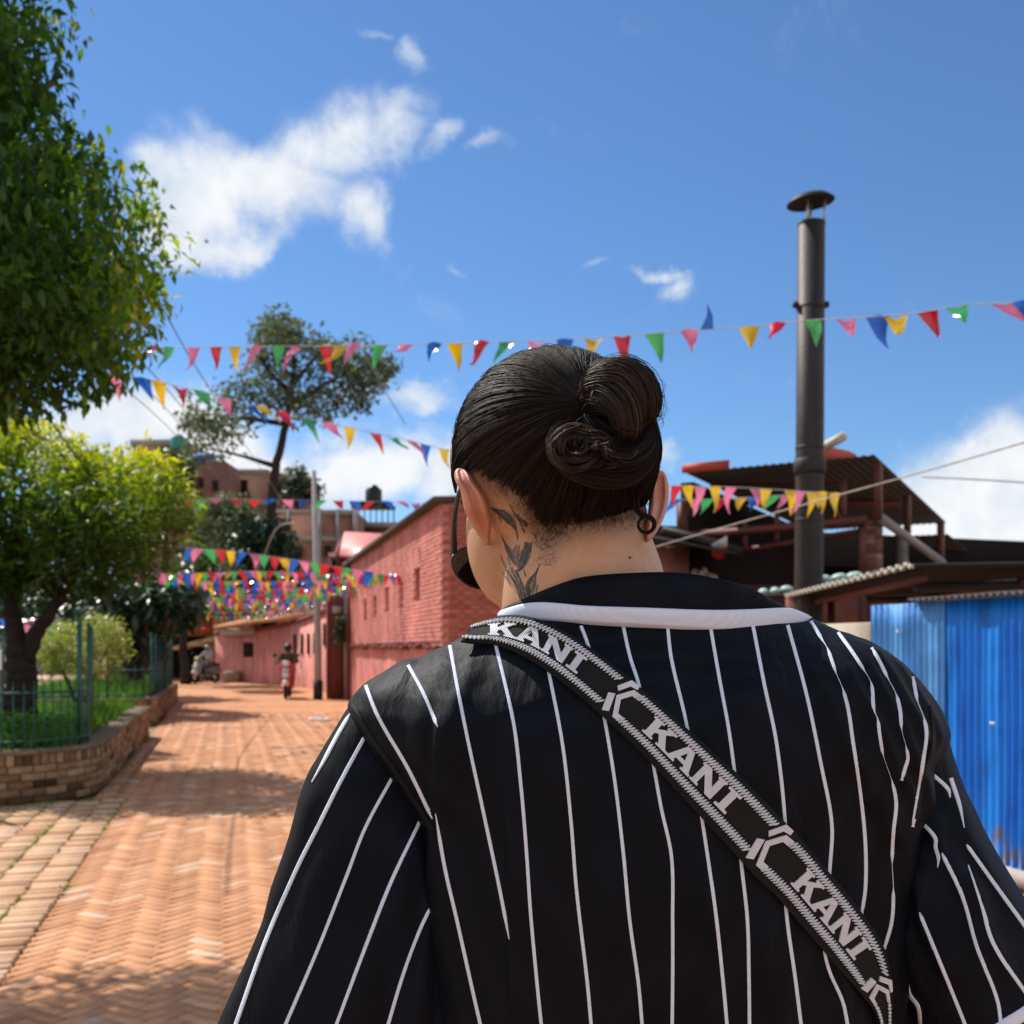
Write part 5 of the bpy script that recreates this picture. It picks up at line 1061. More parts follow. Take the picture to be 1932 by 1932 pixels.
mu_ = n_.nodes.new('ShaderNodeMath'); mu_.operation = 'MULTIPLY_ADD'; n_.links.new(s3.outputs['Fac'], mu_.inputs[0]); mu_.inputs[1].default_value = 1.1; mu_.inputs[2].default_value = .3
m2_ = n_.nodes.new('ShaderNodeMath'); m2_.operation = 'MULTIPLY'; m2_.use_clamp = True; n_.links.new(mu_.outputs[0], m2_.inputs[0]); n_.links.new(ca_.outputs['Fac'], m2_.inputs[1])
mx_ = n_.nodes.new('ShaderNodeMix'); mx_.data_type = 'RGBA'; n_.links.new(m2_.outputs[0], mx_.inputs[0]); n_.links.new(r1.outputs[0], mx_.inputs[6]); mx_.inputs[7].default_value = (.022, .015, .012, 1)
n_.links.new(mx_.outputs[2], b_.inputs['Base Color'])
s2 = n_.nodes.new('ShaderNodeTexNoise'); s2.inputs['Scale'].default_value = 380; s2.inputs['Detail'].default_value = 3; n_.links.new(tcs.outputs['Object'], s2.inputs['Vector'])
bp_ = n_.nodes.new('ShaderNodeBump'); bp_.inputs['Strength'].default_value = .4; bp_.inputs['Distance'].default_value = .001; n_.links.new(s2.outputs['Fac'], bp_.inputs['Height']); n_.links.new(bp_.outputs[0], b_.inputs['Normal'])
M_ear = mat('ear_skin', (.50, .225, .155), .5, .3, var=.22, vscale=60, bump=.12, bscale=420, detail=9); b_ = M_ear.node_tree.nodes['Principled BSDF']; b_.inputs['Subsurface Weight'].default_value = .18; b_.inputs['Subsurface Radius'].default_value = (.02, .006, .003); b_.inputs['Subsurface Scale'].default_value = .7

# --- body: one continuous remeshed surface
HC = P(1048, 862, .92); HA, HB, HCz = .0914, .1, .0938       # head centre and half axes (with hair)
m = MB()
m.ell(HC, (HA - .006, HB - .006, HCz - .006), 40, 28)
m.ell(P(983, 985, .985), (.0525, .075, .085), 32, 22, Matrix.Rotation(.12, 3, 'Y'))
m.ell(P(990, 1085, 1.005), (.041, .05, .04), 24, 16); m.ell(P(1030, 1010, .955), (.05, .05, .075), 24, 16); m.ell(P(1035, 1090, .965), (.05, .05, .05), 24, 16)
m.ell(P(975, 1012, 1.07), (.012, .03, .02), 16, 10)            # nose, turned away
m.ell(P(985, 1065, 1.055), (.022, .014, .008), 14, 8)          # lips
for dx in (-.028, .028): m.ell(P(975, 968, 1.045) + Vector((dx * 1.0, dx * .2, 0)), (.02, .012, .01), 12, 8)   # brow
m.tube([P(1080, 905, .93), P(1088, 980, .925), P(1093, 1030, .922), P(1098, 1075, .92), P(1101, 1105, .922), P(1104, 1140, .926), P(1112, 1190, .935), P(1125, 1260, .95)], [.06, .0635, .065, .0705, .0735, .077, .084, .1], 40)
m.tube([P(830, 1350, .955), P(960, 1300, .95), P(1240, 1290, .945), P(1520, 1300, .95), P(1660, 1360, .955)], [.05, .065, .08, .065, .05], 20)
m.ell(P(1245, 1500, .955), (.175, .095, .17), 28, 18); m.ell(P(1245, 1850, .96), (.15, .09, .22), 28, 18)
LE, LWr, LH = Vector((-.2, .93, 1.10)), Vector((-.2, .99, .86)), Vector((-.2, 1.0, .78))
RE, RWr, RH = Vector(P(1835, 1880, .925)), Vector((.43, 1.02, .93)), Vector((.43, 1.04, .85))
m.tube([P(830, 1380, .95), P(740, 1480, .935), LE, (LE + LWr) / 2, LWr, LH], [.055, .053, .041, .038, .026, .022], 18)
m.tube([P(1660, 1380, .95), P(1700, 1490, .935), RE, (RE + RWr) / 2, RWr, RH], [.048, .046, .041, .038, .026, .022], 18)
for Hh, sx in ((LH, 1), (RH, -1)):
    m.ell(Hh, (.018, .04, .048), 14, 10)
    for k, (dy, ln_) in enumerate(((-.030, .062), (-.010, .075), (.010, .07), (.029, .055))):
        q0 = Hh + Vector((0, dy, -.035)); m.tube([q0, q0 + Vector((sx * .004, dy * .15, -ln_ * .5)), q0 + Vector((sx * .02, dy * .2, -ln_))], [.0095, .0088, .0075], 10)
    m.tube([Hh + Vector((0, -.03, .02)), Hh + Vector((sx * .012, -.055, -.015)), Hh + Vector((sx * .022, -.058, -.045))], [.012, .0105, .008], 10)
bod = m.build('body', [M_skin, M_ear], man, smooth=True); rem(bod, .0036, 9)
bod.data.materials.clear(); bod.data.materials.append(M_skin); bod.data.materials.append(M_ear)

# --- ears, grown as rolled rims and shells, then merged into the body mesh
def zl(x, y): return 798.6 + .1653 * x, 830.6 + .1653 * y          # enlarged-view readings of the left ear
def z7(x, y): return 798.7 + .2645 * x, 639.2 + .2645 * y
def lp(x, y, Y): a, c = zl(x, y); return P(a, c, Y)
def rp(x, y, Y): a, c = z7(x, y); return P(a, c, Y)
b0vh = BVHTree.FromPolygons([v.co + Vector(wloc(man)) for v in bod.data.vertices], [tuple(p.vertices) for p in bod.data.polygons])
EYE = Vector((0, 0, H))
def hit(bvh, x, y, lift=0.0):
    d = Vector(((x - CX) / F, 1, (HY - y) / F)).normalized(); r = bvh.ray_cast(EYE, d, 4.0)
    if r[0] is None: return None, None
    n = r[1]; n = n if n.dot(d) < 0 else -n
    return r[0] + n * lift, n
def ear(name, rows, conv, sgn, Yo):
    """rows: (y, outer, groove, inner) from the top to the lobe; the back of the ear shows a rolled rim, a groove and the shell"""
    R = smooth_path(rows, 46); K = 40; V = []; yin = []
    for y, o, g_, n in R:
        a, c = (zl if conv is lp else z7)(n, y); h_ = hit(b0vh, a, c)[0]; yin.append(np.clip((h_.y if h_ is not None else Yo + .012) - .013, Yo - .04, Yo))
    yin = np.convolve(np.pad(yin, 6, mode='edge'), np.ones(13) / 13, 'valid')
    for k, (y, o, g_, n) in enumerate(R):
        t = k / 45; Yo = yin[k]; hm, cm = (o * .55 + g_ * .45), (g_ * .45 + n * .55); lob = np.clip((t - .74) / .12, 0, 1); f = .35 + .65 * min(1, t / .12) * 1.0
        pr = [(o, .0165), (o + (g_ - o) * .08, .0095), (hm, .002 + .002 * lob), (g_, .0068 - .0045 * lob), (cm, -.0045 * f + .0065 * lob), (n - (n - g_) * .12, .004 + .003 * lob), (n, .016)]
        q = smooth_path([(a, b * 4000, 0) for a, b in pr], K)
        V += [conv(a, y, Yo + b / 4000 - .004 * math.sin(t * PI)) for a, b, _ in q]
    bk = [v + Vector((sgn * .001, .013, 0)) for v in V]; n1 = len(V); Fq = []; M_ = len(R)
    for i in range(M_ - 1):
        for j in range(K - 1): a = i * K + j; Fq += [(a, a + 1, a + K + 1, a + K), (n1 + a + K, n1 + a + K + 1, n1 + a + 1, n1 + a)]
        for j in (0, K - 1): a = i * K + j; Fq.append((a, a + K, n1 + a + K, n1 + a))
    for i in (0, M_ - 1):
        for j in range(K - 1): a = i * K + j; Fq.append((a, a + 1, n1 + a + 1, n1 + a))
    mb = MB(); mb.add(V + bk, Fq); o_ = mb.build(name, M_skin, man, smooth=True); rem(o_, .0013)
    for p_ in range(1):
        md = o_.modifiers.new('s', 'SMOOTH'); md.factor = .5; md.iterations = 6; dg = bpy.context.evaluated_depsgraph_get(); me2 = bpy.data.meshes.new_from_object(o_.evaluated_get(dg)); o_.modifiers.clear(); o_.data = me2
    return o_
le = ear('ear_l', [(312, 405, 430, 452), (330, 372, 428, 490), (380, 350, 430, 540), (470, 366, 470, 590), (560, 415, 525, 650), (650, 440, 570, 710), (740, 455, 600, 745), (830, 478, 632, 772), (910, 522, 668, 790), (980, 562, 694, 794), (1050, 604, 690, 778), (1110, 645, 705, 768), (1160, 682, 720, 762), (1192, 708, 728, 748)], lp, 1, .905)
re_ = ear('ear_r', [(938, 1700, 1682, 1664), (955, 1722, 1690, 1640), (1000, 1742, 1696, 1620), (1060, 1752, 1698, 1612), (1130, 1751, 1696, 1606), (1200, 1741, 1686, 1600), (1280, 1717, 1664, 1592), (1350, 1683, 1640, 1588), (1400, 1652, 1622, 1584), (1440, 1618, 1604, 1582)], rp, -1, .915)
def np_mesh(o):
    me = o.data; V = np.zeros(len(me.vertices) * 3, np.float32); me.vertices.foreach_get('co', V); Fl = [tuple(p.vertices) for p in me.polygons]; return V.reshape(-1, 3), Fl
Vs, Fs, mi, off = [], [], [], 0
for o_, k in ((bod, 0), (le, 1), (re_, 1)):
    V, Fl = np_mesh(o_); Vs.append(V); Fs += [tuple(i + off for i in f) for f in Fl]; mi += [k] * len(Fl); off += len(V)
me = mesh_np('body', np.concatenate(Vs), Fs); me.materials.append(M_skin); me.materials.append(M_ear); me.polygons.foreach_set('material_index', np.array(mi, np.int32)); me.polygons.foreach_set('use_smooth', np.ones(len(Fs), bool))
bod.data = me
va = np.concatenate(Vs) + np.array(wloc(man)); vx, vy = CX + va[:, 0] / va[:, 1] * F, HY - (va[:, 2] - H) / va[:, 1] * F
limv = np.interp(vx, [880, 905, 930, 965, 990, 1010, 1030, 1080, 1130, 1190, 1240], [880, 892, 905, 915, 937, 970, 992, 989, 982, 978, 966]); fdv = np.interp(vx, [880, 905, 950, 1000, 1050, 1090, 1240], [8, 20, 58, 95, 70, 46, 34])
crop = np.clip(1 - (vy - limv + 14) / (fdv + 14), 0, 1) * (va[:, 1] < .93); crop[len(Vs[0]):] = 0
ca = me.attributes.new('crop', 'FLOAT', 'POINT'); ca.data.foreach_set('value', crop.astype(np.float32))
for o_ in (le, re_): bpy.data.objects.remove(o_, do_unlink=True)
base_man = np.array(wloc(man))
body_bvh = BVHTree.FromPolygons([Vector(v) for v in (np.concatenate(Vs) + base_man)], Fs)
# --- jersey: lofted torso and sleeves, then folds pressed into it
LP = [(938, 1159), (892, 1186), (848, 1212), (800, 1235), (760, 1253), (722, 1274), (692, 1292), (672, 1312), (662, 1326), (676, 1358), (700, 1400), (742, 1463), (780, 1520), (800, 1580), (806, 1680), (806, 1800), (802, 1932), (800, 2100), (800, 2500), (805, 3000)]
RP = [(1531, 1165), (1556, 1179), (1580, 1191), (1614, 1206), (1646, 1222), (1678, 1243), (1704, 1265), (1728, 1290), (1748, 1314), (1766, 1344), (1778, 1380), (1762, 1440), (1742, 1500), (1728, 1580), (1722, 1680), (1718, 1800), (1716, 1932), (1712, 2100), (1710, 2500), (1705, 3000)]
MP = [(1235, 1177), (1236, 1200), (1237, 1222), (1238, 1246), (1239, 1268), (1240, 1292), (1241, 1318), (1242, 1345), (1243, 1372), (1244, 1405), (1245, 1445), (1246, 1490), (1247, 1535), (1248, 1590), (1249, 1690), (1250, 1810), (1250, 1940), (1250, 2110), (1250, 2500), (1250, 3000)]
YB = [.838, .832, .826, .820, .814, .809, .804, .800, .797, .794, .792, .791, .791, .792, .795, .800, .805, .81, .815, .82]
YC = [.905, .906, .907, .908, .909, .910, .911, .912, .913, .915, .918, .92, .922, .925, .928, .93, .93, .93, .93, .93]
YF = [1.0, 1.02, 1.04, 1.05, 1.06, 1.065, 1.07, 1.075, 1.08, 1.08, 1.08, 1.085, 1.09, 1.09, 1.09, 1.09, 1.09, 1.09, 1.09, 1.09]
prm = np.array([[*a, *b, *c, d, e_, f_] for a, b, c, d, e_, f_ in zip(LP, RP, MP, YB, YC, YF)], float)
prm = smooth_path([tuple(p) for p in prm], 240)
def loft(prm, nb, nf, p=2.4):
    rows = []
    for r in prm:
        L = np.array(P(r[0], r[1], r[7])); R = np.array(P(r[2], r[3], r[7])); M = np.array(P(r[4], r[5], r[6])); O = (L + R) / 2; A = (R - L) / 2; B = M - O
        th = np.linspace(0, PI, nb + 1); c = np.sign(np.cos(th)) * np.abs(np.cos(th)) ** (2 / p); s = np.abs(np.sin(th)) ** (2 / p)
        back = O + A * c[:, None] + B * s[:, None]
        Ff = np.array([O[0], r[8], O[2] - (.02 if len(r) else 0)]) - O; th = np.linspace(PI, 2 * PI, nf + 1)[1:-1]; c = np.sign(np.cos(th)) * np.abs(np.cos(th)) ** .85; s = np.abs(np.sin(th)) ** .85
        front = O + A * c[:, None] + Ff * s[:, None]
        rows.append(np.concatenate([back, front]))
    n = nb + nf; V = np.array(rows).reshape(-1, 3); k = len(rows); i = np.arange(k - 1)[:, None] * n; j = np.arange(n)[None, :]; j2 = (j + 1) % n
    Fq = np.stack([i + j, i + j2, i + n + j2, i + n + j], -1).reshape(-1, 4)
    return V, Fq
Vt, Ft = loft(prm, 230, 60)
def sleeve(rows, nr, nb=110, nf=40):
    pr = []
    for (lx, ly, rx, ry, yb, yc, yf) in rows: pr.append((lx, ly, rx, ry, (lx + rx) / 2, (ly + ry) / 2, yb, yc, yf))
    return loft(smooth_path(pr, nr), nb, nf, 2.2)
SL = [(668, 1322, 690, 1330, .893, .905, .93), (656, 1336, 730, 1372, .875, .905, .95), (630, 1382, 770, 1430, .862, .902, .97), (604, 1427, 808, 1500, .855, .9, .985), (580, 1470, 838, 1570, .85, .898, .99), (545, 1590, 862, 1660, .843, .895, .99), (515, 1670, 868, 1730, .838, .892, .99), (490, 1740, 872, 1790, .835, .89, .99), (450, 1835, 876, 1870, .832, .89, .99), (410, 1932, 878, 1950, .83, .89, .99), (375, 2020, 880, 2030, .83, .89, .99), (345, 2110, 880, 2115, .832, .89, .985)]
SR = [(1752, 1345, 1770, 1352, .9, .91, .93), (1742, 1375, 1785, 1386, .88, .91, .95), (1732, 1420, 1797, 1425, .865, .908, .965), (1722, 1480, 1816, 1480, .855, .905, .975), (1702, 1560, 1856, 1565, .845, .9, .985), (1692, 1650, 1908, 1650, .835, .895, .99), (1692, 1750, 1966, 1735, .828, .89, .99), (1712, 1850, 2018, 1792, .824, .888, .99), (1760, 1960, 2056, 1850, .822, .886, .985), (1790, 2015, 2072, 1880, .822, .886, .98)]
Vl, Fl_ = sleeve(SL, 120); Vr, Fr_ = sleeve(SR, 110)
def px_of(V): return CX + V[:, 0] / V[:, 1] * F, HY - (V[:, 2] - H) / V[:, 1] * F
def fold_disp(x, y, fold):
    """fold: (polyline, amplitude, half width on its left, half width on its right) - signed distance profile"""
    pl, amp, wl_, wr_ = fold; best = np.full(x.shape, 1e9); sg = np.ones(x.shape); tt = np.zeros(x.shape); tot = 0; n = len(pl) - 1
    for i, ((x0, y0), (x1, y1)) in enumerate(zip(pl[:-1], pl[1:])):
        dx, dy = x1 - x0, y1 - y0; l2 = dx * dx + dy * dy; t = np.clip(((x - x0) * dx + (y - y0) * dy) / l2, 0, 1); d = np.hypot(x - x0 - t * dx, y - y0 - t * dy); cr_ = dx * (y - y0) - dy * (x - x0)
        u = d < best; best = np.where(u, d, best); sg = np.where(u, np.sign(cr_), sg); tt = np.where(u, (i + t) / n, tt)
    wd = np.where(sg > 0, wl_, wr_); env = np.clip(np.minimum(tt, 1 - tt) * 5 + .0, 0, 1)
    return amp * env * np.exp(-(best / wd) ** 2)
FT = [([(834, 1290), (828, 1400), (822, 1540), (818, 1700), (818, 1990)], .007, 7, 60),
      ([(961, 1450), (965, 1650), (966, 1990)], .004, 8, 40), ([(780, 1232), (740, 1290), (690, 1340)], .004, 25, 25), ([(845, 1222), (800, 1330), (785, 1460)], .003, 25, 30), ([(905, 1230), (860, 1330), (840, 1450)], .003, 20, 22),
      ([(1552, 1208), (1598, 1290), (1650, 1380), (1706, 1500), (1722, 1640)], .009, 12, 34), ([(1576, 1200), (1635, 1282), (1690, 1372), (1724, 1470), (1730, 1600)], .010, 11, 30), ([(1610, 1210), (1668, 1282), (1720, 1372), (1746, 1450)], .009, 11, 30),
      ([(1655, 1236), (1712, 1300), (1752, 1372), (1760, 1420)], .006, 10, 24), ([(1520, 1230), (1560, 1330), (1620, 1450), (1690, 1600), (1712, 1760)], .006, 14, 45), ([(1690, 1440), (1700, 1600), (1700, 1800), (1690, 1990)], .007, 30, 12),
      ([(1100, 1260), (1180, 1330), (1260, 1380)], .003, 40, 40), ([(1350, 1200), (1300, 1300), (1290, 1420)], -.003, 40, 40), ([(1480, 1250), (1400, 1330), (1370, 1420)], .0035, 30, 40), ([(1140, 1560), (1150, 1750), (1150, 1990)], .004, 40, 40),
      ([(1330, 1600), (1345, 1800), (1350, 1990)], .005, 12, 40), ([(1440, 1700), (1455, 1850), (1460, 1990)], .004, 14, 40), ([(1560, 1760), (1590, 1880), (1600, 1990)], .006, 12, 30), ([(900, 1300), (1000, 1420), (1100, 1500)], .003, 40, 40)]
FL = [([(700, 1420), (640, 1560), (590, 1700), (540, 1932)], .004, 30, 40), ([(800, 1560), (740, 1700), (690, 1860), (670, 1990)], .006, 20, 40), ([(830, 1640), (800, 1760), (775, 1990)], .006, 14, 30), ([(600, 1470), (560, 1590), (500, 1740)], .003, 20, 20)]
FR = [([(1740, 1540), (1772, 1600), (1830, 1720), (1880, 1890)], .006, 12, 30), ([(1800, 1500), (1822, 1580), (1890, 1690), (1960, 1800)], .005, 12, 26), ([(1722, 1600), (1742, 1730), (1800, 1880)], .007, 14, 34), ([(1826, 1640), (1860, 1760), (1920, 1870)], .005, 10, 22), ([(1700, 1700), (1715, 1860), (1740, 1980)], .006, 12, 24), ([(1760, 1400), (1745, 1480), (1725, 1560)], .006, 16, 16)]
def apply_folds(V, Fq, folds, seed, noise_amp):
    me = mesh_np('tmp', V, Fq); N_ = np.zeros(len(V) * 3, np.float32); me.vertices.foreach_get('normal', N_); N_ = N_.reshape(-1, 3); bpy.data.meshes.remove(me)
    x, y = px_of(V); d = np.zeros(len(V))
    for f in folds: d += fold_disp(x, y, f)
    r2 = np.random.default_rng(seed)
    for _ in range(10):                                  # soft random billows
        a = r2.uniform(0, PI); fr = r2.uniform(.008, .03); d += noise_amp * np.sin((x * np.cos(a) * 1.4 + y * np.sin(a) * .55) * fr + r2.uniform(0, 6)) / 4
    out = np.sign((N_ * (V - V.mean(0))).sum(1)); s = 1 if (N_[:, 1] * (V[:, 1] - V[:, 1].mean())).sum() > 0 else -1
    return V + N_ * s * d[:, None]
Vt = apply_folds(Vt, Ft, FT, 1, .0019); Vl = apply_folds(Vl, Fl_, FL, 2, .002); Vr = apply_folds(Vr, Fr_, FR, 3, .002)

def jersey_mat():
    m, n, b = new_mat('black_mesh_jersey'); N = n.nodes.new; L = n.links.new
    t = N('ShaderNodeTexCoord'); mp = N('ShaderNodeMapping'); mp.inputs['Rotation'].default_value = (0, .45, 0); mp.inputs['Scale'].default_value = (560, 90, 760); L(t.outputs['Object'], mp.inputs['Vector'])
    v = N('ShaderNodeTexVoronoi'); v.inputs['Scale'].default_value = 1.0; v.inputs['Randomness'].default_value = .12; L(mp.outputs[0], v.inputs['Vector'])
    r = N('ShaderNodeValToRGB'); L(v.outputs['Distance'], r.inputs[0]); r.color_ramp.elements[0].position = .25; r.color_ramp.elements[0].color = (.0010, .0011, .0016, 1); r.color_ramp.elements[1].position = .6; r.color_ramp.elements[1].color = (.0042, .0054, .0105, 1)
    L(r.outputs[0], b.inputs['Base Color']); b.inputs['Roughness'].default_value = .6; b.inputs['Specular IOR Level'].default_value = .13; b.inputs['Specular Tint'].default_value = (.8, .9, 1, 1)
    b.inputs['Sheen Weight'].default_value = .0; b.inputs['Sheen Roughness'].default_value = .5
    bp = N('ShaderNodeBump'); bp.inputs['Strength'].default_value = .5; bp.inputs['Distance'].default_value = .0005; L(v.outputs['Distance'], bp.inputs['Height'])
    mw = N('ShaderNodeMapping'); mw.inputs['Scale'].default_value = (16, 8, 5); mw.inputs['Rotation'].default_value = (0, .2, 0); L(t.outputs['Object'], mw.inputs['Vector']); wn = N('ShaderNodeTexNoise'); wn.inputs['Scale'].default_value = 1; wn.inputs['Detail'].default_value = 5; wn.inputs['Distortion'].default_value = .8; L(mw.outputs[0], wn.inputs['Vector'])
    bw = N('ShaderNodeBump'); bw.inputs['Strength'].default_value = .5; bw.inputs['Distance'].default_value = .02; L(wn.outputs['Fac'], bw.inputs['Height']); L(bp.outputs[0], bw.inputs['Normal']); L(bw.outputs[0], b.inputs['Normal'])
    return m
M_jer = jersey_mat()
M_stripe = mat('white_knit_stripe', (0.68, 0.75, 0.88), .85, .15, var=.1, vscale=200, bump=.3, bscale=900)
def mesh_cloth(name, c, scl=(430, 60, 620), lo=.75):
    m, n, b = new_mat(name); N = n.nodes.new; L = n.links.new
    t = N('ShaderNodeTexCoord'); mp = N('ShaderNodeMapping'); mp.inputs['Rotation'].default_value = (0, .45, 0); mp.inputs['Scale'].default_value = scl; L(t.outputs['Object'], mp.inputs['Vector'])
    v = N('ShaderNodeTexVoronoi'); v.inputs['Randomness'].default_value = .2; L(mp.outputs[0], v.inputs['Vector'])
    r = N('ShaderNodeValToRGB'); L(v.outputs['Distance'], r.inputs[0]); r.color_ramp.elements[0].position = .2; r.color_ramp.elements[0].color = (c[0] * lo, c[1] * lo, c[2] * lo, 1); r.color_ramp.elements[1].position = .55; r.color_ramp.elements[1].color = (*c, 1)
    L(r.outputs[0], b.inputs['Base Color']); b.inputs['Roughness'].default_value = .8; b.inputs['Specular IOR Level'].default_value = .2
    bp = N('ShaderNodeBump'); bp.inputs['Strength'].default_value = .2; bp.inputs['Distance'].default_value = .0004; L(v.outputs['Distance'], bp.inputs['Height']); L(bp.outputs[0], b.inputs['Normal']); return m
M_trim = mesh_cloth('white_mesh_trim', (.66, .72, .88), (420, 90, 560), .86)
jer = link('jersey', mesh_np('jersey', Vt - base_man, Ft), M_jer, man, man.location, smooth=True)
for Vx, Fx_ in ((Vl, Fl_), (Vr, Fr_)): link('sleeve', mesh_np('sleeve', Vx - base_man, Fx_), M_jer, jer, man.location, smooth=True)
allV = np.concatenate([Vt, Vl, Vr]); allF = [tuple(f) for f in np.concatenate([Ft, Fl_ + len(Vt), Fr_ + len(Vt) + len(Vl)])]
jer_bvh = BVHTree.FromPolygons([Vector(v) for v in allV], allF)
torso_bvh = BVHTree.FromPolygons([Vector(v) for v in Vt], [tuple(f) for f in Ft])
slv_bvh = {0: BVHTree.FromPolygons([Vector(v) for v in Vl], [tuple(f) for f in Fl_]), 1: BVHTree.FromPolygons([Vector(v) for v in Vr], [tuple(f) for f in Fr_])}

def ribbon_on(bvh, pts, w0, w1=None, lift=.0006, step=4.0, taper=(0, 0), ww=None):
    """thin raised ribbon following a line over a surface; widths in picture units"""
    ln_ = sum(math.hypot(b[0] - a[0], b[1] - a[1]) for a, b in zip(pts[:-1], pts[1:])); n = max(4, int(ln_ / step))
    q = smooth_path([(p[0], p[1], 0) for p in pts], n)[:, :2] if len(pts) > 2 else np.linspace(pts[0], pts[-1], n)
    V = []; Fq = []; ok = 0
    for i in range(n):
        d = q[min(i + 1, n - 1)] - q[max(i - 1, 0)]; d = d / (np.hypot(*d) + 1e-9); nn = np.array([-d[1], d[0]]); t = i / (n - 1)
        wdt = (np.interp(t, np.linspace(0, 1, len(ww)), ww) if ww is not None else w0 + ((w1 or w0) - w0) * t) * .5
        if taper[0] and t < taper[0]: wdt *= .15 + .85 * t / taper[0]
        if taper[1] and t > 1 - taper[1]: wdt *= .15 + .85 * (1 - t) / taper[1]
        row = [hit(bvh, *(q[i] + nn * (s * wdt)), lift * (1 if s == 0 else .75)) for s in (-1, -.4, .4, 1)]
        if any(r[0] is None for r in row): ok = 0; continue
        V += [r[0] for r in row] + [row[0][0] - row[0][1] * .0012, row[3][0] - row[3][1] * .0012]
        if ok:
            o = len(V) - 6; p = o - 6
            for j in range(3): Fq.append((p + j, p + j + 1, o + j + 1, o + j))
            Fq.append((p + 4, p, o, o + 4)); Fq.append((p + 3, p + 5, o + 5, o + 3))
        ok = 1
    return V, Fq
def add_ribbon(name, m, par, bvh, pts, *a, **k):
    V, Fq = ribbon_on(bvh, pts, *a, **k)
    if len(Fq) < 2: return None
    return link(name, mesh_np(name, np.array([tuple(v) for v in V]) - np.array(wloc(par)), Fq), m, par, wloc(par), smooth=True)
SW = 6.3
TS = [  # back stripes: points, taper at start/end
 ([(690, 1293), (708, 1340), (726, 1375), (770, 1450), (816, 1545)], (0, .06)), ([(770, 1255), (800, 1310), (826, 1372)], (0, .1)), ([(822, 1535), (840, 1640), (862, 1735), (888, 1852), (908, 1940)], (.12, 0)),
 ([(848, 1214), (876, 1364), (910, 1522), (942, 1673), (961, 1772)], (0, .08)), ([(934, 1210), (969, 1364), (983, 1483), (993, 1602), (1001, 1721), (1013, 1852), (1022, 1940)], (0, 0)),
 ([(1033, 1255), (1061, 1403), (1077, 1546), (1088, 1681), (1108, 1852), (1116, 1940)], (0, 0)), ([(1090, 1166), (1108, 1213), (1128, 1290), (1140, 1352), (1160, 1475), (1176, 1610), (1188, 1737), (1204, 1852), (1212, 1940)], (0, 0)),
 ([(1174, 1172), (1188, 1237), (1206, 1296), (1233, 1443), (1247, 1522), (1267, 1618), (1269, 1740), (1269, 1852), (1268, 1940)], (0, 0)),
 ([(1259, 1178), (1267, 1245), (1293, 1356), (1310, 1450), (1324, 1542), (1333, 1602), (1350, 1721), (1364, 1852), (1372, 1940)], (0, 0)),
 ([(1340, 1181), (1358, 1284), (1376, 1383), (1390, 1500), (1398, 1622), (1410, 1737), (1413, 1852), (1414, 1940)], (0, 0)),
 ([(1420, 1178), (1442, 1292), (1465, 1403), (1481, 1554), (1483, 1713), (1501, 1852), (1512, 1940)], (0, 0)),
 ([(1485, 1176), (1521, 1308), (1549, 1443), (1569, 1554), (1565, 1641), (1558, 1720), (1556, 1792), (1565, 1832), (1590, 1890), (1600, 1940)], (0, 0)),
]
CH = [  # chains: the stripe shows on each fold's crest and thins where it dives into the fold
 [[(1530, 1172), (1542, 1192), (1554, 1212)], [(1560, 1220), (1570, 1241), (1574, 1270)], [(1593, 1300), (1601, 1334), (1605, 1385), (1624, 1485), (1635, 1589), (1635, 1692), (1625, 1725)]],
 [[(1579, 1190), (1609, 1228), (1637, 1277)], [(1643, 1284), (1649, 1303), (1644, 1327), (1650, 1345)], [(1655, 1353), (1662, 1376), (1657, 1418)], [(1690, 1486), (1694, 1505), (1684, 1565), (1681, 1634)], [(1686, 1668), (1688, 1745), (1668, 1790)]],
 [[(1645, 1222), (1661, 1247), (1672, 1279)], [(1695, 1314), (1700, 1334), (1696, 1378)], [(1713, 1415), (1716, 1429), (1706, 1449), (1701, 1472)]],
 [[(1722, 1277), (1727, 1292), (1725, 1320)], [(1747, 1362), (1752, 1374), (1740, 1435), (1738, 1470), (1722, 1560)]]]
for pts, tp in TS: add_ribbon('pinstripe', M_stripe, jer, torso_bvh, pts, SW, taper=tp)
for ch_ in CH:
    pts = [p for sg_ in ch_ for p in sg_]; pa = np.array(pts, float); sm = pa.copy(); sm[1:-1] = .5 * pa[1:-1] + .25 * (pa[:-2] + pa[2:]); pts = [tuple(p) for p in sm]; dd = [0]
    for a, b2 in zip(pts[:-1], pts[1:]): dd.append(dd[-1] + math.hypot(b2[0] - a[0], b2[1] - a[1]))
    wl2 = []; k = 0
    for sg_ in ch_: wl2.append((dd[k], dd[k + len(sg_) - 1])); k += len(sg_)
    wv = []
    for t in np.linspace(0, dd[-1], 90):
        e = min(max(a - t, t - b2, 0) for a, b2 in wl2); ins = max(min(t - a, b2 - t) for a, b2 in wl2); wv.append(SW * (.12 if e > 2 else min(1, .25 + max(0, ins) / 14)) if 1 < t < dd[-1] - 1 else SW)
    add_ribbon('pinstripe', M_stripe, jer, torso_bvh, pts, 1, ww=wv)
LS = [([(662, 1346), (638, 1386), (613, 1433), (589, 1476)], (.1, .4)), ([(694, 1380), (640, 1480), (600, 1560), (560, 1640), (500, 1780), (443, 1940)], (0, 0)), ([(744, 1460), (690, 1560), (655, 1650), (600, 1790), (536, 1940)], (0, 0)), ([(792, 1550), (740, 1660), (700, 1760), (632, 1940)], (0, 0)), ([(818, 1700), (790, 1760), (760, 1840), (730, 1940)], (.1, 0))]
for pts, tp in LS: add_ribbon('pinstripe', M_stripe, jer, slv_bvh[0], pts, SW, taper=tp, lift=.0012)
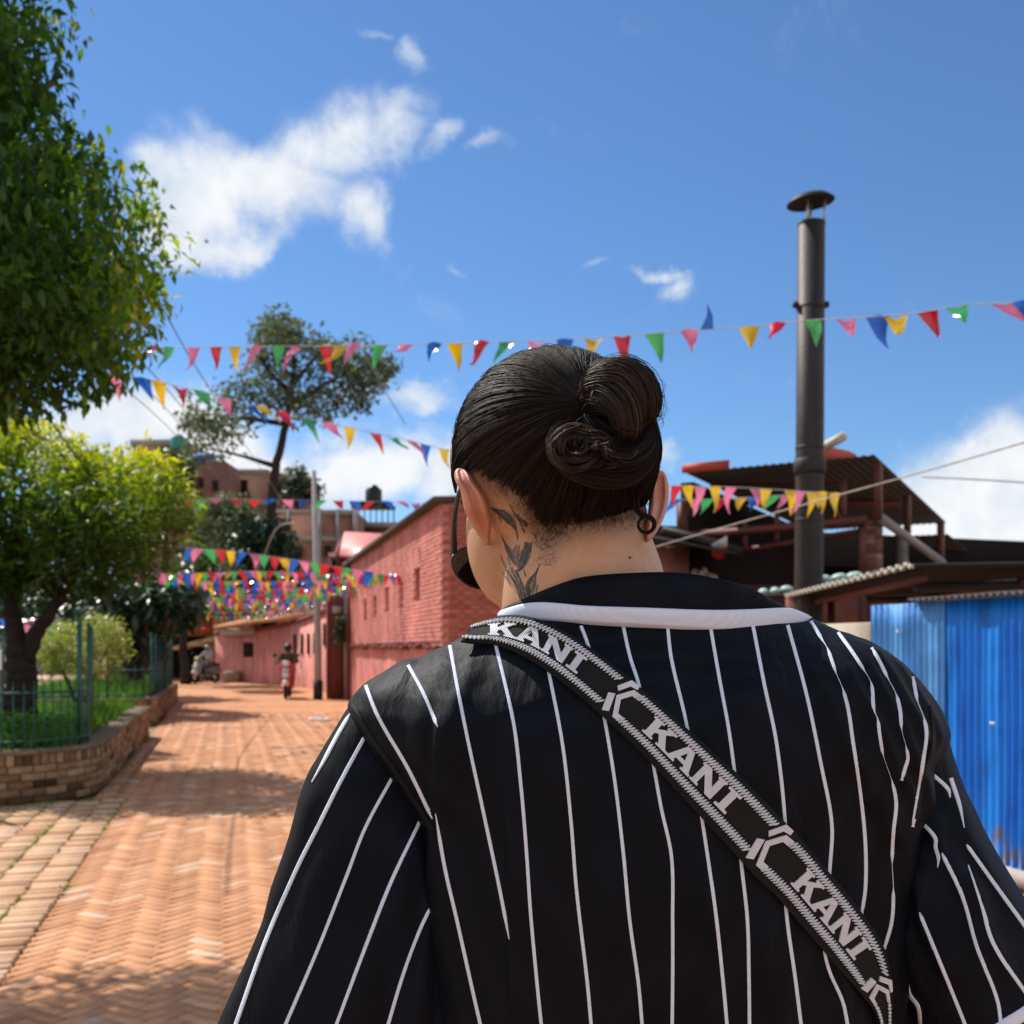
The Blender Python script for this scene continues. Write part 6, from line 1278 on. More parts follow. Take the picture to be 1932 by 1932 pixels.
RS = [([(1766, 1388), (1786, 1405)], (0, .2)), ([(1760, 1462), (1788, 1489), (1792, 1505)], (0, .3)), ([(1793, 1468), (1809, 1517), (1819, 1562)], (0, .5)), ([(1740, 1552), (1764, 1580), (1766, 1601), (1771, 1618), (1769, 1637)], (0, .2)), ([(1747, 1478), (1733, 1529), (1723, 1562)], (.3, .2)),
      ([(1777, 1609), (1817, 1694), (1843, 1785), (1881, 1886), (1889, 1940)], (.03, 0)), ([(1823, 1593), (1876, 1668), (1940, 1757)], (.03, 0)), ([(1826, 1632), (1852, 1709), (1874, 1781), (1940, 1881)], (.4, 0)), ([(1735, 1721), (1785, 1843), (1824, 1940)], (.05, 0)), ([(1709, 1834), (1716, 1874), (1733, 1900), (1737, 1940)], (.2, 0))]
for pts, tp in RS: add_ribbon('pinstripe', M_stripe, jer, slv_bvh[1], pts, SW, taper=tp, lift=.0012)
add_ribbon('cuff', M_trim, jer, slv_bvh[1], [(1840, 1972), (1890, 1938), (1932, 1912), (1990, 1872)], 24, lift=.0015)
# seams
M_seam = mat('black_seam', (.006, .006, .008), .7, .2)
add_ribbon('seam', M_seam, jer, torso_bvh, [(664, 1330), (700, 1390), (750, 1462), (800, 1540), (816, 1565)], 7, lift=.0012)
add_ribbon('seam', M_seam, jer, torso_bvh, [(1756, 1330), (1760, 1400), (1742, 1470), (1728, 1545)], 6, lift=.0012)

# collar: white trim and black stand, with the front closing round the neck
low = [(938, 1159), (989, 1166), (1069, 1169), (1148, 1174), (1227, 1178), (1307, 1183), (1386, 1185), (1465, 1180), (1513, 1173), (1531, 1165)]
upp = [(944, 1152), (989, 1139.5), (1029, 1137), (1108, 1143.5), (1227, 1147.5), (1346, 1151.5), (1420, 1150), (1489, 1147.5), (1515, 1156), (1530, 1164)]
topc = [(952, 1146), (990, 1130), (1037, 1110), (1100, 1090), (1195, 1082), (1290, 1082), (1376, 1098), (1430, 1117), (1484, 1146), (1524, 1159)]
n = 100
ql, qu, qt = [smooth_path([(*p, 0) for p in c_], n)[:, :2] for c_ in (low, upp, topc)]
tt = np.linspace(-1, 1, n); bul = np.sqrt(np.clip(1 - np.abs(tt) ** 2.4, 0, 1))
rl, ru, ru2, rt_, rti = [], [], [], [], []
for i in range(n):
    rl.append(P(*ql[i], .907 - .0735 * bul[i])); ru.append(P(*qu[i], .907 - .0755 * bul[i])); ru2.append(P(*(qu[i] + [0, 2]), .909 - .0745 * bul[i])); rt_.append(P(*qt[i], .912 - .0765 * bul[i])); rti.append(P(*(qt[i] + [0, 14]), .922 - .078 * bul[i]))
def strip(rows, name, m, par, th=None):
    V = []; k = len(rows[0])
    for r in rows: V += r
    Fq = [(a * k + i, a * k + i + 1, (a + 1) * k + i + 1, (a + 1) * k + i) for a in range(len(rows) - 1) for i in range(k - 1)]
    return link(name, mesh_np(name, np.array([tuple(v) for v in V]) - np.array(wloc(par)), Fq), m, par, wloc(par), smooth=True)
def midrow(a, b_, f, dy): return [x + (y - x) * f + Vector((0, dy, 0)) for x, y in zip(a, b_)]
strip([[v + Vector((0, .004, -.003)) for v in rl], [v + Vector((0, -.0015, -.0005)) for v in rl], midrow(rl, ru, .08, -.0022), midrow(rl, ru, .5, -.003), midrow(rl, ru, .86, -.003), [v + Vector((0, -.0018, 0)) for v in ru], [v + Vector((0, .003, .0005)) for v in ru]], 'neck_trim', M_trim, jer)
mid1, mid2 = midrow(ru2, rt_, .35, -.002), midrow(ru2, rt_, .7, -.002)
for r_, ph in ((mid1, 0), (mid2, 1)):
    for i in range(n): r_[i] = r_[i] + Vector((0, -.0018 * math.sin(tt[i] * 9 + ph) * bul[i], .0012 * math.sin(tt[i] * 6.5 + ph)))
strip([ru2, mid1, mid2, rt_, [v + Vector((0, .0025, .0008)) for v in rt_], rti], 'collar', M_jer, jer)
a_ = np.linspace(0, PI, 30); c0 = (rl[0] + rl[-1]) / 2; hx = (rl[-1].x - rl[0].x) / 2
fr1 = [Vector((c0.x + hx * math.cos(a), c0.y + .11 * math.sin(a), c0.z - .05 * math.sin(a))) for a in a_]; fr2 = [v + Vector((0, -.006 * math.sin(a), .018 * math.sin(a))) for v, a in zip(fr1, a_)]
strip([fr1, fr2], 'collar_front', M_jer, jer)

# trousers and shoes below the frame
b = MB(); M_trs = mat('dark_trousers_cloth', (.03, .03, .035), .9, var=.2)
b.tube([(.12, .955, 1.02), (.12, .955, .95), (.12, .955, .86)], [.165, .18, .17], 24)
for s in (-1, 1): b.tube([(.12 + s * .09, .955, .9), (.12 + s * .105, .95, .5), (.12 + s * .11, .97, .08)], [.105, .085, .075], 18)
o_ = b.build('trousers', M_trs, man, smooth=True); rem(o_, .025)
for s in (-1, 1):
    b = MB(); b.tube([(.12 + s * .11, .93, .05), (.12 + s * .115, 1.0, .055), (.12 + s * .125, 1.12, .04), (.12 + s * .13, 1.19, .035)], [.045, .052, .045, .025], 14); b.build('shoe', mat('white_shoe', (.6, .6, .6), .6), man, smooth=True)

def ink_mat(name, c, dens_):
    m, n, b = new_mat(name); t = n.nodes.new('ShaderNodeTexCoord'); z = n.nodes.new('ShaderNodeTexNoise'); z.inputs['Scale'].default_value = 260; z.inputs['Detail'].default_value = 7; z.inputs['Roughness'].default_value = .75; n.links.new(t.outputs['Object'], z.inputs['Vector'])
    r = n.nodes.new('ShaderNodeValToRGB'); n.links.new(z.outputs['Fac'], r.inputs[0]); r.color_ramp.elements[0].position = dens_ - .28; r.color_ramp.elements[0].color = (*c, 1); r.color_ramp.elements[1].position = dens_ + .06; r.color_ramp.elements[1].color = (.4, .225, .14, 1)
    n.links.new(r.outputs[0], b.inputs['Base Color']); b.inputs['Roughness'].default_value = .5; b.inputs['Specular IOR Level'].default_value = .3; return m
# --- tattoo on the neck: flat ink shapes lying on the skin
M_ink = ink_mat('tattoo_ink', (.042, .045, .05), .79)
M_ink2 = ink_mat('tattoo_ink_light', (.085, .075, .07), .6)
TAT = [([(770, 770), (830, 800), (900, 830), (970, 890), (1030, 970), (1065, 1040)], [6, 45, 85, 95, 50, 5], 0), ([(980, 720), (1040, 830), (1110, 920), (1190, 975)], [5, 18, 40, 60], 0), ([(1110, 930), (1160, 1060)], [35, 6], 0), ([(1040, 980), (1075, 1080), (1080, 1150)], [20, 14, 3], 0),
       ([(888, 1080), (940, 1190), (990, 1290), (1035, 1370), (1060, 1430)], [4, 20, 62, 70, 12], 0), ([(1085, 1200), (1060, 1290), (1050, 1400)], [45, 60, 8], 1), ([(1200, 1165), (1185, 1260), (1140, 1380), (1088, 1495)], [85, 105, 95, 22], 0), ([(878, 1310), (950, 1470), (1030, 1590), (1090, 1690), (1150, 1850)], [5, 12, 12, 26, 50], 0),
       ([(960, 1330), (1020, 1480), (1090, 1600), (1150, 1750), (1175, 1870)], [8, 26, 44, 60, 50], 1), ([(1060, 1480), (1120, 1640), (1165, 1800)], [18, 36, 28], 0), ([(1335, 1405), (1275, 1530), (1225, 1620), (1195, 1720), (1180, 1840)], [4, 18, 80, 85, 45], 0), ([(1275, 1560), (1250, 1650), (1262, 1730)], [30, 65, 10], 1), ([(860, 870), (892, 940)], [14, 3], 0), ([(1150, 1480), (1172, 1560)], [15, 3], 0), ([(900, 1500), (960, 1590), (1010, 1690)], [4, 14, 4], 1), ([(1310, 1650), (1290, 1740)], [10, 4], 0)]
for pts, ww, k in TAT:
    pz = [zl(*p) for p in pts]; add_ribbon('tattoo', (M_ink, M_ink2)[k], bod, body_bvh, pz, 1, lift=.0004, step=2, ww=[x_ * .1653 * .95 for x_ in ww])
    q = smooth_path([(*p, 0) for p in pz], 12)[:, :2]; wq = np.interp(np.linspace(0, 1, 12), np.linspace(0, 1, len(ww)), ww) * .1653; d = np.gradient(q, axis=0); d /= np.hypot(*d.T)[:, None] + 1e-9; nn = np.stack([-d[:, 1], d[:, 0]], 1)
    for f_ in range(5 if max(ww) > 25 else 2):      # feathered barbs along the edges
        o_ = random.uniform(.3, .62) * random.choice((-1, 1)); i0 = random.randint(0, 5); i1 = random.randint(i0 + 4, 11); ln2 = [tuple(q[i] + nn[i] * wq[i] * o_ * (1 + .25 * (i - i0) / (i1 - i0))) for i in range(i0, i1 + 1)]
        add_ribbon('tattoo', (M_ink2, M_ink)[f_ % 2], bod, body_bvh, ln2, 1, lift=.00052, step=2, ww=[.25, .9, 1.1, .3])
mo = hit(body_bvh, *z7(1472, 1562), .0004)[0]
if mo is not None: b = MB(); b.ell(mo, (.0011, .0008, .001), 8, 6); b.build('mole', mat('mole_brown', (.1, .04, .025), .6), bod, smooth=True)

# --- hair
M_hair, n_, b_ = new_mat('black_brown_hair')
at_ = n_.nodes.new('ShaderNodeAttribute'); at_.attribute_name = 'tint'; rp_ = n_.nodes.new('ShaderNodeValToRGB'); n_.links.new(at_.outputs['Fac'], rp_.inputs[0])
rp_.color_ramp.elements[0].color = (.006, .0045, .004, 1); rp_.color_ramp.elements[1].color = (.078, .054, .04, 1); k_ = rp_.color_ramp.elements.new(.55); k_.color = (.015, .0115, .0098, 1)
n_.links.new(rp_.outputs[0], b_.inputs['Base Color']); b_.inputs['Roughness'].default_value = .6; b_.inputs['Specular IOR Level'].default_value = .16
def strands(paths, r, tints, name, par, taper=.35, m=M_hair):
    """paths (n,k,3): thin three-sided hairs"""
    Pn = np.asarray(paths, np.float64); n, k, _ = Pn.shape
    T = np.gradient(Pn, axis=1); T /= np.linalg.norm(T, axis=2)[..., None] + 1e-12
    up = np.array([.3, -.9, .31]); a = np.cross(T, up); a /= np.linalg.norm(a, axis=2)[..., None] + 1e-9; b2 = np.cross(T, a)
    rr = np.broadcast_to(np.asarray(r, float).reshape(-1, 1), (n, 1)) * np.interp(np.linspace(0, 1, k), [0, .1, .8, 1], [.7, 1, 1, taper])[None]
    ring = [Pn + (a * math.cos(q) + b2 * math.sin(q)) * rr[..., None] for q in (0, 2 * PI / 3, 4 * PI / 3)]
    V = np.stack(ring, 2).reshape(-1, 3); o = np.arange(n)[:, None, None] * k * 3 + np.arange(k - 1)[None, :, None] * 3
    Fq = np.concatenate([np.stack([o[..., 0] + j, o[..., 0] + (j + 1) % 3, o[..., 0] + 3 + (j + 1) % 3, o[..., 0] + 3 + j], -1).reshape(-1, 4) for j in range(3)])
    return link(name, mesh_np(name, V - np.array(wloc(par)), Fq, np.repeat(tints, k * 3)), m, par, wloc(par), smooth=True)
ax3 = np.array([HA, HB, HCz]); HCn = np.array(HC)
def on_head(D, lift=0.0):
    D = D / (np.linalg.norm(D, axis=-1)[..., None] + 1e-12); s = 1 / np.sqrt(((D / ax3) ** 2).sum(-1)); return HCn + D * (s + lift)[..., None] if np.ndim(lift) else HCn + D * (s[..., None] + lift)
HPOLY = [(800, 940), (852, 925), (862, 893), (880, 885), (903, 893), (930, 905), (965, 915), (990, 937), (1004, 965), (1028, 992), (1080, 986), (1130, 978), (1190, 976), (1226, 972), (1244, 940), (1300, 930), (1300, 600), (800, 600)]
def is_hair(Pt, D):
    x = CX + Pt[..., 0] / Pt[..., 1] * F; y = HY - (Pt[..., 2] - H) / Pt[..., 1] * F
    vis = (D[..., 1] < .15); return np.where(vis, in_poly(x, y, HPOLY), D[..., 2] > -.12 + .5 * np.clip(D[..., 1] - .3, 0, 1))
tz = P(1102, 764, .83) - HC; TD = np.array(tz) / np.linalg.norm(tz); TIE = on_head(TD[None], .002)[0]
hair = None
u1 = np.cross(TD, [0, 0, 1]); u1 /= np.linalg.norm(u1); u2 = np.cross(u1, TD)      # u1 to the right-ish, u2 up
# scalp shell
NP, NA = 120, 44; amax = []
for i in range(NP):
    ps = 2 * PI * i / NP; al_ = np.linspace(.15, 2.7, 200); D = np.cos(al_)[:, None] * TD + np.sin(al_)[:, None] * (math.cos(ps) * u1 + math.sin(ps) * u2); ok = is_hair(on_head(D), D); bad = np.where(~ok)[0]; amax.append(al_[bad[0]] if len(bad) else 2.7)
amax = np.array(amax); amax = (amax + np.roll(amax, 1) + np.roll(amax, -1)) / 3
V = []
for i in range(NP):
    ps = 2 * PI * i / NP
    for j in range(NA + 1): a = amax[i] * j / NA; a *= .96; D = np.array([math.cos(a) * TD + math.sin(a) * (math.cos(ps) * u1 + math.sin(ps) * u2)]); V.append(on_head(D, -.0035 - (.003 if j == NA else 0))[0])
Fq = [(i * (NA + 1) + j, ((i + 1) % NP) * (NA + 1) + j, ((i + 1) % NP) * (NA + 1) + j + 1, i * (NA + 1) + j + 1) for i in range(NP) for j in range(NA)]
hair = link('hair', mesh_np('hair', np.array(V) - base_man, Fq, np.full(len(V), .12)), M_hair, man, man.location, smooth=True)
# combed strands running back to the tie, gathered in locks
ns = 11000; nl = 800; lock_ps = np.sort(rng.uniform(0, 2 * PI, nl)); lid = rng.integers(0, nl, ns)
ps = lock_ps[lid] + rng.normal(0, .014, ns); am = np.interp(ps % (2 * PI), np.arange(NP + 1) * 2 * PI / NP, np.append(amax, amax[0]))
st_ = am * rng.uniform(.93, 1.04, nl)[lid] * np.where(rng.random(ns) < .6, rng.uniform(.95, 1.035, ns), rng.uniform(.5, .95, ns)); K = 12
s = np.linspace(0, 1, K)[None]; aa = st_[:, None] * (1 - s * .985)
bow = (rng.normal(0, .02, nl)[lid] + rng.normal(0, .008, ns))[:, None] * np.sin(s * PI) + .13 * np.sin(s * PI) * np.sin(ps)[:, None] * (np.cos(ps)[:, None] < 0) 
psx = ps[:, None] + bow
D = np.cos(aa)[..., None] * TD + np.sin(aa)[..., None] * (np.cos(psx)[..., None] * u1 + np.sin(psx)[..., None] * u2)
lk = (rng.uniform(-.0008, .0011, nl)[lid] + rng.normal(0, .0009, ns))[:, None] * np.sin(np.clip(s * 1.15, 0, 1) * PI * .9 + .2) + .0005 - .0026 * (1 - s) ** 6
S_ = on_head(D, lk)
# crown bump and gather ridge near the tie
tint = np.clip(rng.normal(.45, .17, ns) + rng.normal(0, .1, nl)[lid], 0, 1)
strands(S_, rng.uniform(.00015, .00029, ns), tint, 'combed_strands', hair)['kind'] = 'stuff'

def bundle(guide, rad, n, name, par, K=20, twist=2.2, rr=(.00014, .00028), loose=.26, t0=.55, phase=0.0, flatx=1.0, core=True, wig=.035):
    """a rope of hair: strands wound round a guide line; guide points are world positions, rad in metres along it"""
    G = smooth_path(guide, K); R = np.interp(np.linspace(0, 1, K), np.linspace(0, 1, len(rad)), rad)
    T = np.gradient(G, axis=0); T /= np.linalg.norm(T, axis=1)[:, None]; A = np.zeros_like(T); a = np.cross(T[0], [.2, -.9, .4]); a /= np.linalg.norm(a)
    for i in range(K): a = a - T[i] * a.dot(T[i]); a /= np.linalg.norm(a); A[i] = a
    B = np.cross(T, A)
    if core: mb = MB(); mb.tube([Vector(g) for g in G], [r * .86 for r in R], 16); mb.cur = .2; mb.t = [.15] * len(mb.v); mb.build(name + '_core', M_hair, par, smooth=True, tint=True)
    n = int(n * 1.35) if n > 300 else n; nlk = max(6, n // 9); lth = rng.uniform(0, 2 * PI, nlk); ll = rng.integers(0, nlk, n); th = lth[ll] + rng.normal(0, .1, n); ro = .9 + rng.uniform(-.1, .12, nlk)[ll] + rng.normal(0, loose * .5, n)
    s = np.linspace(0, 1, K)[None]; ang = th[:, None] + twist * s + (rng.normal(0, .35, nlk)[ll] + rng.normal(0, .12, n))[:, None] * s + phase
    wv = ro[:, None] + wig * np.sin(s * rng.uniform(8, 20, n)[:, None] + rng.uniform(0, 6, n)[:, None])
    Pn = G[None] + (A[None] * np.cos(ang)[..., None] * flatx + B[None] * np.sin(ang)[..., None]) * (R[None] * wv)[..., None]
    o = strands(Pn, rng.uniform(*rr, n), np.clip(rng.normal(t0, .16, n) + rng.normal(0, .1, nlk)[ll], 0, 1), name, par); o['kind'] = 'stuff'; return Pn
q_ = .88 / F
bun = None
b = MB(); b.ell(P(1160, 765, .832), (44 * q_, .028, 46 * q_), 20, 14); b.ell(P(1140, 845, .83), (66 * q_, .025, 40 * q_), 20, 14); b.t = [.12] * len(b.v)
bun = b.build('bun', M_hair, hair, smooth=True, tint=True)
# upper knot: out of the tie, over to the right and back under
bundle([P(1106, 770, .826), P(1118, 738, .808), P(1146, 718, .792), P(1180, 716, .786), P(1206, 738, .784), P(1214, 768, .788), P(1206, 796, .80)], [8 * q_, 20 * q_, 28 * q_, 32 * q_, 31 * q_, 27 * q_, 18 * q_], 1300, 'bun_strands', hair, twist=1.2, t0=.68)  # lighter strand tint, here and next, paints in the knot's sunlit highlights
bundle([P(1108, 778, .822), P(1126, 756, .802), P(1152, 748, .784), P(1176, 766, .778), P(1184, 796, .782), P(1178, 822, .796)], [8 * q_, 17 * q_, 24 * q_, 26 * q_, 24 * q_, 16 * q_], 900, 'bun_strands', hair, twist=.8, t0=.66)
# middle turn, deeper; darker strand tint puts recess shade into the colour
bundle([P(1112, 780, .83), P(1130, 805, .815), P(1160, 822, .808), P(1196, 826, .808), P(1216, 850, .812)], [12 * q_, 24 * q_, 26 * q_, 24 * q_, 18 * q_], 600, 'bun_strands', hair, twist=.8, t0=.4)
# lower coil wrapping down and to the left
bundle([P(1216, 812, .812), P(1214, 850, .804), P(1186, 878, .798), P(1140, 886, .795), P(1096, 878, .795), P(1062, 856, .798), P(1050, 830, .802), P(1064, 808, .808), P(1092, 800, .815)], [14 * q_, 22 * q_, 27 * q_, 27 * q_, 25 * q_, 21 * q_, 16 * q_, 12 * q_, 7 * q_], 1100, 'bun_strands', hair, twist=1.6, t0=.5)
bundle([P(1196, 836, .806), P(1156, 850, .796), P(1112, 850, .793), P(1078, 838, .795), P(1070, 820, .80)], [16 * q_, 20 * q_, 19 * q_, 15 * q_, 8 * q_], 420, 'bun_strands', hair, twist=1.4, t0=.6, loose=.35)
bundle([P(1222, 800, .822), P(1228, 845, .822), P(1219, 890, .831), P(1204, 930, .843), P(1190, 955, .852)], [14 * q_, 17 * q_, 18 * q_, 14 * q_, 7 * q_], 400, 'bun_strands', hair, twist=.5, t0=.45)
# rim of curly ends on the lower coil
for g_, rd, nn in (([(1120, 812), (1085, 806), (1058, 818), (1042, 842), (1050, 868), (1080, 880), (1110, 872), (1128, 855)], 7, 60), ([(1110, 822), (1080, 820), (1062, 838), (1070, 858), (1098, 862), (1120, 848), (1150, 838)], 6, 50), ([(1095, 800), (1070, 810), (1056, 836), (1066, 860), (1092, 872)], 5, 40)):
    bundle([P(x, y, .778 + .006 * (i % 2)) for i, (x, y) in enumerate(g_)], [rd * q_ * f for f in (.5, 1, 1.2, 1.2, 1, .6)], nn, 'curl', hair, twist=3, t0=.78, core=False, loose=.5, rr=(.00022, .00034))
for _ in range(26):                      # stray locks over the knot
    a0 = random.uniform(0, 2 * PI); c0_ = np.array([random.uniform(1140, 1195), random.uniform(735, 780)] if _ % 2 else [random.uniform(1080, 1190), random.uniform(825, 865)]); r0 = random.uniform(20, 36); sp = random.uniform(1.2, 2.6) * random.choice((-1, 1))
    bundle([P(c0_[0] + r0 * math.cos(a0 + sp * t) * 1.05, c0_[1] + r0 * math.sin(a0 + sp * t), .772 + .02 * abs(t - .5) + random.uniform(0, .006)) for t in (0, .25, .5, .75, 1)], [1 * q_, random.uniform(2, 5) * q_, random.uniform(3, 6) * q_, random.uniform(2, 5) * q_, .8 * q_], random.randint(10, 22), 'stray_lock', hair, K=16, twist=1.5, core=False, loose=.6, t0=random.uniform(.5, .75), rr=(.00012, .00022))
# hair tie
b = MB(); b.tube([Vector(TIE) + Vector((0, .01, 0)) + Vector((0, 0, 0)) + (Vector(u1) * math.cos(a) + Vector(u2) * math.sin(a)) * .0085 + Vector(TD) * .004 for a in np.linspace(0, 2 * PI, 24)], .0028, 8, caps=False); b.build('hair_tie', M_black, hair, smooth=True)
# ring curl by the right ear and the curly tufts on the nape
a = np.linspace(-.6, 2 * PI + .5, 14)
ringc = [P(1219 + 15 * math.sin(t), 990 - 15 * math.cos(t), .838 + .002 * i / 14) for i, t in enumerate(a)]
bundle([P(1200, 925, .84), P(1199, 950, .838), P(1204, 966, .837)] + ringc[1:], [5 * q_, 5 * q_, 3 * q_, 2 * q_, 1.6 * q_, 1.4 * q_], 70, 'curl', hair, K=60, twist=2, core=False, loose=.6, rr=(.0002, .0003), t0=.4)
for cx_, cy_, rr_, nn in ((1032, 1036, 14, 8), (1025, 1056, 12, 5), (1042, 1012, 13, 9), (1022, 938, 9, 14), (1042, 1064, 13, 4), (1010, 1000, 12, 5)):
    paths = []; 
    for k in range(nn):
        ce = np.array([cx_ + random.gauss(0, 6), cy_ + random.gauss(0, 6)]); r0 = rr_ * random.uniform(.5, 1.3); a0 = random.uniform(0, 6); sp = random.choice((-1, 1)) * random.uniform(2.5, 6); el = random.uniform(.5, 1)
        pp = []
        for j in range(18):
            t = j / 17; x, y = ce + np.array([math.cos(a0 + sp * t) * r0 * (1 - .3 * t), math.sin(a0 + sp * t) * r0 * el * (1 - .3 * t)]); h_ = hit(body_bvh, x, y, .0008 + .004 * t * random.uniform(.6, 1))[0]
            pp.append(tuple(h_) if h_ is not None else tuple(P(x, y, .86)))
        paths.append(pp)
    strands(np.array(paths), np.full(nn, .00009), np.clip(rng.normal(.85, .15, nn), 0, 1), 'nape_curl', hair)['kind'] = 'stuff'
# clipped hair fading into the skin, and fine neck hair
paths = []; tn = []
while len(paths) < 3200:
    x, y = random.uniform(905, 1218), random.uniform(890, 1075); up = HPOLY
    lim = np.interp(x, [905, 930, 965, 990, 1010, 1030, 1080, 1130, 1190, 1240], [892, 905, 915, 937, 975, 992, 989, 982, 978, 966]) - 8
    fade = (y - lim) / np.interp(x, [905, 950, 1000, 1050, 1090, 1240], [18, 56, 80, 55, 34, 26])
    if fade > 1 or random.random() < max(0, fade) ** .9: continue
    p0, nn = hit(body_bvh, x, y, .0002)
    if p0 is None: continue
    ln_ = random.uniform(.003, .0075) * (1 - .5 * max(0, fade)); d = Vector((random.gauss(.1, .5), 0, random.gauss(-.8, .4))); d = (d - nn * d.dot(nn)).normalized(); cv = random.gauss(0, .25)
    sd = d.cross(nn); paths.append([tuple(p0 + d * ln_ * t + sd * cv * ln_ * t * t + nn * .0016 * math.sin(t * 2.2)) for t in (0, .33, .66, 1)]); tn.append(random.uniform(.3, .75))
strands(np.array(paths), np.full(len(paths), .0001), np.array(tn), 'clipped_hair', hair)['kind'] = 'stuff'
# loose flyaway hairs round the head and bun
paths = []
for k in range(280):
    ang = random.uniform(0, PI * 1.1) if k > 110 else random.uniform(-.5, 1.6); r0 = random.uniform(58, 70)
    if k < 190: cx_, cy_, rx, ry = 1168, 765, r0, r0 * 1.08
    else: cx_, cy_, rx, ry = 1048, 862, 191, 197
    sp = random.uniform(.15, .5) * random.choice((-1, 1)); out = random.uniform(2, 26 if k < 190 else 9); cu = random.uniform(-1, 1)
    paths.append([tuple(P(cx_ + (rx + out * math.sin(t * PI * .8)) * math.cos(ang + sp * t), cy_ - (ry + out * math.sin(t * PI * .8) + cu * 4 * t * t) * math.sin(ang + sp * t), (.80 if k < 190 else .915) + .004 * math.sin(k))) for t in np.linspace(0, 1, 16)])
strands(np.array(paths), np.full(len(paths), .00015), np.clip(rng.normal(.5, .2, len(paths)), 0, 1), 'flyaway_hair', hair)['kind'] = 'stuff'
# hair falling in front of the left ear
bundle([P(866, 830, .915), P(860, 870, .925), P(858, 900, .93), P(860, 930, .935)], [5 * q_, 7 * q_, 6 * q_, 1.5 * q_], 120, 'sideburn', hair, twist=.2, loose=.4, core=False)

# --- sunglasses
sg = thing('sunglasses', P(858, 1055, 1.03), 'black framed round dark sunglasses worn by the man', 'sunglasses')
M_gf = mat('black_acetate', (.012, .011, .012), .3, .5); M_lens, n_, b_ = new_mat('dark_lens'); b_.inputs['Base Color'].default_value = (.006, .003, .004, 1); b_.inputs['Roughness'].default_value = .06; b_.inputs['Specular IOR Level'].default_value = .6
b = MB(); b.tube([Vector(p) for p in smooth_path([lp(575, 455, .893), lp(520, 440, .9), lp(470, 470, .925), lp(428, 560, .945), lp(392, 700, .965), lp(362, 880, .985), lp(354, 1050, 1.0), lp(352, 1180, 1.012), lp(352, 1300, 1.022)], 30)], [.0022] * 12 + [.0026 + .0008 * i / 17 for i in range(18)], 10); b.build('temple', M_gf, sg, smooth=True)
def lens(c, nrm, rx, ry):
    nrm = nrm.normalized(); rt = nrm.cross(Vector((0, 0, 1))).normalized(); upv = rt.cross(nrm); vs = [c + nrm * .0035]; fs = []
    for k in (1, 2, 3, 4):
        for j in range(32): a = 2 * PI * j / 32; vs.append(c + rt * (rx * k / 4 * math.cos(a)) + upv * (ry * k / 4 * math.sin(a) * (1.0 if math.sin(a) < 0 else .9)) + nrm * (.0035 * (1 - (k / 4) ** 2)))
    for j in range(32): fs.append((0, 1 + j, 1 + (j + 1) % 32))
    for k in range(3):
        for j in range(32): fs.append((1 + k * 32 + j, 33 + k * 32 + j, 33 + k * 32 + (j + 1) % 32, 1 + k * 32 + (j + 1) % 32))
    b = MB(); b.add(vs, fs); o_ = b.build('lens', M_lens, sg, smooth=True)
    b = MB(); b.tube([vs[97 + j % 32] for j in range(34)], .0011, 8, caps=False); b.build('rim', M_chrome if False else M_gf, o_, smooth=True)
lens(P(899, 1069, 1.03), Vector((-.62, .72, -.3)), .031, .0235)
lens(P(1015, 1085, 1.075), Vector((.1, .9, -.3)), .027, .0235)
b = MB(); b.tube([lp(352, 1275, 1.022), lp(362, 1345, 1.024), lp(405, 1350, 1.026)], [.0042, .0045, .003], 10); b.build('hinge', M_gf, sg, smooth=True)
b = MB(); b.tube([P(930, 1060, 1.06), P(960, 1055, 1.085), P(985, 1068, 1.08)], .0016, 8); b.build('bridge', M_gf, sg, smooth=True)
b = MB(); b.tube([P(1060, 1060, 1.06), P(1150, 960, .98), P(1232, 900, .94)], .002, 8); b.build('temple', M_gf, sg, smooth=True)

# --- woven shoulder strap with lettering
bag = thing('crossbody_bag', P(1250, 1500, .79), 'black crossbody bag strap with white woven lettering and arrow marks across the back', 'bag strap')
M_web = mat('black_webbing', (.012, .012, .012), .8, .2, var=.2, vscale=60)
def add_weave(m, scl):
    n = m.node_tree; b = n.nodes['Principled BSDF']; t = n.nodes.new('ShaderNodeTexCoord'); wv = n.nodes.new('ShaderNodeTexWave'); wv.inputs['Scale'].default_value = scl; wv.inputs['Distortion'].default_value = .4
    mp = n.nodes.new('ShaderNodeMapping'); mp.inputs['Rotation'].default_value = (0, -.62, 0); n.links.new(t.outputs['Object'], mp.inputs['Vector']); n.links.new(mp.outputs[0], wv.inputs['Vector'])
    bp = n.nodes.new('ShaderNodeBump'); bp.inputs['Strength'].default_value = .7; bp.inputs['Distance'].default_value = .0006; n.links.new(wv.outputs['Fac'], bp.inputs['Height']); n.links.new(bp.outputs[0], b.inputs['Normal'])
add_weave(M_web, 230)
M_woven = mat('white_woven', (.62, .65, .71), .85, .15, var=.1, vscale=100); add_weave(M_woven, 210)
def z6(x, y): return 830.6 + .3968 * x, 1086.3 + .3968 * y
def z5(x, y): return 1469.5 + .2394 * x, 1469.5 + .2394 * y
UE = [z6(165, 232), z6(230, 205), z6(310, 187), z6(410, 192), z6(520, 228), z6(640, 292), z6(760, 375), z6(880, 468), z6(1000, 572), z6(1170, 722), z6(1300, 840), z6(1440, 965), z6(1600, 1130), z6(1760, 1300), z5(400, 740), z5(560, 930), z5(660, 1060), z5(760, 1200), z5(830, 1330), z5(868, 1450), z5(888, 1580), z5(893, 1720), z5(888, 1850), z5(880, 1960), z5(860, 2150)]
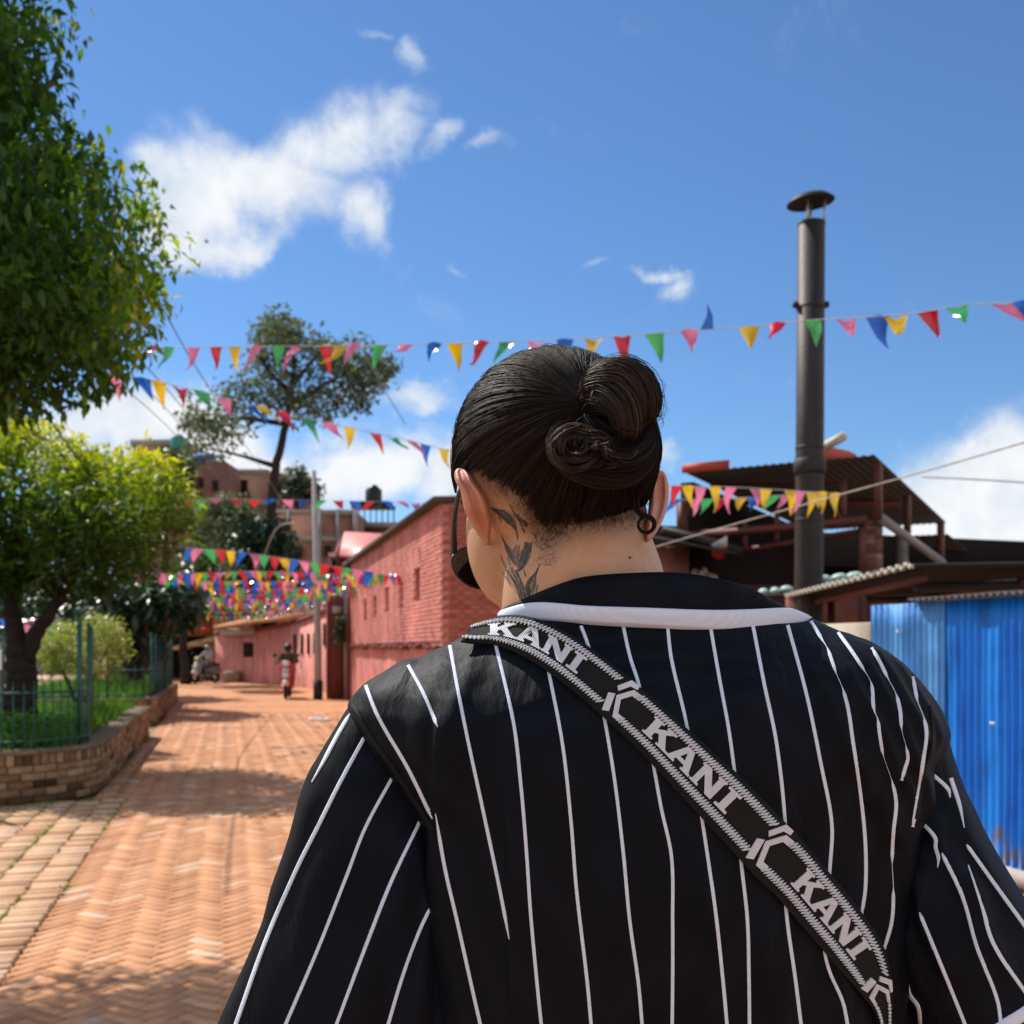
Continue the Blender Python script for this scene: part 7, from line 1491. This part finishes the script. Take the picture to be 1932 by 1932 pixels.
LEg = [z6(98, 308), z6(160, 318), z6(240, 322), z6(330, 352), z6(430, 402), z6(560, 490), z6(700, 605), z6(820, 712), z6(940, 825), z6(1080, 975), z6(1200, 1105), z6(1340, 1255), z6(1500, 1430), z5(0, 945), z5(200, 1178), z5(350, 1350), z5(450, 1470), z5(550, 1580), z5(640, 1685), z5(700, 1755), z5(745, 1820), z5(775, 1885), z5(790, 1945), z5(795, 2010), z5(790, 2200)]
NS, NT = 220, 7
ue = np.array(smooth_path([(*p, 0) for p in UE], NS))[:, :2]; le_ = np.array(smooth_path([(*p, 0) for p in LEg], NS))[:, :2]
ued = np.array(smooth_path([(*p, 0) for p in UE], 1600))[:, :2]; led = np.array(smooth_path([(*p, 0) for p in LEg], 1600))[:, :2]; cl0 = (ue + le_) / 2
for _ in range(2):                        # pair the two edges square across the strap
    tg = np.gradient(cl0, axis=0); tg /= np.hypot(*tg.T)[:, None]
    iu = np.array([np.argmin(np.abs((ued - c) @ t) + .02 * np.hypot(*(ued - c).T)) for c, t in zip(cl0, tg)], float); il = np.array([np.argmin(np.abs((led - c) @ t) + .02 * np.hypot(*(led - c).T)) for c, t in zip(cl0, tg)], float)
    iu = np.maximum.accumulate(np.convolve(np.pad(iu, 8, mode='edge'), np.ones(17) / 17, 'valid')); il = np.maximum.accumulate(np.convolve(np.pad(il, 8, mode='edge'), np.ones(17) / 17, 'valid'))
    iu[:6] = np.linspace(0, iu[6], 7)[:6]; il[:6] = np.linspace(0, il[6], 7)[:6]
    ue = np.stack([np.interp(iu, np.arange(1600), ued[:, k]) for k in (0, 1)], 1); le_ = np.stack([np.interp(il, np.arange(1600), led[:, k]) for k in (0, 1)], 1); cl0 = (ue + le_) / 2
grid = np.zeros((NS, NT, 3))
for i in range(NS):
    for j in range(NT):
        x, y = le_[i] + (ue[i] - le_[i]) * (j / (NT - 1)); p_, nn = hit(torso_bvh, x, y, 0)
        if p_ is None or p_.y > .96: grid[i, j] = np.nan
        else: grid[i, j] = p_
Yg = grid[..., 1].copy()
for j in range(NT):
    c = Yg[:, j]; ok = ~np.isnan(c); Yg[:, j] = np.interp(np.arange(NS), np.where(ok)[0], c[ok])
# taut cloth: keep the nearest surface over a short span, then smooth
for _ in range(2):
    Yp = np.pad(Yg, ((4, 4), (1, 1)), mode='edge'); mn = np.min([Yp[a:a + NS, 1:-1] for a in range(9)], axis=0); Yg = np.minimum(Yg, .6 * mn + .4 * Yg)
for _ in range(14):
    Yp = np.pad(Yg, ((2, 2), (1, 1)), mode='edge'); Yg = (Yp[:-4, 1:-1] + Yp[1:-3, 1:-1] + Yp[2:-2, 1:-1] + Yp[3:-1, 1:-1] + Yp[4:, 1:-1] + Yp[2:-2, :-2] + Yp[2:-2, 2:]) / 7
Yg -= .0042
for i in range(NS):
    for j in range(NT): x, y = le_[i] + (ue[i] - le_[i]) * (j / (NT - 1)); grid[i, j] = P(x, y, Yg[i, j])
Nn = np.cross(np.gradient(grid, axis=0), np.gradient(grid, axis=1)); Nn /= np.linalg.norm(Nn, axis=2)[..., None]; Nn *= -np.sign(Nn[..., 1:2])
cl_ = (le_ + ue) / 2; arc_ = np.concatenate([[0], np.cumsum(np.hypot(*np.diff(cl_, axis=0).T))])
def s_at(x, y): return arc_[np.argmin(np.hypot(cl_[:, 0] - x, cl_[:, 1] - y))]
def st(s, t, lift):
    i = np.clip(np.interp(s, arc_, np.arange(NS)), 0, NS - 1.001); j = np.clip(t, 0, 1) * (NT - 1); j = min(j, NT - 1.001); i0, j0 = int(i), int(j); fi, fj = i - i0, j - j0
    f = lambda G: (G[i0, j0] * (1 - fi) + G[i0 + 1, j0] * fi) * (1 - fj) + (G[i0, j0 + 1] * (1 - fi) + G[i0 + 1, j0 + 1] * fi) * fj
    return Vector(f(grid) + f(Nn) * lift)
back = grid - Nn * .0024; V = np.concatenate([grid.reshape(-1, 3), back.reshape(-1, 3)]); o2 = NS * NT; Fq = []
for i in range(NS - 1):
    for j in range(NT - 1): q = (i * NT + j, (i + 1) * NT + j, (i + 1) * NT + j + 1, i * NT + j + 1); Fq += [q, tuple(k + o2 for k in q[::-1])]
    for j in (0, NT - 1): Fq.append((i * NT + j, (i + 1) * NT + j, o2 + (i + 1) * NT + j, o2 + i * NT + j))
strap = link('strap', mesh_np('strap', V - np.array(wloc(bag)), Fq), M_web, bag, wloc(bag), smooth=False)
fr_ = MB(); fr_.tube([st(0, .5, -.004) + Vector((0, .02, -.004)), P(880, 1215, .95), P(900, 1300, 1.06), P(1100, 1700, 1.11), P(1500, 2100, 1.11), P(1700, 2150, 1.0), st(arc_[-1], .5, -.004)], [.012] * 7, 8, flat=.12); fr_.build('front_strap', M_web, bag)
pb2 = MB(); pb2.box(P(1350, 2000, 1.15), (.2, .06, .15), bev=.015); pb2.build('pouch', M_web, bag)
def flat_shape(outlines, name, lift=.0011):
    """outlines: list of (outer, hole or None) in strap coordinates (s, t); raised woven shape"""
    V = []; Fq = []
    for outer, hole in outlines:
        loops = [outer] + ([hole] if hole else []); lv = [[Vector((a, b * 70, 0)) for a, b in lp_] for lp_ in loops]; tris = tessellate_polygon(lv); flat_ = [p for lp_ in loops for p in lp_]; o = len(V)
        V += [st(a, b, lift) for a, b in flat_]; Fq += [tuple(o + i for i in t) for t in tris]
        k = 0
        for lp_ in loops:
            n = len(lp_); o3 = len(V); V += [st(a, b, lift) for a, b in lp_] + [st(a, b, -.0006) for a, b in lp_]
            Fq += [(o3 + i, o3 + (i + 1) % n, o3 + n + (i + 1) % n, o3 + n + i) for i in range(n)]
    return link(name, mesh_np(name, np.array([tuple(v) for v in V]) - np.array(wloc(bag)), Fq), M_woven, strap, wloc(bag))
GL = {'K': ([(0, 0), (.42, 0), (.42, .1), (.34, .12), (.34, .36), (.46, .46), (.66, .12), (.58, .1), (.58, 0), (1.04, 0), (1.04, .1), (.95, .13), (.66, .64), (.86, .87), (.95, .9), (.95, 1), (.56, 1), (.56, .9), (.62, .87), (.34, .6), (.34, .88), (.42, .9), (.42, 1), (0, 1), (0, .9), (.08, .88), (.08, .12), (0, .1)], None),
      'A': ([(-.04, 0), (.34, 0), (.34, .1), (.28, .12), (.32, .24), (.66, .24), (.7, .12), (.64, .1), (.64, 0), (1.04, 0), (1.04, .1), (.97, .12), (.66, 1), (.36, 1), (.05, .12), (-.04, .1)], [(.39, .42), (.5, .76), (.6, .42)]),
      'N': ([(0, 0), (.36, 0), (.36, .1), (.28, .12), (.28, .62), (.72, 0), (.98, 0), (.98, .88), (1.04, .9), (1.04, 1), (.68, 1), (.68, .9), (.74, .88), (.74, .42), (.34, 1), (0, 1), (0, .9), (.07, .88), (.07, .12), (0, .1)], None),
      'I': ([(0, 0), (1, 0), (1, .12), (.74, .14), (.74, .86), (1, .88), (1, 1), (0, 1), (0, .88), (.26, .86), (.26, .14), (0, .12)], None)}
words = [(z6(225, 262), z6(662, 440)), (z6(975, 720), z6(1388, 1098)), (z6(1672, 1450), z5(645, 1395))]
T0, T1 = .33, .755
for a_, c_ in words:
    s0, s1 = s_at(*a_), s_at(*c_); wt = [('K', 0, .27), ('A', .285, .26), ('N', .565, .26), ('I', .86, .14)]
    for chx, o, wd in wt:
        out, hole = GL[chx]; mp_ = lambda lp_: [(s0 + (s1 - s0) * (o + wd * x), T0 + (T1 - T0) * y) for x, y in lp_]
        flat_shape([(mp_(out), mp_(hole) if hole else None)], 'letter')
emb = [s_at(*z6(845, 585)), s_at(*z6(1550, 1290)), s_at(*z5(800, 1640))]
def thick_line(pts, w_):      # strap-space polyline to a polygon; s in picture units, t scaled
    P2 = [np.array([a, b * 70]) for a, b in pts]; L, R = [], []
    for i in range(len(P2)):
        d0 = P2[i] - P2[max(i - 1, 0)]; d1 = P2[min(i + 1, len(P2) - 1)] - P2[i]; d = d0 / (np.hypot(*d0) + 1e-9) + d1 / (np.hypot(*d1) + 1e-9); d /= np.hypot(*d); nn = np.array([-d[1], d[0]])
        dd = d1 if np.hypot(*d1) > 0 else d0; dd = dd / np.hypot(*dd); cs = max(.5, abs(nn.dot([-dd[1], dd[0]]))); L.append(P2[i] + nn * w_ / 2 / cs); R.append(P2[i] - nn * w_ / 2 / cs)
    return [(p[0], p[1] / 70) for p in L + R[::-1]]
for s in emb:
    flat_shape([(thick_line([(s + 30, .82), (s + 12, .80), (s - 3, .53), (s + 14, .2), (s + 30, .21)], 9), None)], 'arrow_mark')
    flat_shape([(thick_line([(s + 14, .97), (s - 2, .93), (s - 15, .66)], 9), None)], 'arrow_mark', .0013); flat_shape([(thick_line([(s - 18, .5), (s - 6, .13)], 13), None)], 'arrow_mark', .0013)
# rope edging: little slanted stitches along both edges
bb = MB(); s = arc_[0] + 2
while s < arc_[-1] - 2:
    for t in (.205, .835):
        if any(-20 < s - q < 26 for q in emb): continue
        for dt, ds in ((-.027, -2.5), (.027, 2.5)):
            a_, c_ = st(s + ds - 2.6, t + dt - .05, .0007), st(s + ds + 2.6, t + dt + .05, .0007); m_ = st(s + ds, t + dt, .0016); bb.tube([a_, m_, c_], [.0006, .00105, .0006], 5)
    s += 6.6
o_ = bb.build('rope_edging', M_woven, strap, loc=wloc(bag), smooth=True); o_['kind'] = 'stuff'
